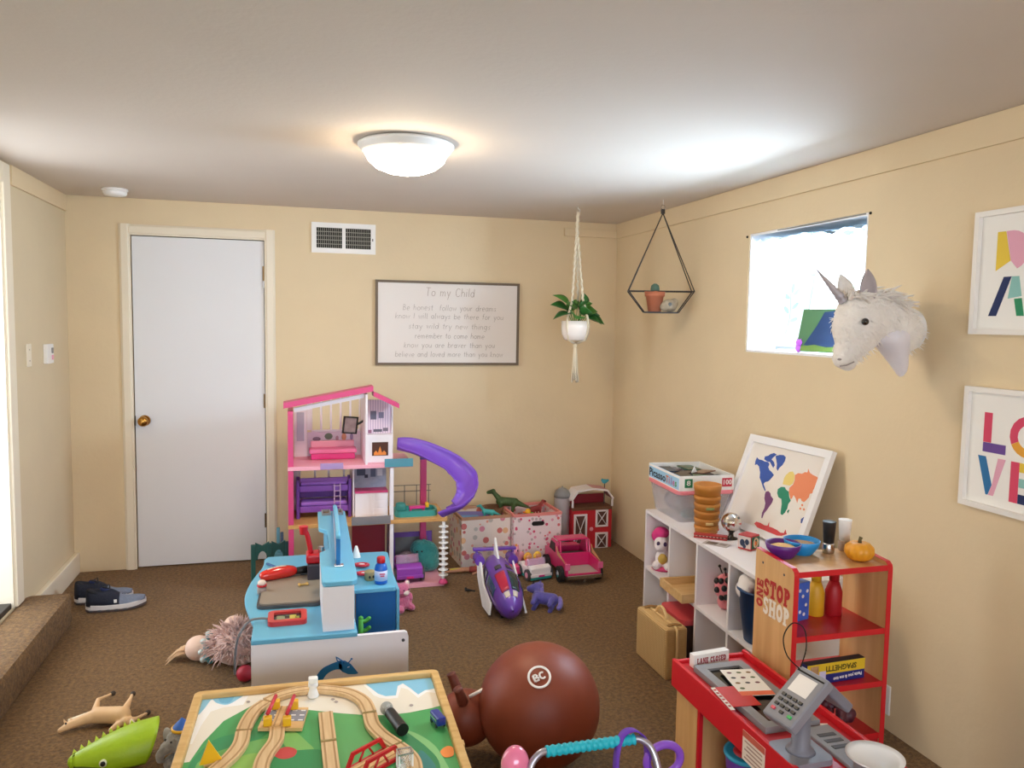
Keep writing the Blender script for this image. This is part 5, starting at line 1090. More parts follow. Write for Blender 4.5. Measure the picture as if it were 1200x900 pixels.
# ================================================================== shoes by the step
def shoe(name, label, loc, rz, flip=1, light=True):
    g = thing(name, label, 'shoe', loc, (0, 0, rz), 'running shoes by the step'); Ln = .29
    def outline(t, k=1.):   # t 0 heel .. 1 toe -> (half width left, right)
        w = .034+.012*math.sin(PI*min(1, t*1.15))+.008*math.exp(-((t-.72)/.2)**2); e = min(1, (t/.08))**.5*min(1, ((1-t)/.14))**.55
        return w*e*k
    n = 20
    def sole(z0, z1, k, nm, M):
        vs = []
        P = [(Ln*(i/n-.5), outline(min(max(i/n, .004), .996), k)) for i in range(n+1)]
        poly = [(x, w-.006*flip*math.sin(PI*(x/Ln+.5))) for x, w in P]+[(x, -w-.006*flip*math.sin(PI*(x/Ln+.5))) for x, w in reversed(P)]
        m = MB(); m.prism(poly, z1-z0, TR(0, 0, z0)); o = m.build(nm, M, g); b = o.modifiers.new('b', 'BEVEL'); b.width = .004; b.segments = 2; b.limit_method = 'ANGLE'
        for v in o.data.vertices: 
            t = v.co.x/Ln+.5; v.co.z += .010*max(0, t-.7)/.3*(1 if t > .7 else 0)+(.006*(1-t/.3) if t < .3 else 0)*(1 if v.co.z > z0+.001 else .2)
        return o
    sole(0, .013, .97, 'outsole', mat('outsole_dark', '#5a4a48', .8)); ms = sole(.0132, .040, 1.04, 'midsole', mat('midsole_white', '#d9d3d2', .6))
    for s in (-1, 1):
        for k in range(6): 
            t = .1+.14*k; MB().box((Ln*(t-.5), s*(outline(t, 1.02))-.006*flip*math.sin(PI*t), .012), (.02, .008, .008), .003).build('pod', M_dgrey, ms)
    H = lambda t: .038+.078*math.exp(-((t-.10)/.22)**2)+.055*math.exp(-((t-.40)/.24)**2)+.018*math.exp(-((t-.82)/.2)**2)
    def upper(u, v):
        t = .02+.96*v; w = outline(t, .97); a = PI*u; h = (H(t)-.034)*1.18
        open_ = math.exp(-((t-.20)/.15)**2)
        return (Ln*(t-.5), w*math.cos(a)*(1-.25*math.sin(a))-.006*flip*math.sin(PI*t), .034+h*math.sin(a)**.75*(1-.42*open_*max(0, math.sin(a)-.55)/.45)+.01*max(0, t-.7)/.3)
    m = MB(); m.sheet(upper, 18, 30)
    o = m.build('upper', [mat('shoe_navy', '#171b2c', .8, bump=.4, bscale=200), mat('shoe_mesh', '#7b8396', .85, var=.15, vscale=90, bump=.4, bscale=200)], g, solid=.004, fix=False)
    for p in o.data.polygons:
        if (p.center.x/Ln+.5 > .58): p.material_index = 1
    m = MB(); m.tube([Vector((Ln*(.20-.5)+.045*math.cos(a), -.005*flip+.024*math.sin(a), .100+.014*math.cos(a)*-1)) for a in [k*PI/10 for k in range(20)]], .008, n=8, closed=True); m.build('collar', mat('collar_black', '#14151c', .9), g)
    m = MB(); m.sph((Ln*(.34-.5), -.005*flip, .108), (.03, .018, .013), (0, .35, 0)); m.build('tongue', mat('tongue_blue', '#1b2550', .8), g)
    for k in range(5):
        t = .38+.055*k; z = H(t)+.004; MB().tube(bez([(Ln*(t-.5)-.006, -.022, z-.010), (Ln*(t-.5), -.005, z+.003), (Ln*(t-.5)+.008, .018, z-.010)], 4), .0032, n=6).build('lace', M_black, g)
    t = .40; z = H(t)+.008
    MB().tube(bez([(Ln*(t-.5), -.005, z), (Ln*(t-.5)-.03, -.025, z+.018), (Ln*(t-.5)-.02, -.005, z+.012), (Ln*(t-.5)-.005, .02, z+.014), (Ln*(t-.5)+.0, 0, z)], 6), .0028, n=6).build('lace_bow', M_black, g)
    MB().bb((Ln*(.48-.5), -outline(.48)*1.0-.004-.006*flip, .05), (Ln*(.53-.5), -outline(.48)-.0005-.006*flip, .068), .002).build('mark', M_white, g)
    return g
shoe('running_shoe', 'navy and grey running shoe in front, by the carpeted step', (-.915, 4.44, 0), .10, 1)
shoe('running_shoe', 'navy running shoe behind its pair, heel against the step', (-1.00, 4.565, 0), .02, -1)
# ================================================================== furry doll on the carpet
g = thing('plush_toy', 'pale plush ostrich doll with pink fur lying on the carpet by the vet desk', 'plush toy', (-.265, 3.60, 0), -.38)
M_pw = mat('plush_pale', '#e6c6b4', .9, bump=.3, bscale=60); M_fp = mat('fur_pink', '#e0bdb6', .95, var=.2, vscale=30, sheen=.5)
m = MB(); m.sph((-.17, 0, .058), (.058, .056, .056)); m.sph((-.12, 0, .06), (.048, .048, .048)); m.build('head', M_pw, g, remesh=.008)
m = MB(); m.sph((.02, 0, .085), (.115, .105, .085)); m.build('body', M_fp, g)
MB().sph((-.03, .06, .150), (.045, .042, .042)).build('paw', M_pw, g)
m = MB(); rnd = random.Random(3)
for k in range(620):
    a = rnd.uniform(0, 2*PI); b = rnd.uniform(-.2, PI/2); c_ = Vector((math.cos(a)*math.cos(b), math.sin(a)*math.cos(b), math.sin(b))); p = Vector((.02, 0, .085))+Vector((c_.x*.113, c_.y*.103, c_.z*.083))
    if (p-Vector((-.03, .06, .150))).length < .055: continue
    d = (c_+Vector((rnd.uniform(-.5, .5), rnd.uniform(-.5, .5), rnd.uniform(-.6, .3)))).normalized(); ln = rnd.uniform(.03, .07); q = p+d*ln; q.z = max(q.z-.01, .002)
    m.tube([p, p.lerp(q, .5)+Vector((0, 0, .004)), q], [.0035, .0028, .0005], n=4)
m.build('fur', M_fp, g)['kind'] = 'stuff'
m = MB()
for k in range(40):
    a = rnd.uniform(-.5, .5); p = Vector((-.218, rnd.uniform(-.02, .02), .05+rnd.uniform(-.01, .015))); q = p+Vector((-.075*math.cos(a), -.09*math.sin(a)-.02, -.04)); q.z = max(.004, q.z); m.tube([p, p.lerp(q, .5)+Vector((0, 0, .012)), q], [.005, .004, .001], n=5)
m.build('hair_tuft', mat('hair_straw', '#dbb893', .8), g)
for k in range(16):
    a = k*2*PI/16; MB().sph((-.115+.012*math.sin(k*3), .060*math.cos(a), .067+.060*math.sin(a)), .013, seg=10, ring=8).build('bead', mat('bead_a', '#5fa3ad', .3) if k % 2 else mat('bead_b', '#c9d6d4', .3), g)
g = thing('ball', 'small dark red ball tucked against the vet desk end panel', 'ball', tuple(PZ(287, 789, .035)))
m = MB(); m.sph((0, 0, 0), .035); m.build('ball_skin', mat('ball_crimson', '#b1243a', .5), g); MB().tube([(.0352*math.cos(a), 0, .0352*math.sin(a)) for a in [k*PI/12 for k in range(24)]], .0012, n=5, closed=True).build('seam', mat('dark_crimson', '#7b1526', .5), g)
# ================================================================== toy horse lying down
def F(u, v, z=.0): return PZ(u, v, z)
g = thing('toy_horse', 'tan toy horse lying on its side on the carpet near the step', 'toy horse', (-.70, 3.15, 0))
m = MB()
def chw(pts, n=6):
    for (a, ra, b, rb) in pts:
        for i in range(n+1): t = i/n; m.sph(a.lerp(b, t), ra+(rb-ra)*t, seg=12, ring=8)
def P3(u, v, h): return PZ(u, v, h)
b1, b2, nk, hd, nz = P3(143, 838, .038), P3(115, 838, .036), P3(99, 843, .03), P3(82, 850, .022), P3(70, 856, .015)
chw([(b1, .033, b2, .031), (b2, .028, nk, .019), (nk, .019, hd, .015), (hd, .016, nz, .009)])
chw([(P3(147, 846, .03), .018, P3(158, 843, .022), .010), (P3(158, 843, .022), .009, P3(172, 836, .012), .0065)]); chw([(P3(146, 833, .035), .017, P3(152, 821, .04), .010), (P3(152, 821, .04), .009, P3(155, 814, .045), .0065)])
chw([(P3(112, 832, .04), .015, P3(115, 820, .055), .009), (P3(115, 820, .055), .008, P3(131, 813, .05), .006)]); chw([(P3(138, 850, .02), .015, P3(130, 856, .012), .010)])
chw([(P3(76, 846, .035), .005, P3(74, 842, .045), .003), (P3(83, 845, .035), .005, P3(83, 841, .045), .003)], 3)
m.build('body', mat('horse_tan', '#dcae79', .5, col2='#e6c398', vscale=9), g, world=True, remesh=.0045, smooth_it=2)
for (u, v, h) in ((173.5, 835, .012), (156, 813, .046), (132.5, 812.5, .05)): MB().sph(P3(u, v, h), (.010, .010, .010)).build('hoof', mat('hoof_dark', '#3a2c20', .6), g, world=True)
MB().sph(P3(77, 848, .038), .004, seg=8, ring=6).build('eye', M_black, g, world=True)
m = MB()
for i in range(9): t = i/8; p = hd.lerp(b2, t)+Vector((0, .02, .010)); m.sph(p, (.014, .010, .008), seg=10, ring=6)
m.build('mane', mat('horse_mane', '#f0e0c4', .7), g, world=True, remesh=.004)
MB().tube(bez([P3(150, 842, .03), P3(156, 852, .02), P3(150, 858, .008)], 5), [.010, .011, .012, .012, .011, .011, .010, .009, .008, .006, .003], n=8).build('tail', MATS['horse_mane'], g, world=True)
# ================================================================== green dinosaur head
g = thing('dinosaur_mask', 'lime green hollow toy dinosaur head lying on the carpet', 'toy', (-.605, 2.845, 0), .16)
M_lm = mat('mask_lime', '#a5c81e', .45, var=.12, vscale=9, bump=.2, bscale=40)
def mask(u, v):   # open shell, snout towards -x, opening at +x
    t = v; x = -.125+.24*t; r = .022+.056*math.sin(PI*.5*min(1, t*1.15))+.006*t; a = -.62+(PI+1.24)*u; zc = .042+.016*t
    return (x+.03*math.sin(a)*t, r*1.0*math.cos(a), max(.002, zc+r*.95*math.sin(a)*(1 if math.sin(a) > 0 else .8)))
MB().sheet(mask, 26, 20).sph((-.120, 0, .042), (.019, .021, .021), seg=14, ring=10).build('shell', M_lm, g, solid=.004, fix=False)
for k in range(10):
    t = .03+.085*k; x, y, z = mask(.30, t); m = MB(); m.prism([(-.011, -.004), (.012, -.004), (-.006, .022-.003*abs(k-5)*.3)], .005, TR(x, y, z) @ RX(PI/2-.35) @ TR(0, 0, -.0025)); m.build('spike', mat('mask_yellow', '#c6d51c', .45), g)
p = Vector(mask(.12, .34)); e = MB().sph(p+Vector((-.002, .0, .0)), (.013, .008, .013)).build('eye', M_white, g)
p = Vector(mask(.86, .40)); e = MB().sph(p, (.014, .008, .014)).build('eye', mat('eye_cream', '#dfe0c0', .3), g); MB().sph(p+Vector((-.002, -.007, .001)), (.008, .005, .009)).build('pupil', M_black, e)
MB().tube(bez([mask(.95, .02), mask(.93, .2), mask(.96, .45)], 6), .004, n=6).build('mouth_line', mat('mask_dark', '#55661a', .7), g)
for s in (.44, .56): MB().sph(Vector(mask(s, .02)), (.005, .004, .004), seg=8, ring=6).build('nostril', MATS['mask_dark'], g)
# ================================================================== grey plush with a party hat
c = PZ(205, 893, 0)
g = thing('plush_toy', 'grey plush elephant with blue and yellow cap beside the train table', 'plush toy', (-.352, 2.80, 0), -.5)
m = MB(); m.sph((0, 0, .055), (.055, .05, .055)); m.sph((-.02, -.04, .10), (.042, .04, .04)); m.sph((-.045, -.07, .085), (.022, .022, .022)); m.sph((-.06, -.085, .06), (.014, .014, .025)); m.sph((.035, -.045, .03), (.026, .03, .028)); m.sph((-.04, -.05, .025), (.026, .03, .024)); 
m.build('body', mat('plush_grey', '#8f8a80', .95, bump=.6, bscale=90, sheen=.4), g, remesh=.006)
for s in (-1, 1): MB().sph((-.02+s*.042, -.03+s*.008, .105), (.028, .010, .032), (0, 0, s*.4)).build('ear', mat('plush_grey2', '#a19a8e', .95), g)
for s in (-1, 1): MB().sph((-.035+s*.014, -.077+abs(s-1)*.004, .112), .004, seg=8, ring=6).build('eye', M_black, g)
MB().lathe([(.034, 0), (.029, .008), (.002, .036)], (-.012, -.03, .140), 16).build('cap', mat('cap_blue', '#2b5fb0', .6), g); MB().lathe([(.0355, .0), (.0355, .008), (.026, .010)], (-.012, -.03, .136), 16).build('cap_brim', M_yellow, g)
# ================================================================== train table
g = thing('train_table', 'wooden train table with painted beach and meadow scene on its top', 'table', (.063, 1.94, 0), -.027)
TW, TL, TH = .766, 1.16, .38
M_oak = wood('table_oak', '#dcb676', '#c79a58', 1.2, 'X'); M_oaky = wood('table_oak_y', '#dcb676', '#c79a58', 1.2, 'Y')
o, i = rrect(TW, TL, .022, 5), rrect(TW-.05, TL-.05, .006, 5)
m = MB(); m.ring(o, i, .075, TR(0, 0, TH-.075)); f = m.build('rim', M_oak, g); b = f.modifiers.new('b', 'BEVEL'); b.width = .004; b.segments = 2; b.limit_method = 'ANGLE'
for x in (-1, 1):
    for y in (-1, 1): MB().bb((x*TW/2-x*.006, y*TL/2-y*.006, 0), (x*TW/2-x*.062, y*TL/2-y*.062, TH-.0755), .006).build('leg', M_oak, g)
BZ = TH-.018
def Tl(u, v, z=BZ):   # table-local xy of a frame point on the board
    p = PZ(u, v, z)-Vector((.063, 1.94, 0)); c_, s_ = math.cos(.027), math.sin(.027); return (p.x*c_-p.y*s_, p.x*s_+p.y*c_)
bd = MB().bb((-TW/2+.0255, -TL/2+.0255, BZ-.012), (TW/2-.0255, TL/2-.0255, BZ)).build('board', mat('board_green', '#49a35a', .45, var=.10, vscale=6), g)
def clipy(P):
    X, Y = TW/2-.026, TL/2-.026; return [(max(-X, min(X, x)), max(-Y, min(Y, y))) for x, y in P]
layer = [0]
def paint(col, pts, raw=False, smooth=True, nm='board_print'):
    layer[0] += 1; P = [Vector(Tl(u, v)).to_3d() for u, v in pts] if not raw else [Vector(p).to_3d() for p in pts]
    if smooth: P = bez(P, 5, True)
    m = MB(); m.prism(clipy([(p.x, p.y) for p in P]), .0002, TR(0, 0, BZ+.0001*layer[0])); return m.build(nm, mat('paint_'+col[1:], col, .45), bd)
X, Y = TW/2-.026, TL/2-.026
paint('#e9e0cf', [(-X, Y), (X, Y)]+[Tl(u, v) for u, v in ((527, 826), (505, 830), (480, 835), (455, 838), (430, 838), (400, 836), (362, 832), (330, 828), (295, 827), (262, 845), (238, 870), (222, 893))]+[(-X, Tl(222, 893)[1])], True, False)   # sand
paint('#f3f1ee', [(-X, Y), (X, Y), (X, Tl(512, 812)[1])]+[Tl(u, v) for u, v in ((500, 811), (490, 818), (478, 808), (470, 806), (466, 818), (455, 819), (445, 818), (438, 815), (425, 800), (400, 799), (300, 808), (292, 812), (285, 826), (262, 829), (247, 834), (236, 850), (225, 872))]+[(-X, Tl(225, 872)[1])], True, False)   # surf
paint('#86c3e0', [(.02, Y), (X, Y), (X, Tl(510, 807)[1])]+[Tl(u, v) for u, v in ((498, 809), (490, 814), (480, 806), (472, 801), (466, 804), (464, 815), (452, 816), (443, 813), (428, 800), (410, 797))], True, False)   # sea
paint('#8cc4de', [(232, 818), (262, 816), (285, 814), (278, 820), (266, 826), (254, 824), (248, 820), (240, 830), (232, 838), (229, 832)])
paint('#6fb3d4', [(258, 817), (274, 816), (268, 824), (258, 823)])
paint('#2f8f57', [(222, 896), (250, 868), (285, 858), (310, 852), (330, 832), (330, 845), (300, 868), (262, 880), (240, 900), (222, 910)])
paint('#6fae5c', [(228, 902), (240, 888), (270, 876), (310, 866), (330, 868), (325, 900), (300, 935), (228, 935)])
paint('#8dbb57', [(268, 900), (285, 886), (305, 884), (315, 900), (300, 930), (270, 930)])
paint('#79b25c', [(330, 862), (345, 858), (360, 870), (368, 880), (350, 884), (335, 876)])
paint('#2a8a4e', [(318, 884), (345, 880), (378, 880), (384, 900), (382, 930), (318, 930)])
paint('#c63d3f', [(322, 884), (330, 877), (340, 876), (348, 880), (344, 887), (333, 890), (324, 888)], smooth=True)
paint('#5aa45c', [(382, 842), (420, 840), (432, 860), (440, 880), (420, 900), (385, 900)])
paint('#2b8550', [(470, 858), (490, 862), (510, 880), (525, 905), (515, 930), (480, 930), (485, 890), (475, 872)])
paint('#85c07a', [(474, 856), (490, 861), (507, 872), (518, 886), (532, 915), (520, 920), (514, 892), (500, 876), (486, 865)])
paint('#ec8a3c', [(516, 881), (524, 875), (531, 877), (531, 886), (521, 888)])
paint('#2a7d78', [(492, 880), (505, 890), (512, 905), (505, 930), (490, 930), (488, 900)])
for (u, v) in ((390, 820), (394, 823), (291, 823), (482, 827)): paint('#a79a94', [(u-2.5, v), (u, v-1.3), (u+2.5, v), (u, v+1.3)])
MB().bb((TW/2-.0008, .10, TH-.02), (TW/2+.004, .125, TH-.003), .001).build('rim_clip', M_oaky, g)
# wooden track pieces
M_tr = wood('track_wood', '#dfbf92', '#cda877', 2., 'Y', .55); M_gr = mat('track_groove', '#b18a5c', .7)
ZT = BZ+.0025
def track(label, pts, z=ZT, seg=7, n_=None):
    P = [PZ(u, v, z+.012) for u, v in pts]; P = [Vector((p.x, p.y, z)) for p in P]; P = bez(P, seg)
    c_ = P[len(P)//2].copy(); g = thing('track_piece', label, 'toy track', c_, 0, 'wooden train track pieces on the table')
    w = .021
    def prof(i, j):
        k = min(int(round(j*(len(P)-1))), len(P)-1); d = (P[min(k+1, len(P)-1)]-P[max(k-1, 0)]).normalized(); s = Vector((d.y, -d.x, 0)); q = cs[i]
        return P[k]+s*q[0]+Vector((0, 0, q[1]))
    cs = [(-w, 0), (-w, .012), (w, .012), (w, 0)]
    vs = []; fs = []
    for k in range(len(P)):
        for i in range(4): vs.append(prof(i, k/(len(P)-1)))
    for k in range(len(P)-1):
        for i in range(4): fs.append((k*4+i, k*4+(i+1) % 4, (k+1)*4+(i+1) % 4, (k+1)*4+i))
    fs += [(3, 2, 1, 0), tuple(len(vs)-4+i for i in range(4))]
    m = MB(); m.put(vs, fs); m.build('track_body', M_tr, g, world=True)
    for s_ in (-1, 1):
        m = MB(); cs = [(s_*.0125-.0025, .0121), (s_*.0125-.0025, .0126), (s_*.0125+.0025, .0126), (s_*.0125+.0025, .0121)]; vs = []; fs = []
        for k in range(len(P)):
            for i in range(4): vs.append(prof(i, k/(len(P)-1)))
        for k in range(len(P)-1): fs += [(k*4+i, k*4+(i+1) % 4, (k+1)*4+(i+1) % 4, (k+1)*4+i) for i in range(4)]
        m.put(vs, fs+[(3, 2, 1, 0), tuple(len(vs)-4+i for i in range(4))]); m.build('groove', M_gr, g, world=True)
    return g
track('curved wooden track piece along the beach, touching the white figure', [(363, 806), (345, 808.5), (327, 813.5), (314, 820)])
track('curved wooden track piece bending down beside the road crossing', [(312, 821.5), (300, 830), (291, 842), (285.5, 854)])
track('curved wooden track piece running down to the yellow sign', [(285, 856), (282, 869), (273, 882), (259, 895), (243, 908)])
track('curved wooden track piece leaving the front edge of the road crossing', [(325, 850), (323, 866), (312, 882), (306, 897), (305, 918)])
track('straight wooden track piece alone in the middle of the meadow', [(381.5, 834), (385, 866)], seg=5); track('straight wooden track piece continuing the lone middle track towards the near edge', [(385.3, 869), (389.5, 906)], seg=5)
track('curved wooden track piece right of the white figure by the sea', [(372, 805.5), (392, 807), (411, 811), (426, 820), (433, 833)]); track('curved wooden track piece beside the black toy microphone', [(433.5, 835.5), (437, 848), (448, 860), (464, 871)])
track('curved wooden track piece ending beside the red bridge', [(466, 872.5), (478, 882), (485, 893), (487, 912)])
# road crossing with barriers
a, b, c_, d = [PZ(u, v, ZT) for u, v in ((302, 857), (354, 857), (361.5, 832.5), (313, 832.5))]
g = thing('road_crossing', 'wooden road crossing tile with grey road and two red barriers', 'toy', ((a+c_)/2)*1)
m = MB(); m.put([p+Vector((0, 0, dz)) for dz in (0, .010) for p in (a, b, c_, d)], [(3, 2, 1, 0), (4, 5, 6, 7), (0, 1, 5, 4), (1, 2, 6, 5), (2, 3, 7, 6), (3, 0, 4, 7)]); m.build('tile', M_beech, g, world=True)
def lerp4(s, t): return (a.lerp(b, s)).lerp(d.lerp(c_, s), t)
def quad(nm, s0, s1, t0, t1, M, z0, th=.0006, par=None):
    Q = [lerp4(s, t)+Vector((0, 0, z0)) for s, t in ((s0, t0), (s1, t0), (s1, t1), (s0, t1))]; m = MB(); m.put(Q+[q+Vector((0, 0, th)) for q in Q], [(3, 2, 1, 0), (4, 5, 6, 7), (0, 1, 5, 4), (1, 2, 6, 5), (2, 3, 7, 6), (3, 0, 4, 7)]); return m.build(nm, M, par or g, world=True)
M_rd = mat('road_grey', '#8b8b92', .6)
rd = quad('road', 0.01, .99, .32, .86, M_rd, .0101)
for t in (.34, .575, .80):
    for k in range(5): quad('road_marking', .05+.2*k, .16+.2*k, t, t+.05, M_white, .0108, .0003, rd)
quad('rail_strip', .30, .56, 0.02, .98, M_beech, .0112, .004); 
for s in (.36, .50): quad('groove', s-.02, s+.02, .02, .98, M_gr, .0154, .0004)
for i, s in enumerate((.20, .64)):
    f0, f1 = lerp4(s, .12)+Vector((0, 0, .0108)), lerp4(s+.03, .93)+Vector((0, 0, .0108))
    for p in (f0, f1): MB().box(p+Vector((0, 0, .013)), (.024, .020, .026), .003).build('barrier_post', M_yellow, g, world=True)
    MB().tube([f0+Vector((0, 0, .034)), f1+Vector((0, 0, .040))], .0055, n=8).build('barrier_arm', mat('barrier_red', '#c8283a', .4), g, world=True)
# small figures on the table
c_ = PZ(367, 816, ZT)
g = thing('toy_figure', 'white wooden toy figure standing at the far edge of the train table', 'toy', (c_.x, c_.y, BZ+.0026))
m = MB(); m.lathe([(.017, 0), (.018, .004), (.013, .018), (.0105, .028), (.015, .033), (.015, .044)], n=20); m.build('figure_body', M_white, g); MB().box((0, 0, .0535), (.029, .024, .018), .005).build('figure_head', M_white, g)
c_ = PZ(247, 897, ZT)
g = thing('toy_sign', 'yellow triangular toy sign on the train table, left side', 'toy', (c_.x, c_.y, BZ+.0026), .2)
MB().bb((-.018, -.006, 0), (.018, .006, .008), .002).build('foot', M_beech, g); MB().prism([(-.028, 0), (.03, 0), (-.004, .062)], .008, TR(0, .004, .0082) @ RX(PI/2)).build('sign_board', M_yellow, g)
c0, c1 = PZ(453, 831, BZ+.022), PZ(472, 856, BZ+.02)
g = thing('toy_microphone', 'toy microphone with black handle and silver head on the meadow', 'toy microphone', ((c0.x+c1.x)/2, (c0.y+c1.y)/2, BZ+.0026))
dv = (c1-c0); dv.z = 0; dv.normalize(); k0 = Vector((c0.x, c0.y, BZ+.0246)); k1 = Vector((c1.x, c1.y, BZ+.0214))
MB().sph(k0, .0195).build('head', mat('mesh_silver', '#b9b9b4', .3, metal=.8, bump=.8, bscale=300), g, world=True); MB().cyl(k0+dv*.016, k0+dv*.03, .012, .014, 16).build('collar', M_silver, g, world=True); MB().cyl(k0+dv*.0302, k1, .0165, .0185, 18).build('handle', M_black, g, world=True)
c_ = PZ(513, 846, BZ+.01)
g = thing('toy_train', 'small blue toy train carriage beside the right hand rim of the train table', 'toy train', (c_.x, c_.y, BZ+.0026), .22)
m = MB(); m.box((0, 0, .021), (.028, .062, .026), .007, seg=3); m.build('carriage', mat('train_blue', '#23338f', .3, coat=.4), g); MB().box((-.0145, 0, .0235), (.0008, .046, .006)).build('side_stripe', M_silver, g)
for y in (-.018, .018):
    for x in (-.0125, .0125): MB().cyl((x-.002, y, .0065), (x+.002, y, .0065), .0065, n=12).build('wheel', M_black, g)
# red bridge
g = thing('toy_bridge', 'red toy railway bridge with open side frames near the table edge', 'toy bridge', (PZ(437, 890, BZ).x, PZ(437, 893, BZ).y-.02, BZ+.0026), .62)
def truss(y):
    m = MB(); o = [(-.075, 0), (.075, 0), (.05, .045), (-.05, .045)]; i_ = [(-.058, .009), (.058, .009), (.043, .036), (-.043, .036)]; m.ring(o, i_, .007, TR(0, y, 0) @ RX(PI/2)); s = m.build('side_frame', M_red, g)
    for x in (-.018, .018): MB().tube([(x*1.4, y-.0035, .008), (x*.4, y-.0035, .037)], .0032, n=6).build('strut', M_red, s)
truss(-.025); truss(.034)
MB().bb((-.075, -.0248, .004), (.075, .0268, .010), .002).build('deck', M_beech, g)
for k in range(2): MB().bb((-.09, -.016+.022*k, .0102), (.09, -.006+.022*k, .0142), .001).build('rail', M_beech, g)
c_ = PZ(473, 897, BZ)
g = thing('toy_lantern', 'small clear toy box with white corner posts beside the red bridge', 'toy', (c_.x, c_.y-.02, BZ+.0026), .1)
MB().bb((-.020, -.016, 0), (.020, .016, .006), .002).build('base', M_white, g); MB().bb((-.017, -.013, .0062), (.017, .013, .045)).build('clear_box', mat('clear_plastic', '#dfe6e2', .05, alpha=.3), g)
for x in (-.018, .018):
    for y in (-.014, .014): MB().bb((x-.002, y-.002, .0062), (x+.002, y+.002, .046)).build('post', M_white, g)
MB().ring(rrect(.042, .034, .004), rrect(.034, .026, .003), .004, TR(0, 0, .0462)).build('top_ring', M_silver, g)
# ================================================================== bouncing ball animal
bc = Vector((.822, 2.50, .2135)); R_ = .212
g = thing('bouncy_ball', 'large brown bouncy bull ball with white round emblem', 'ball', (bc.x, bc.y, 0))
M_bb_ = mat('ball_brown', '#82391f', .5, var=.05, vscale=5, bump=.06, bscale=20)
def ribs(a, z): return 1+.0012*math.cos(24*a)
hd = Vector((-.262, .10, .045))
prof = [(R_*math.sin(PI*i/36), -R_*math.cos(PI*i/36)) for i in range(37)]
MB().lathe([(max(r, 0), z) for r, z in prof], (0, 0, bc.z), 72, wob=lambda a, z: 1+.0035*max(0, math.cos(12*a))**12).build('ball_skin', M_bb_, g)
m = MB(); hc = Vector((-.245, .085, .155)); m.sph(hc, (.105, .095, .098)); m.sph(hc+Vector((-.075, -.005, -.03)), (.06, .07, .055)); m.build('head', M_bb_, g, remesh=.009, smooth_it=3)
ho = [MB().tube(bez([hc+Vector((-.02, s*.045, .08)), hc+Vector((-.03, s*.055, .11)), hc+Vector((-.042, s*.06, .138))], 4), [.020, .019, .019, .018, .018, .017, .016, .016, .017], n=10).build('horn', mat('horn_brown', '#6e3322', .5), g) for s in (-1, 1)]
for i, (p, q) in enumerate((((.005, -.04, .095), (.055, -.055, .125)), ((.06, -.03, .085), (.09, -.045, .125)))): MB().tube([hc+Vector(p), hc+Vector(q)], .006, n=8).build('white_stripe', mat('bull_cream', '#efe3d6', .5), g)
for s in (-1, 1): MB().sph(hc+Vector((-.085, s*.05, .035)), .011, seg=10, ring=8).build('eye', M_black, g)
for s in (-1, 1): MB().sph(hc+Vector((-.128, s*.03, -.02)), (.008, .01, .012), seg=10, ring=8).build('nostril', mat('bull_pink', '#a34a4a', .6), g)
# emblem on the ball
dr = ray(632, 793); oc = CAM-bc; A = dr.dot(dr); B2 = 2*dr.dot(oc); C2 = oc.dot(oc)-R_*R_; t_ = (-B2-math.sqrt(B2*B2-4*A*C2))/(2*A); pe = CAM+dr*t_; nn = (pe-bc).normalized()
xx = Vector((0, 0, 1)).cross(nn).normalized(); yy = nn.cross(xx)
def onball(x, y, off=.0012):
    v = nn*R_+xx*x+yy*y; return v.normalized()*(R_+off)+Vector((0, 0, bc.z))
MB().tube([onball(.036*math.cos(a), .036*math.sin(a)) for a in [k*PI/24 for k in range(48)]], .0042, n=8, closed=True, flat=(1, .35)).build('emblem_ring', M_white, g)
def glyph(pts, closed=False, r=.0034):
    c45 = math.cos(.45); s45 = math.sin(.45); return MB().tube([onball(x*c45-y*s45, x*s45+y*c45, .0014) for x, y in pts], r, n=6, closed=closed).build('emblem_letter', M_white, g)
glyph([(-.019, -.011), (-.019, .011)]); glyph([(-.019, .011), (-.009, .010), (-.006, .005), (-.010, .001), (-.019, 0)]); glyph([(-.012, 0), (-.004, -.003), (-.005, -.010), (-.019, -.011)])
glyph([(.011+.009*math.cos(a), .011*math.sin(a)) for a in [.8+k*(2*PI-1.6)/12 for k in range(13)]])
# ================================================================== doll stroller in front
g = thing('doll_stroller', 'doll stroller with twisted turquoise grip and silver frame in the foreground', 'doll stroller', (.66, 1.50, 0))
zg = .55; xa, xb, yg = .562, .786, 1.652
m = MB(); n = 60
m.tube([Vector((xa+(xb-xa)*k/n, yg, zg)) for k in range(n+1)], [.0125+.0016*math.sin(k*1.6) for k in range(n+1)], n=12); m.build('grip', mat('grip_turquoise', '#17b0c0', .5), g, world=True)
M_al = mat('aluminium', '#b9b7c4', .3, metal=.85)
for s, x in ((-1, xa), (1, xb)):
    MB().tube(bez([(x-s*.012, yg, zg), (x+s*.018, yg-.004, zg-.002), (x+s*.045, yg-.02, zg-.035), (x+s*.05, yg-.07, zg-.13), (x+s*.05, yg-.30, .06)], 7), .0085, n=10).build('handle_tube', M_al, g, world=True)
    MB().tube([(x+s*.052, yg-.08, .05), (x+s*.05, yg-.16, .33), (x+s*.045, yg-.12, .43)], .007, n=8).build('leg_tube', M_al, g, world=True)
    for yy_ in (yg-.08, yg-.32): MB().cyl((x+s*.045, yy_, .05), (x+s*.07, yy_, .05), .05, n=24).build('wheel', M_purple, g, world=True)
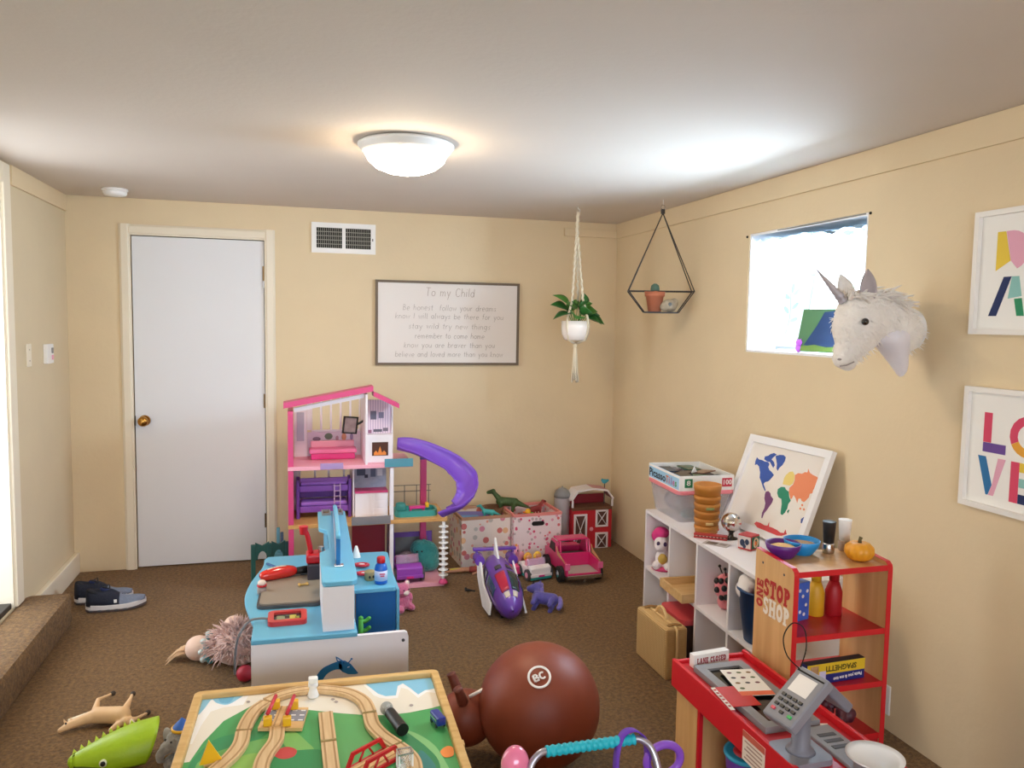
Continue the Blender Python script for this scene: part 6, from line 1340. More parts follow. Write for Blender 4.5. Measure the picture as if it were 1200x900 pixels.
MB().sheet(lambda u, v: (xa-.045+(xb-xa+.09)*u, yg-.05-.20*v, .44-.30*v+.04*math.sin(PI*v)*-1), 8, 10).build('seat', mat('stroller_cloth', '#e59ac0', .8), g, world=True, solid=.004)
g = thing('toy_ball', 'glossy pink toy ball at the left end of the stroller handle', 'ball', (.490, 1.66, .522))
MB().sph((0, 0, 0), (.034, .032, .047)).build('ball_skin', mat('glossy_pink', '#ef7fa4', .15, coat=.6), g); MB().sph((0, 0, -.048), (.006, .006, .006), seg=8, ring=6).build('valve', M_pink, g)
g = thing('toy_bag', 'purple toy bag hanging by a ribbon strap on the turquoise stroller grip', 'bag', (.775, 1.66, .42))
def ribbon(pts, w, M, nm):
    P = bez(pts, 7); sd = [Vector(p) for p in P]
    vs = []; 
    for k, p in enumerate(P): vs += [p+Vector((-.0, -w, 0))*.0+Vector((w*.25, -w, .0)), p+Vector((-w*.25, w, 0))]
    m = MB(); m.put(vs, [(2*k, 2*k+1, 2*k+3, 2*k+2) for k in range(len(P)-1)], None, True); return m.build(nm, M, g, world=True, solid=.003)
M_pr = mat('purple_ribbon', '#6a35b0', .6)
ribbon([(.73, 1.625, .42), (.728, 1.625, .48), (.735, 1.635, .535), (.755, 1.65, .567), (.785, 1.655, .572), (.812, 1.655, .552), (.822, 1.655, .52), (.824, 1.655, .47)], .010, M_pr, 'strap')
m = MB(); m.tube([Vector((0.868+.045*math.cos(a), 1.655, .485+.038*math.sin(a))) for a in [k*PI/14 for k in range(28)]], .010, n=8, closed=True); m.build('ring_handle', mat('purple_ring', '#8a4fc2', .4), g, world=True)
MB().box((.79, 1.63, .40), (.13, .05, .09), .02, seg=3).build('pouch', M_pr, g, world=True)
# ================================================================== white cube shelf along the right wall
SR = -.05; SO = (1.74, 3.60, 0); pit, th, dep, hS, zm = .288, .016, .325, .602, .312
g = thing('cube_shelf', 'low white open cube shelf along the window wall', 'shelf', SO, SR)
M_sh = mat('shelf_white', '#eee9ea', .45)
Ln = 4*pit+th
def sb(nm, a, b, par=None, M=None): return MB().bb(a, b, .0012).build(nm, M or M_sh, par or g)
sb('top_board', (0, -Ln, hS-th), (dep, 0, hS)); sb('bottom_board', (.001, -Ln+th, .02), (dep, -th, .036))
for k in range(5):
    y1 = -k*pit; 
    sb('upright', (0 if k in (0, 4) else .001, y1-th, 0 if k in (0, 4) else .0362), (dep, y1, hS-th-.0002))
for k in range(4):
    sb('middle_board', (.001, -(k+1)*pit+.0002, zm-th), (dep, -k*pit-th-.0002, zm))
sb('back_board', (dep+.0003, -Ln, .02), (dep+.006, 0, hS-.001), M=mat('shelf_back', '#e6dfe0', .6)); sb('plinth', (.01, -Ln+th, 0), (.02, -th, .0198))
def SL(x, y, z): c_, s_ = math.cos(SR), math.sin(SR); return Vector((SO[0]+x*c_-y*s_, SO[1]+x*s_+y*c_, z))
# clear box with pink lid, puzzle box
bx = SL(.178, -.128, hS+.0005)
g = thing('plastic_bin', 'clear plastic bin with pink lid on the far end of the white shelf', 'storage bin', bx, SR)
M_cl = mat('clear_bin', '#d9d6dc', .08, alpha=.32)
def tub(w0, d0, w1, d1, h, t=.004):
    m = MB(); o0, o1, i1, i0 = rrect(w0, d0, .03), rrect(w1, d1, .03), rrect(w1-2*t, d1-2*t, .028), rrect(w0-2*t, d0-2*t, .028); n = len(o0)
    vs = [(x, y, 0) for x, y in o0]+[(x, y, h) for x, y in o1]+[(x, y, h) for x, y in i1]+[(x, y, t) for x, y in i0]
    m.put(vs, [tuple(reversed(range(n))), tuple(range(3*n, 4*n))]+[(j*n+i, j*n+(i+1) % n, (j+1)*n+(i+1) % n, (j+1)*n+i) for j in range(3) for i in range(n)]); return m
tub(.245, .315, .285, .36, .138).build('tub', M_cl, g)
lid = MB().prism(rrect(.298, .375, .03), .020, TR(0, 0, .1385)); lid = lid.build('lid', mat('lid_pink', '#e8848c', .35), g); b = lid.modifiers.new('b', 'BEVEL'); b.width = .005; b.segments = 2; b.limit_method = 'ANGLE'
single('tissue_heap', 'heap of pale grey tissue and cloth inside the clear pink lidded bin', 'cloth', MB().sph((0, 0, .065), (.10, .135, .06)).sph((.03, -.09, .05), (.07, .05, .045)).sph((-.04, .07, .055), (.06, .07, .05)), mat('tissue_grey', '#a7a0a2', .9, var=.3, vscale=18, bump=1, bscale=22), bx+Vector((0, 0, .0045)), SR, remesh=.008)
single('cloth_scrap', 'dark green cloth at the near corner inside the clear bin', 'cloth', MB().sph((-.05, -.115, .028), (.05, .028, .026)).sph((-.02, -.12, .02), (.045, .02, .02)), mat('cloth_green', '#2d5a48', .9, bump=.8, bscale=40), bx+Vector((0, 0, .0045)), SR, remesh=.005)
bz = hS+.0005+.1587
g = thing('puzzle_box', 'open white and blue puzzle box on the pink lid, full of dark tiles', 'box', (bx.x, bx.y, bz), SR)
bw, bdp, bh, t = .284, .368, .072, .004
MB().bb((-bw/2, -bdp/2, 0), (bw/2, bdp/2, t)).build('bottom', M_paper, g)
fr = MB().bb((-bw/2, -bdp/2, t), (bw/2, -bdp/2+t, bh)).build('front_side', M_paper, g); MB().bb((-bw/2, bdp/2-t, t), (bw/2, bdp/2, bh)).build('back_side', M_paper, g)
lf = MB().bb((-bw/2, -bdp/2+t, t), (-bw/2+t, bdp/2-t, bh)).build('long_side', mat('box_sky', '#9fcdea', .5), g); MB().bb((bw/2-t, -bdp/2+t, t), (bw/2, bdp/2-t, bh)).build('long_side', M_paper, g)
MB().bb((-bw/2-.0008, -bdp/2+t, bh-.012), (-bw/2-.0002, bdp/2-t, bh)).build('white_band', M_paper, lf)
for x, w_, c_, tx in ((-.095, .04, '#1f7a4c', '8'), (.105, .052, '#c62a45', '100')):
    MB().bb((x-w_/2, -bdp/2-.0008, .016), (x+w_/2, -bdp/2-.0002, .058)).build('badge', mat('badge_'+c_[1:], c_, .5), fr)
    MB().text(tx, .034, TR(x, -bdp/2-.0012, .037) @ RX(PI/2), .0006, .0006, width=w_*(.5 if tx == '8' else .82)).build('badge_number', M_paper, fr)
TM = TR(-bw/2-.0012, 0, .034) @ RZ(-PI/2) @ RX(PI/2)
MB().text('Picasso', .056, TM @ TR(-.075, -.004, 0), .0006, .001, width=.20).build('lettering', mat('ink_navy', '#1c2434', .6), lf)
for k, (ch_, c_) in enumerate(zip('Tiles', ('#d9794a', '#d65a6c', '#8f6fb8', '#c46b9e', '#5a9d62'))): MB().text(ch_, .05, TM @ TR(.045+.025*k, -.004, 0), .0006, .001).build('lettering', mat('ink_'+c_[1:], c_, .6), lf)
rnd = random.Random(5); cols = ['#26384a', '#3d2c33', '#255443', '#2b2b33', '#7d5a4a', '#4d6350', '#33475e', '#5b3b3b']
tiles = []
for k, (x, y, z, a, b_, w_) in enumerate([(-.08, .09, .055, .1, .1, .09), (-.02, .02, .05, -.1, .5, .08), (.05, .1, .056, .08, .2, .09), (-.07, -.06, .05, .05, -.2, .09), (.06, -.02, .058, -.12, .3, .09), (.0, -.11, .05, .1, -.4, .08), (.085, -.11, .05, 0, .2, .07), (-.03, .13, .047, 0, .0, .07)]):
    o = single('magnetic_tile', ['dark blue', 'dark maroon', 'dark green', 'charcoal', 'brown', 'olive', 'slate blue', 'dull red'][k]+' square tile lying in the open puzzle box', 'tile', MB().box((0, 0, 0), (w_, w_, .006), .002), mat('tile_%d' % k, cols[k], .25), Vector((bx.x, bx.y, bz))+Vector((x, y, z)), (a, a*.6, b_), 'tiles in the puzzle box')
single('tile_heap', 'dark tiles piled on the bottom of the open puzzle box', 'tiles', MB().box((0, 0, .022), (.26, .345, .034), .008), mat('tile_pile', '#2a3038', .5, col2='#58463f', vscale=22, bump=.5, bscale=30), (bx.x, bx.y, bz+.0045), SR, kind='stuff')
single('magnetic_tile', 'small white triangular tile standing in the open puzzle box', 'tile', MB().prism([(-.022, 0), (.022, 0), (0, .03)], .004, RX(PI/2)), M_paper, (bx.x+.01, bx.y-.02, bz+.056), .4)
# nested wooden bowls
pc_ = PZ(827, 624, hS); pc_ = Vector((1.823, 3.135, hS+.0005))
M_pt = mat('pot_amber', '#bd7a2c', .55, var=.10, vscale=10)
labs = ['lowest', 'second lowest', 'third from the bottom', 'third from the top', 'second from the top', 'topmost']
s5 = .0345
for k in range(6):
    r0 = .0515+.0014*k; r1 = r0+.0022
    h0 = .052 if k else .052
    g = thing('nested_pot', 'amber brown nested pot, %s of the stack on the white shelf' % labs[k], 'pot', (pc_.x, pc_.y, pc_.z+k*s5), 0, 'nested amber pots on the shelf')
    MB().lathe([(r0-.006, 0), (r0-.001, .001), (r1-.0005, h0-.026), (r1+.0012, h0-.0245), (r1+.0016, h0-.001), (r1-.001, h0), (r1-.004, h0-.004), (r0-.008, .006), (0, .006)] if k == 5 else [(r0-.006, .0), (r0-.001, .001), (r1-.0005, .018), (r1+.0012, .0195), (r1+.0012, .033), (r1-.004, .0345), (r0-.012, .03), (r0-.012, .008), (0, .008)], n=40).build('bowl', M_pt, g)
    if k in (1, 3): 
        M_st = mat('sticker_green', '#7e8a4e', .6) if k == 3 else mat('sticker_cream', '#e2c382', .6); zc_ = .016
        def stk(u, v, r1=r1): a = -2.15+.62*u; r = r1+.002; return (r*math.cos(a), r*math.sin(a), zc_-.006+.012*v)
        MB().sheet(stk, 8, 1).build('sticker', M_st, g, solid=.0006, fix=False)
    if k == 0: MB().sph((r0*math.cos(-.75), r0*math.sin(-.75), .018), (.007, .007, .007), seg=8, ring=6).build('sticker', mat('sticker_red', '#cf5a4a', .5), g)
# disco ball on a stand
g = thing('disco_ball', 'small silver mirror ball on a stand on the white shelf', 'mirror ball', (1.875, 3.01, hS+.0005))
MB().lathe([(.03, 0), (.03, .004), (.012, .010), (.010, .026), (.016, .032)]).build('stand', mat('dark_chrome', '#4b4743', .25, metal=1), g)
b_ = bmesh.new(); bmesh.ops.create_uvsphere(b_, u_segments=26, v_segments=15, radius=.044); m = MB(); m._merge(b_, TR(0, 0, .074), False); m.build('ball_mirror', mat('mirror_tiles', '#d3cdc6', .12, metal=1), g)
# harmonica, card, cube
g = thing('harmonica', 'red harmonica lying in front of the amber pots', 'harmonica', (1.785, 3.03, hS+.0005), -.62)
MB().box((0, 0, .004), (.145, .03, .008), .002).build('lower_cover', mat('harmonica_red', '#a92a2a', .35), g); MB().box((0, 0, .0105), (.13, .026, .004), .001).build('comb', mat('comb_pale', '#d9b7a6', .5), g); MB().box((0, 0, .0165), (.145, .03, .007), .002).build('upper_cover', MATS['harmonica_red'], g)
for k in range(8): MB().bb((-.056+.015*k, -.0145, .0088), (-.048+.015*k, -.013, .0122)).build('hole', M_dark, g)
g = thing('photo_card', 'glossy printed card lying flat at the front of the white shelf', 'card', (1.765, 2.945, hS+.0005), -.9)
MB().bb((-.055, -.03, 0), (.055, .03, .0012)).build('card', mat('card_grey', '#b6aca6', .3), g)
for (x, y, w_, h_, c_) in ((-.02, 0, .045, .04, '#6d6256'), (.028, .006, .03, .03, '#8d8378')): MB().bb((x-w_/2, y-h_/2, .0013), (x+w_/2, y+h_/2, .0016)).build('picture', mat('pic_'+c_[1:], c_, .4), g)
g = thing('puzzle_cube', 'small red and green Christmas pattern block on the white shelf', 'toy block', (1.865, 2.855, hS+.0005), .45)
MB().box((0, 0, .032), (.064, .064, .064), .003).build('block', mat('block_red', '#b8373c', .5), g)
MB().bb((-.029, -.0332, .008), (.029, -.0322, .058)).build('green_side', mat('block_green', '#246048', .5), g); MB().tube([Vector((.015*math.cos(a), -.0335, .033+.019*math.sin(a))) for a in [k*PI/9 for k in range(18)]], .0035, n=6, closed=True).build('ornament', mat('orn_pale', '#e6c9a8', .5), g); MB().sph((0, -.0335, .03), (.008, .001, .010)).build('ornament', M_orange, g)
MB().bb((-.0332, -.029, .008), (-.0322, .029, .058)).build('pale_side', mat('block_pale', '#cfc4c0', .5), g)
for y, z, w_ in ((-.012, .036, .010), (.010, .03, .012), (.0, .016, .008)): MB().sph((-.0334, y, z), (.0008, w_, w_*1.3), seg=10, ring=6).build('block_print', mat('block_navy', '#23304f', .5), g)
# ------------------------------------------------ world map leaning on the wall
yl, yr = 3.305, 2.700; xb_, zb0 = 2.015, hS+.004; xt, zt0 = 2.172, 1.024
wM = yl-yr; hM = math.hypot(xt-xb_, zt0-zb0); lean = math.atan2(xt-xb_, zt0-zb0)
g = thing('map_picture', 'white framed colourful world map leaning on the wall above the shelf', 'picture frame', (xb_, (yl+yr)/2, zb0), (-lean, math.radians(-1.2), -PI/2))
fb = .034
MB().ring([(-wM/2, 0), (wM/2, 0), (wM/2, hM), (-wM/2, hM)], [(-wM/2+fb, fb), (wM/2-fb, fb), (wM/2-fb, hM-fb), (-wM/2+fb, hM-fb)], .022, RX(PI/2)).build('frame', mat('map_frame', '#f1efef', .4), g)
pr = MB().bb((-wM/2+fb*.8, -.008, fb*.8), (wM/2-fb*.8, -.001, hM-fb*.8)).build('print', mat('map_paper', '#ece5dc', .8), g)
Mmap = g.matrix_basis.copy(); ROOT[g.name] = Mmap
nrm = (Mmap.to_3x3() @ Vector((0, -1, 0))); org = Mmap @ Vector((0, -.0085, 0)); inv = Mmap.inverted()
def land(nm, col, pts, sm=True):
    P = []
    for u, v in pts:
        d = ray(u, v); t = (org-CAM).dot(nrm)/d.dot(nrm); q = inv @ (CAM+d*t); P.append((q.x, q.z))
    if sm: P = [(p.x, p.y) for p in bez([(x, y, 0) for x, y in P], 3, True)]
    MB().prism(P, .0008, TR(0, -.0082, 0) @ RX(PI/2)).build(nm, mat('map_'+col[1:], col, .8), pr)
Z = lambda L: [(860+x/7.2, 505+y/7.2) for x, y in L]
land('continent', '#3d5aa8', Z([(195, 222), (212, 240), (238, 246), (262, 258), (290, 262), (300, 280), (290, 305), (300, 330), (318, 345), (338, 372), (322, 392), (308, 408), (290, 425), (262, 432), (250, 448), (258, 470), (268, 500), (262, 508), (244, 470), (232, 430), (218, 395), (222, 350), (212, 300), (195, 280), (178, 288), (182, 255)]), False)
land('island', '#3d5aa8', Z([(262, 215), (290, 210), (308, 196), (340, 186), (362, 200), (345, 212), (330, 225), (318, 240), (338, 262), (345, 290), (332, 312), (320, 290), (305, 262), (282, 258), (256, 240)]), False)
land('island', '#3d5aa8', Z([(352, 212), (388, 202), (420, 204), (438, 222), (430, 255), (408, 290), (385, 310), (370, 336), (360, 318), (364, 280), (358, 245)]), False)
land('continent', '#7a4a78', Z([(270, 512), (292, 508), (308, 525), (312, 548), (332, 575), (322, 605), (300, 635), (280, 665), (255, 695), (240, 735), (232, 735), (238, 690), (258, 650), (266, 610), (258, 570), (262, 535)]), False)
land('continent', '#2f8a6b', Z([(372, 490), (400, 472), (430, 474), (440, 495), (462, 512), (468, 560), (480, 588), (458, 618), (450, 655), (430, 690), (408, 710), (394, 700), (398, 660), (404, 618), (402, 575), (376, 560), (366, 525)]), False)
land('island', '#2f8a6b', Z([(448, 680), (462, 662), (468, 672), (455, 696)]), False)
land('continent', '#ecd27c', Z([(425, 398), (440, 372), (470, 345), (498, 342), (512, 372), (510, 410), (496, 445), (470, 462), (440, 455), (412, 450), (418, 425)]), False)
land('continent', '#ea8d63', Z([(516, 372), (545, 356), (575, 362), (600, 348), (622, 350), (628, 318), (640, 352), (668, 372), (702, 388), (738, 432), (728, 470), (705, 480), (690, 470), (668, 500), (662, 525), (640, 530), (632, 560), (604, 590), (590, 600), (572, 590), (566, 572), (545, 570), (534, 608), (522, 570), (504, 540), (490, 570), (478, 575), (464, 515), (470, 480), (500, 452), (514, 415)]), False)
for (x, y) in ((560, 655), (590, 662), (632, 706), (576, 625)): land('island', '#ea8d63', Z([(x-8, y-4), (x+4, y-9), (x+9, y+4), (x-2, y+10)]))
land('continent', '#4a5c9c', Z([(566, 745), (588, 728), (606, 722), (616, 740), (630, 728), (638, 760), (634, 795), (615, 818), (600, 792), (582, 780), (564, 778)]), False)
land('continent', '#cf4a4c', Z([(172, 782), (190, 765), (225, 776), (258, 796), (284, 800), (298, 768), (296, 806), (330, 818), (365, 836), (392, 858), (422, 862), (436, 832), (446, 872), (400, 885), (330, 880), (270, 868), (230, 838), (196, 812)]), False)
# ------------------------------------------------ things in the shelf cells
def cell(k, x, yf, up=True): return SL(x, -k*pit-th-(pit-th)*yf, (zm if up else .036)+.0006)
c_ = Vector((1.803, 3.508, zm+.0006))
g = thing('plush_toy', 'white plush unicorn with hot pink hair in the far shelf cell', 'plush toy', c_, -.6)
m = MB(); m.sph((0, 0, .055), (.042, .04, .055)); m.sph((-.01, -.01, .13), (.04, .038, .042)); m.sph((-.03, -.035, .025), (.024, .03, .022)); m.sph((.03, -.035, .025), (.024, .03, .022)); m.sph((-.015, -.042, .118), (.022, .018, .017)); m.build('body', mat('plush_white', '#ece2e4', .95, bump=.6, bscale=80, sheen=.4), g, remesh=.006)
m = MB(); m.sph((-.015, .005, .185), (.04, .034, .03)); m.sph((-.04, .01, .165), (.026, .024, .03)); m.build('hair', mat('plush_hotpink', '#e04088', .95, bump=.6, bscale=60), g, remesh=.006)
MB().sph((.0, -.035, .06), (.024, .014, .028)).build('belly', mat('gold_cloth', '#c7a64a', .4), g); MB().lathe([(.05, 0), (.058, .006), (.046, .02)], (0, -.005, 0), 20).build('skirt', mat('plush_rose', '#c94373', .9), g)
for x in (-.022, .012): MB().sph((x, -.045, .14), (.009, .006, .012), seg=10, ring=8).build('eye', mat('eye_plum', '#3a2450', .3), g)
single('gift_bag', 'magenta cloth bag behind the white plush unicorn', 'bag', MB().box((0, 0, .10), (.06, .07, .19), .02, seg=3), mat('magenta_cloth', '#b34a7c', .9, bump=.6, bscale=30), SL(.17, -.222, zm+.0006), SR)
# wooden tray
c_ = cell(1, .155, .52)
g = thing('wooden_tray', 'shallow wooden tray sticking out of the second shelf cell', 'tray', c_, SR)
MB().bb((-.205, -.115, 0), (.12, .115, .006)).build('tray_floor', M_beech, g); MB().ring([(-.21, -.12), (.125, -.12), (.125, .12), (-.21, .12)], [(-.198, -.108), (.113, -.108), (.113, .108), (-.198, .108)], .04).build('tray_side', M_beech, g)
g2 = MB().ring(rrect(.07, .05, .02), rrect(.05, .03, .014), .012, TR(-.05, -.02, .0062)).build('handle', M_beech, g)
c_ = cell(1, .135, .47, False)
g = thing('coral_bin', 'coral red lidded bin sticking out under the wooden tray', 'storage bin', c_, SR)
tub(.27, .20, .30, .225, .165).build('tub', mat('bin_dark', '#4a3a3a', .5), g); o = MB().prism(rrect(.325, .238, .03), .025, TR(-.02, 0, .1655)).build('lid', mat('lid_coral', '#e0565c', .4), g); MB().bb((-.14, -.08, .04), (-.135, .08, .10)).build('label_panel', M_red, g) if False else None
# plush ladybird
c_ = Vector((1.812, 2.935, zm+.0006))
g = thing('plush_toy', 'pink and black spotted plush ladybird leaning in the third shelf cell', 'plush toy', c_, .0)
m = MB(); m.sph((0, 0, .10), (.05, .045, .06)); m.build('body', mat('plush_salmon', '#e08088', .95, bump=.5, bscale=60, sheen=.3), g); m = MB(); m.sph((0, 0, .035), (.035, .03, .036)); m.build('foot', mat('plush_salmon', '#e08088'), g)
for (a, b__) in ((-2.6, .6), (-2.9, -.1), (-2.2, .1), (-2.5, -.7), (-1.9, .7), (-1.6, -.2), (-3.2, .5), (-2.0, -.6)):
    p = Vector((.05*math.cos(a)*math.cos(b__), .045*math.sin(a)*math.cos(b__), .10+.06*math.sin(b__))); MB().sph(p, (.013, .012, .014), seg=10, ring=8).build('spot', M_black, g)
for s in (-1, 1): MB().tube([(-.01, s*.015, .155), (-.02, s*.022, .185)], .003, n=6).sph((-.02, s*.022, .187), .007, seg=8, ring=6).build('antenna', M_black, g)
# blue bucket with bag
c_ = Vector((1.782, 2.592, zm+.0006))
g = thing('blue_bucket', 'tall dark blue bucket leaning out of the near shelf cell', 'bucket', c_, 0)
MB().lathe([(.075, 0), (.08, .004), (.108, .205), (.114, .207), (.114, .214), (.104, .214), (.076, .008), (0, .008)], n=40).build('bucket_body', mat('bucket_blue', '#0f3a68', .4), g)
c2 = c_+Vector((0, 0, .009))
single('white_cloth', 'white cloth folded over the edge of the dark blue bucket', 'cloth', MB().sph((-.055, .035, .215), (.04, .05, .04)).sph((-.085, .03, .19), (.02, .045, .035)).sph((-.02, .05, .22), (.04, .03, .03)), mat('cloth_white', '#ece6e4', .9, bump=.5, bscale=30), c2, 0, remesh=.006)
single('brown_cloth', 'brown plush heaped in the dark blue bucket', 'cloth', MB().sph((.02, .0, .19), (.065, .07, .06)).sph((.0, -.03, .2), (.05, .05, .035)), mat('cloth_brown', '#6a5048', .95, bump=.8, bscale=40), c2, 0, remesh=.007)
single('red_cloth', 'crimson cloth beside the brown plush in the bucket', 'cloth', MB().sph((-.01, -.06, .205), (.05, .03, .03)).sph((-.06, -.05, .195), (.024, .024, .024)), mat('cloth_crimson', '#b2283f', .9), c2, 0, remesh=.006)
single('cardboard_box', 'brown cardboard box on the bottom level of the near shelf cell', 'box', MB().box((0, 0, .09), (.24, .22, .18), .004), mat('cardboard', '#8a6448', .8), cell(3, .15, .5, False), SR)
# picnic basket standing on the floor
PB = Vector((1.600, 3.115, 0)); pr_ = PI/2+.03
g = thing('picnic_basket', 'tan wicker suitcase basket standing on the carpet before the shelf', 'basket', PB, (0, 0, pr_-.02))
def wick():
    m = mat('wicker_tan', '#e0bc82', .65); N, L = m.node_tree.nodes, m.node_tree.links; tc = N.new('ShaderNodeTexCoord'); w = N.new('ShaderNodeTexWave'); w.inputs['Scale'].default_value = 28; w.inputs['Distortion'].default_value = 1.5; w.bands_direction = 'X'
    w2 = N.new('ShaderNodeTexWave'); w2.inputs['Scale'].default_value = 40; w2.bands_direction = 'Z'; L.new(tc.outputs['Object'], w.inputs['Vector']); L.new(tc.outputs['Object'], w2.inputs['Vector'])
    x = N.new('ShaderNodeMath'); x.operation = 'MULTIPLY'; L.new(w.outputs['Fac'], x.inputs[0]); L.new(w2.outputs['Fac'], x.inputs[1])
    r = N.new('ShaderNodeMix'); r.data_type = 'RGBA'; r.inputs[6].default_value = lin('#c69d62'); r.inputs[7].default_value = lin('#ecca90'); L.new(x.outputs[0], r.inputs[0]); L.new(r.outputs[2], N['Principled BSDF'].inputs['Base Color'])
    bp = N.new('ShaderNodeBump'); bp.inputs['Strength'].default_value = .7; bp.inputs['Distance'].default_value = .004; L.new(x.outputs[0], bp.inputs['Height']); L.new(bp.outputs['Normal'], N['Principled BSDF'].inputs['Normal']); return m
M_wk = wick(); M_wl = mat('wicker_trim', '#e6c48a', .6, bump=.5, bscale=90)
# local x runs along the length, local y is the thickness
BL_, BT, BH = .295, .115, .232
MB().box((0, -.0275, BH/2), (BL_, .054, BH), .018, seg=3).build('lower_half', M_wk, g); MB().box((0, .0275, BH/2), (BL_, .054, BH), .018, seg=3).build('lid', M_wk, g)
m = MB(); P = [(x, 0, z+BH/2) for x, z in rrect(BL_+.004, BH+.004-.006, .025)]; m.tube(P, .006, n=8, closed=True); m.build('seam_trim', M_wl, g)
MB().tube(bez([(-.05, .0, BH-.002), (-.045, .0, BH+.018), (-.015, .0, BH+.04), (.015, .0, BH+.04), (.045, .0, BH+.018), (.05, .0, BH-.002)], 5), .007, n=8).build('handle', M_wl, g)
for x in (-.115, .115): MB().tube(bez([(x, -.035, BH+.000), (x, -.005, BH+.006), (x, .03, BH+.001)], 4), .006, n=8, flat=(2., .6)).build('strap', mat('strap_tan', '#9c7440', .6), g)
# ================================================================== market stand (tower)
X0, X1, Y0, Y1 = 1.446, 1.801, 1.966, 2.168  # first layout of stand, checkout counter and goods scaled about the camera
g = thing('market_stand', 'red edged wooden toy market stand with shelves by the right wall', 'play stand', (1.62, 2.06, 0))
M_rp = mat('red_edge', '#cf1a25', .4); M_rs = mat('red_shelf', '#c01824', .35)
tp = .016; zTop = .809
def side(x0):
    P = [(Y0, 0), (Y0, zTop-.008), (Y0+.004, zTop+.002), (Y0+.014, zTop+.010), (Y1-.0, zTop+.022), (Y1, 0)]
    m = MB(); m.prism(P, tp, Matrix(((0, 0, 1, x0), (1, 0, 0, 0), (0, 1, 0, 0), (0, 0, 0, 1)))); o = m.build('side_panel', M_birch, g, world=True)
    m = MB(); e = bez([(x0+tp/2, y, z) for y, z in P[1:5]], 2); 
    q = [(Y0-.0015, 0), (Y0-.0015, zTop-.008), (Y0+.002, zTop+.003), (Y0+.013, zTop+.0117), (Y1, zTop+.0235)]; q2 = [(y+(.0013 if i < 2 else .0006), z-(.0 if i < 2 else .0013)) for i, (y, z) in enumerate(q)]
    m.prism(q+list(reversed(q2)), tp+.001, Matrix(((0, 0, 1, x0-.0005), (1, 0, 0, 0), (0, 1, 0, 0), (0, 0, 0, 1)))); m.build('edge_band', M_rp, o, world=True)
    for y, z in ((Y0+.05, zTop-.02), (Y1-.04, zTop-.015)): MB().cyl((x0-.0008, y, z), (x0+.001, y, z), .004, n=10).build('screw', M_dgrey, o, world=True) if x0 < 1.7 else None
    return o
sl_ = side(X0); side(X1-tp)
def shelf(nm, z, M, y1=Y1):
    o = MB().bb((X0+tp+.0002, Y0+.003, z-.014), (X1-tp-.0002, y1, z), .001).build(nm, M, g, world=True); MB().bb((X0+tp+.0002, Y0+.0005, z-.0165), (X1-tp-.0002, Y0+.0028, z+.002), .0008).build('edge_band', M_rp, o, world=True); return o
shelf('top_shelf', zTop, M_birch); shelf('shelf', .607, M_rs); shelf('shelf', .435, M_rs); shelf('base_shelf', .265, M_rs)
MB().bb((X0+tp+.0002, Y0+.004, 0), (X1-tp-.0002, Y0+.018, .248), .001).build('kick_board', M_rs, g, world=True)
# sign on the side panel: ONE STOP SHOP
def SM(y, z): return TR(X0-.0006, y, z) @ RZ(-PI/2) @ RX(PI/2)
M_lr = mat('sign_red', '#b3231f', .5); M_lw = mat('sign_cream', '#efe3d2', .5)
slab_word('STOP', .135, .056, SM(Y0+.083, .722), M_lr, sl_); slab_word('SHOP', .135, .056, SM(Y0+.083, .662), M_lw, sl_)
slab_word('ONE', .090, .034, SM(Y0+.172, .692) @ RZ(PI/2), M_lr, sl_)
# on top of the stand
def bowl(label, x, y, M, fill_, r=.056):
    g = thing('snack_bowl', label, 'bowl', (x, y, zTop+.0005)); MB().lathe([(r*.55, 0), (r*.6, .003), (r*.92, .028), (r, .046), (r*.96, .047), (r*.86, .028), (r*.5, .006), (0, .006)], n=36).build('bowl', M, g); return g
a_ = bowl('purple plastic bowl of yellow play food on the market stand', 1.513, 2.122, mat('bowl_purple', '#5c1f7a', .35), None)
b1_ = bowl('bright blue plastic bowl of tan play food on the market stand', 1.597, 2.142, mat('bowl_blue', '#1f8fd6', .35), None, .058)
single('play_cereal', 'yellow macaroni play food filling the purple bowl', 'play food', MB().lathe([(.0, .024), (.044, .0245), (.047, .031), (.03, .038), (0, .040)], n=24, wob=lambda a, z: 1+.05*math.sin(5*a)), mat('macaroni', '#edc47a', .7, col2='#d99a4a', vscale=70, bump=1, bscale=80), (1.513, 2.122, zTop+.0005), kind='stuff')
single('play_cereal', 'tan cereal play food filling the bright blue bowl', 'play food', MB().lathe([(.0, .024), (.045, .0245), (.049, .031), (.03, .037), (0, .038)], n=24, wob=lambda a, z: 1+.05*math.sin(6*a)), mat('cereal', '#b58a5a', .8, col2='#8d6a42', vscale=70, bump=1, bscale=80), (1.597, 2.142, zTop+.0005), kind='stuff')
def goblet(label, x, y, M, M2):
    g = thing('toy_shaker', label, 'toy cup', (x, y, zTop+.0005)); MB().lathe([(.018, 0), (.019, .002), (.019, .03), (.016, .034), (0, .034)]).build('base', M2, g); MB().lathe([(.0165, .0342), (.021, .1), (.022, .104), (.019, .105), (0, .104)]).build('cup', M, g)
goblet('black toy shaker with a silver base on the market stand', 1.691, 2.130, mat('shaker_black', '#232427', .4), M_silver); goblet('white toy shaker behind the small pumpkin', 1.762, 2.142, M_white, mat('shaker_clay', '#a58a76', .4))
g = thing('pumpkin', 'small orange yellow pumpkin on the market stand top', 'pumpkin', (1.730, 2.032, zTop+.0005))
MB().lathe([(0, .005), (.018, .001), (.036, .010), (.046, .028), (.044, .045), (.03, .058), (.012, .060), (0, .056)], n=60, wob=lambda a, z: 1-.07*abs(math.cos(5*a))**8).build('pumpkin_body', mat('pumpkin_skin', '#e29a22', .45), g)
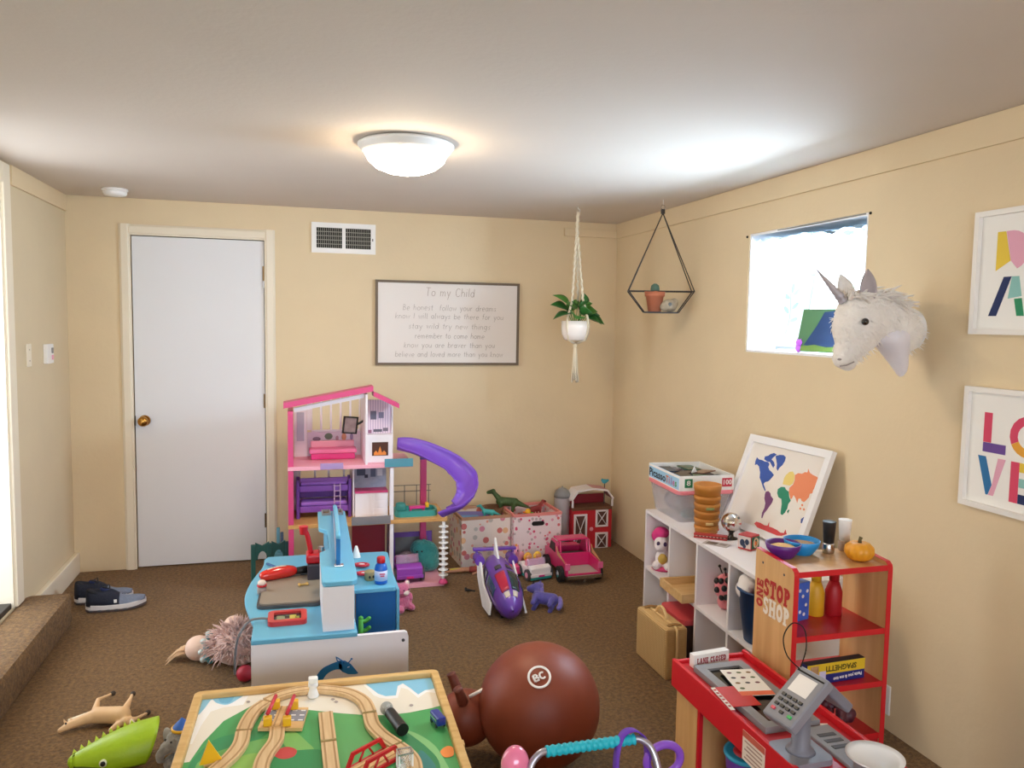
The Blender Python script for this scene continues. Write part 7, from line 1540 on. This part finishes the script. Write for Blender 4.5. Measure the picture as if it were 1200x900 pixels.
MB().tube([(0, 0, .056), (.0, 0, .068), (.004, 0, .076)], [.007, .005, .006], n=6).build('stalk', mat('stalk', '#5c5130', .8), g)
# on the shelves
def bottle(label, x, y, M, M2):
    g = thing('sauce_bottle', label, 'toy bottle', (x, y, .6075)); MB().lathe([(.025, 0), (.027, .003), (.027, .078), (.022, .094), (.015, .112), (.0, .113)]).build('bottle', M, g); MB().lathe([(.0155, .1132), (.016, .15), (.0135, .165), (.011, .178), (.006, .183), (0, .183)]).build('nozzle', M2, g)
bottle('yellow toy mustard bottle on the upper red shelf', 1.645, 2.122, mat('mustard', '#d9a21f', .5), mat('mustard', '#d9a21f')); bottle('red toy ketchup bottle on the upper red shelf', 1.706, 2.112, mat('ketchup', '#a9161f', .5), mat('ketchup', '#a9161f'))
g = thing('toy_carton', 'blue patterned toy carton standing at the left of the upper red shelf', 'toy box', (1.567, 2.105, .6075), .25)
m = MB(); m.bb((-.028, -.02, 0), (.028, .02, .125), .002); m.build('carton', mat('carton_blue', '#2846b8', .4, col2='#4f7fd6', vscale=20), g)
for k, (x, z) in enumerate(((-.015, .03), (.012, .05), (-.004, .08), (.016, .095), (-.018, .1), (.004, .02))): MB().sph((x, -.0203, z), (.006, .0008, .006), seg=8, ring=6).build('dot', M_white, g)
g = thing('spaghetti_box', 'yellow and blue toy spaghetti box upside down on the lower red shelf', 'toy box', (1.637, 2.012, .4355), .05)
bw_, bh_ = .222, .066
MB().bb((-bw_/2, -.014, 0), (bw_/2, .014, bh_), .001).build('carton', mat('spag_navy', '#1c2a78', .4), g); MB().bb((-bw_/2, -.0148, bh_*.46), (bw_/2, -.0142, bh_)).build('yellow_band', mat('spag_yellow', '#e3bf2c', .4), g); MB().bb((-bw_/2, -.0136, bh_+.0002), (bw_/2, .0136, bh_+.0006)).build('top_band', mat('spag_dark', '#2a2730', .5), g)
U180 = RX(PI/2) @ RZ(PI)
MB().text('SPAGHETTI', .024, TR(.018, -.0152, bh_*.73) @ U180, .0006, .0008, width=.118).build('lettering', mat('spag_ink', '#5a4a12', .5), g); MB().text('Pasta you & me too', .015, TR(.045, -.0148, bh_*.22) @ U180 @ RZ(.06), .0006, .0005, width=.11).build('lettering', M_white, g)
MB().sheet(lambda u, v: (-bw_/2+.012+.03*u, -.0152, bh_*.35+.038*v), 4, 4).build('tan_picture', mat('spag_tan', '#b98d62', .5), g, solid=.0006); MB().bb((-bw_/2+.045, -.0156, .004), (-bw_/2+.07, -.015, .042)).build('white_sticker', mat('sticker_lilac', '#cfc6e2', .4), g)
g = thing('toy_grapes', 'bunch of dark plum toy grapes on the bottom shelf of the stand', 'toy food', (1.665, 2.03, .2655))
m = MB(); rnd = random.Random(9)
for k in range(22): m.sph((rnd.uniform(-.045, .045), rnd.uniform(-.03, .03), .015+rnd.uniform(0, .075)), .0165, seg=10, ring=8)
m.build('berries', mat('grape_plum', '#5a2a38', .4), g, remesh=.004); MB().tube([(0, 0, .09), (.005, 0, .12)], .004, n=6).build('stalk', MATS['stalk'], g)
# ================================================================== checkout counter
CX0, CX1, CY1, CY0, CH = 1.144, 1.405, 2.147, 1.20, .50
g = thing('checkout_counter', 'red toy checkout counter with wooden legs in front of the market stand', 'play counter', (1.275, 1.67, 0))
def cb_(nm, a, b, M, bev=.002): return MB().bb(a, b, bev).build(nm, M, g, world=True)
cb_('counter_top', (CX0+.0125, CY0, CH-.03), (CX1-.0125, CY1-.0125, CH-.014), M_rs); fa = cb_('fascia', (CX0, CY0, CH-.086), (CX0+.012, CY1, CH), M_rp)
cb_('back_rail', (CX1-.012, CY0, CH-.086), (CX1, CY1, CH+.004), M_rp); cb_('end_rail', (CX0+.0122, CY1-.012, CH-.086), (CX1-.0122, CY1, CH-.004), M_rp)
for y in (CY1-.145, CY0+.02):
    cb_('leg_panel', (CX0+.0125, y, 0), (CX0+.026, y+.13, CH-.0305), M_birch, .001)
    cb_('side_panel', (CX0+.0262, y, 0), (CX1-.013, y+.012, CH-.0305), M_birch, .001)
    cb_('edge_strip', (CX0+.0125, y-.0125, 0), (CX0+.026, y-.0003, CH-.0865), M_rp, .001)
cb_('bottom_shelf', (CX0+.0262, CY0+.16, .20), (CX1-.013, CY1-.16, .214), M_rs); cb_('back_panel', (CX1-.0128, CY0, 0), (CX1-.001, CY1-.02, CH-.0865), mat('back_grey', '#8b847e', .6))
cz = CH-.0138
# scanner plate on the counter
a, b, c_, d = [PZ(u, v, cz+.016) for u, v in ((811, 779), (880, 772), (925, 846), (888, 853))]
g = thing('toy_scanner', 'grey toy scanner bed with black glass let into the red counter', 'toy', (1.263, 1.885, cz+.0005))
MB().ring([(-.083, -.19), (.083, -.19), (.083, .19), (-.083, .19)], [(-.055, -.162), (.055, -.162), (.055, .158), (-.055, .158)], .018).build('frame', M_grey, g); MB().bb((-.0545, -.1615, .001), (.0545, .1575, .011)).build('glass', mat('scanner_black', '#171514', .15), g)
sc_ = g
g = thing('shopping_card', 'white printed play price card lying across the black scanner glass', 'card', (1.277, 1.935, cz+.0190), -.16)
MB().bb((-.05, -.082, 0), (.05, .082, .0015)).build('card', M_paper, g); MB().bb((-.05, -.082, .0016), (.05, -.058, .0020)).build('salmon_band', mat('band_salmon', '#e8704a', .5), g)
for k in range(10):
    x, y = -.03+.03*(k % 3), .06-.033*(k//3); MB().sph((x, y, .0017), (.008, .006, .0006), seg=8, ring=6).build('print', mat('cardp_%d' % (k % 4), ['#7a4a52', '#5c6b4a', '#8b6a3a', '#4a4a52'][k % 4], .6), g)
g = thing('shopping_card', 'red and white play coupon lying over the scanner frame', 'card', (1.205, 1.862, cz+.0190), -.1)
MB().bb((-.045, -.055, 0), (.04, .06, .0014)).build('card', mat('coupon_red', '#c92a26', .5), g); MB().bb((-.058, -.07, -.0), (-.0455, .06, .0014)).build('white_strip', M_paper, g)
for k in range(6): MB().bb((-.056, -.055+.019*k, .0015), (-.048, -.046+.019*k, .0018)).build('print', M_lr, g)
# lane closed sign
p = PZ(838, 776, cz); 
g = thing('lane_sign', 'white block sign reading LANE CLOSED at the far end of the counter', 'sign', (1.253, 2.108, cz+.0005), .10)
MB().bb((-.066, -.012, 0), (.066, .012, .042), .002).build('sign_board', M_white, g)
slab_word('LANE CLOSED', .108, .018, ROOT[g.name] @ TR(0, -.0122, .021) @ RX(PI/2), mat('sign_crimson', '#9c2233', .5), g)
# notice on the fascia
g = thing('notice_sign', 'cream paper notice stuck on the red counter fascia', 'paper', (CX0-.0003, 1.69, CH-.068), 0)
MB().bb((-.0012, -.05, -.03), (-.0002, .05, .05)).build('sheet', mat('notice_cream', '#ead9c8', .7), g); MB().bb((-.0017, -.05, .033), (-.0013, .05, .05)).build('heading', mat('notice_red', '#c8604a', .6), g)
for k in range(5): MB().bb((-.0017, -.04, .022-.011*k), (-.0013, .04-.01*(k % 2), .026-.011*k)).build('print', mat('notice_ink', '#a98a7c', .7), g)
# card reader on a post
bp = Vector((1.205, 1.585, cz+.0005))
g = thing('card_reader', 'grey toy card reader with keypad on a post on the counter', 'card reader', bp)
M_cr = mat('reader_grey', '#84838a', .45); M_cr2 = mat('reader_shade', '#74737d', .45)
MB().prism(rrect(.12, .115, .02), .014).build('foot', M_cr, g); MB().lathe([(.036, .0142), (.032, .02), (.023, .028), (.021, .116)], n=24).build('post', M_cr2, g)
# the terminal faces the shopper on the wooden leg side
hm = TR(-.014, .0, .146) @ RZ(-1.43) @ RX(math.radians(40))
hd_ = MB(); hd_.M = hm; hd_.box((0, .0, 0), (.098, .156, .030), .008, seg=3); hd_ = hd_.build('terminal', M_cr, g)
q = MB(); q.M = hm; q.bb((-.030, .006, .0152), (.030, .056, .0162)); q.build('screen', mat('reader_screen', '#d4d0cf', .3), hd_)
for r_ in range(4):
    for c__ in range(3 if r_ == 3 else 4):
        M_k = M_black
        if r_ == 3: M_k = [mat('key_red', '#d94a5e', .4), M_black, mat('key_green', '#39b35a', .4)][c__]
        q = MB(); q.M = hm; x = -.027+(.018*c__ if r_ < 3 else .027*c__); y = -.010-.0145*r_; q.box((x, y, .0165), (.012, .008, .004), .001); q.build('key', M_k, hd_)
q = MB(); q.M = hm; q.bb((-.043, .062, .0152), (.043, .066, .0162)); q.build('slot', M_dark, hd_)
top = hm @ Vector((0, .072, -.004))
q = MB(); q.M = TR(top) @ RZ(-1.43) @ RX(math.radians(-42)) @ TR(0, .052, -.004); q.box((0, -.0, 0), (.086, .115, .026), .008, seg=3); q.build('rear_arm', M_cr2, g)
e0 = hm @ Vector((.040, .072, .014)); e0 = hm @ Vector((-.038, .066, .016))
g2 = MB().tube(bez([e0, e0+Vector((-.025, .02, .03)), e0+Vector((-.03, .03, .075)), e0+Vector((-.005, .03, .108)), e0+Vector((.022, .02, .095)), e0+Vector((.022, .008, .05)), e0+Vector((.004, .002, .004))], 7), .0016, n=6).build('wire', M_dark, g)
# second grey plate with a card, white dish
g = thing('toy_belt', 'grey toy conveyor plate at the near end of the red counter', 'toy', (1.278, 1.555, cz+.0005))
MB().prism(rrect(.115, .26, .012), .012).build('plate', M_grey, g) if False else MB().bb((.004, -.13, 0), (.085, .13, .010), .003).build('plate', M_grey, g)
for k in range(3): MB().bb((.02, .02+.028*k, .0101), (.07, .034+.028*k, .0112)).build('slot', M_dgrey, g)
g = thing('shopping_card', 'small white and salmon play card on the counter behind the card reader', 'card', (1.335, 1.670, cz+.0005), -.25)
MB().bb((-.03, -.04, 0), (.03, .04, .0014)).build('card', M_paper, g); MB().bb((-.022, -.03, .0015), (.022, .03, .0019)).build('salmon_print', mat('band_salmon', '#e8704a'), g); MB().tube([(.010*math.cos(a), .012*math.sin(a), .0022) for a in [k*PI/8 for k in range(16)]], .002, n=4, closed=True).build('print', M_paper, g)
g = thing('white_plate', 'white plastic dish at the near end of the checkout counter', 'plate', (1.326, 1.470, CH+.012))
MB().lathe([(.03, 0), (.034, .002), (.054, .014), (.066, .021), (.066, .024), (.052, .018), (.032, .005), (0, .005)], n=40).build('dish', M_white, g)
single('till_drawer', 'grey toy till drawer under the white dish', 'toy', MB().bb((-.04, -.045, 0), (.04, .03, CH+.0115-cz-.001), .004), M_grey, (1.326, 1.465, cz+.0005), 0)
# toys in the counter cubby
g = thing('toy_bucket', 'purple toy bucket with blue rim in the checkout counter cubby', 'bucket', (1.245, 1.865, .2145), .2)
MB().lathe([(.05, 0), (.054, .003), (.064, .115), (.066, .117), (.060, .119), (.05, .006), (0, .006)]).build('bucket_body', M_purple, g); MB().lathe([(.0665, .110), (.069, .114), (.068, .122), (.060, .122)]).build('rim', mat('rim_cyan', '#2f9fc0', .4), g)
g = thing('toy_apple', 'large red toy apple inside the purple cubby bucket', 'toy food', (1.245, 1.860, .252))
MB().lathe([(0, .012), (.02, .003), (.045, .025), (.052, .06), (.045, .085), (.02, .098), (0, .088)]).build('apple_body', mat('apple_red', '#b8202a', .3), g); MB().tube([(0, 0, .088), (.004, 0, .112)], .003, n=6).build('stalk', MATS['stalk'], g)
# ================================================================== camera, lights, sky
cd = bpy.data.cameras.new('camera'); cam = bpy.data.objects.new('camera', cd); COL.objects.link(cam)
cd.sensor_fit = 'HORIZONTAL'; cd.sensor_width = 36; cd.lens = FPX/1200*36; cd.clip_start = .02
cam.matrix_world = Matrix((( _r.x, _u.x, -_f.x, CAM.x), (_r.y, _u.y, -_f.y, CAM.y), (_r.z, _u.z, -_f.z, CAM.z), (0, 0, 0, 1)))
S.camera = cam
def area(name, loc, dirv, sx, sy, power, col):
    l = bpy.data.lights.new(name, 'AREA'); l.shape = 'RECTANGLE'; l.size = sx; l.size_y = sy; l.energy = power; l.color = col
    o = bpy.data.objects.new(name, l); COL.objects.link(o); o.location = loc; o.rotation_euler = Vector(dirv).to_track_quat('-Z', 'Y').to_euler(); return o
area('daylight_rear_window', ((RX0+RX1)/2, REAR_Y-.05, (RZ0+RZ1)/2), (0, 1, .22), RX1-RX0, RZ1-RZ0, 42, (.66, .80, 1.))
area('daylight_doorway', (LEFT_X-.16, (LY0+LY1)/2, 1.2), (1, .1, -.05), LY1-LY0-.06, 1.8, 4, (.8, .9, 1.))
area('daylight_side_window', (WALL_X+wt+.06, (WY0+WY1)/2, (WZ0+WZ1)/2), (-1, .08, -.32), WY1-WY0-.02, WZ1-WZ0-.02, 132, (.60, .80, 1.))
W = bpy.data.worlds.new('sky'); S.world = W; W.use_nodes = True
bg = W.node_tree.nodes['Background']; bg.inputs[0].default_value = (.88, .94, 1., 1); bg.inputs[1].default_value = 5.
S.view_settings.view_transform = 'Standard'; S.view_settings.look = 'None'; S.view_settings.gamma = 1; S.view_settings.exposure = .02; S.view_settings.use_curve_mapping = False
S.cycles.use_denoising = True; S.cycles.max_bounces = 8; S.cycles.diffuse_bounces = 5; S.cycles.sample_clamp_indirect = 6; S.cycles.caustics_reflective = False; S.cycles.caustics_refractive = False
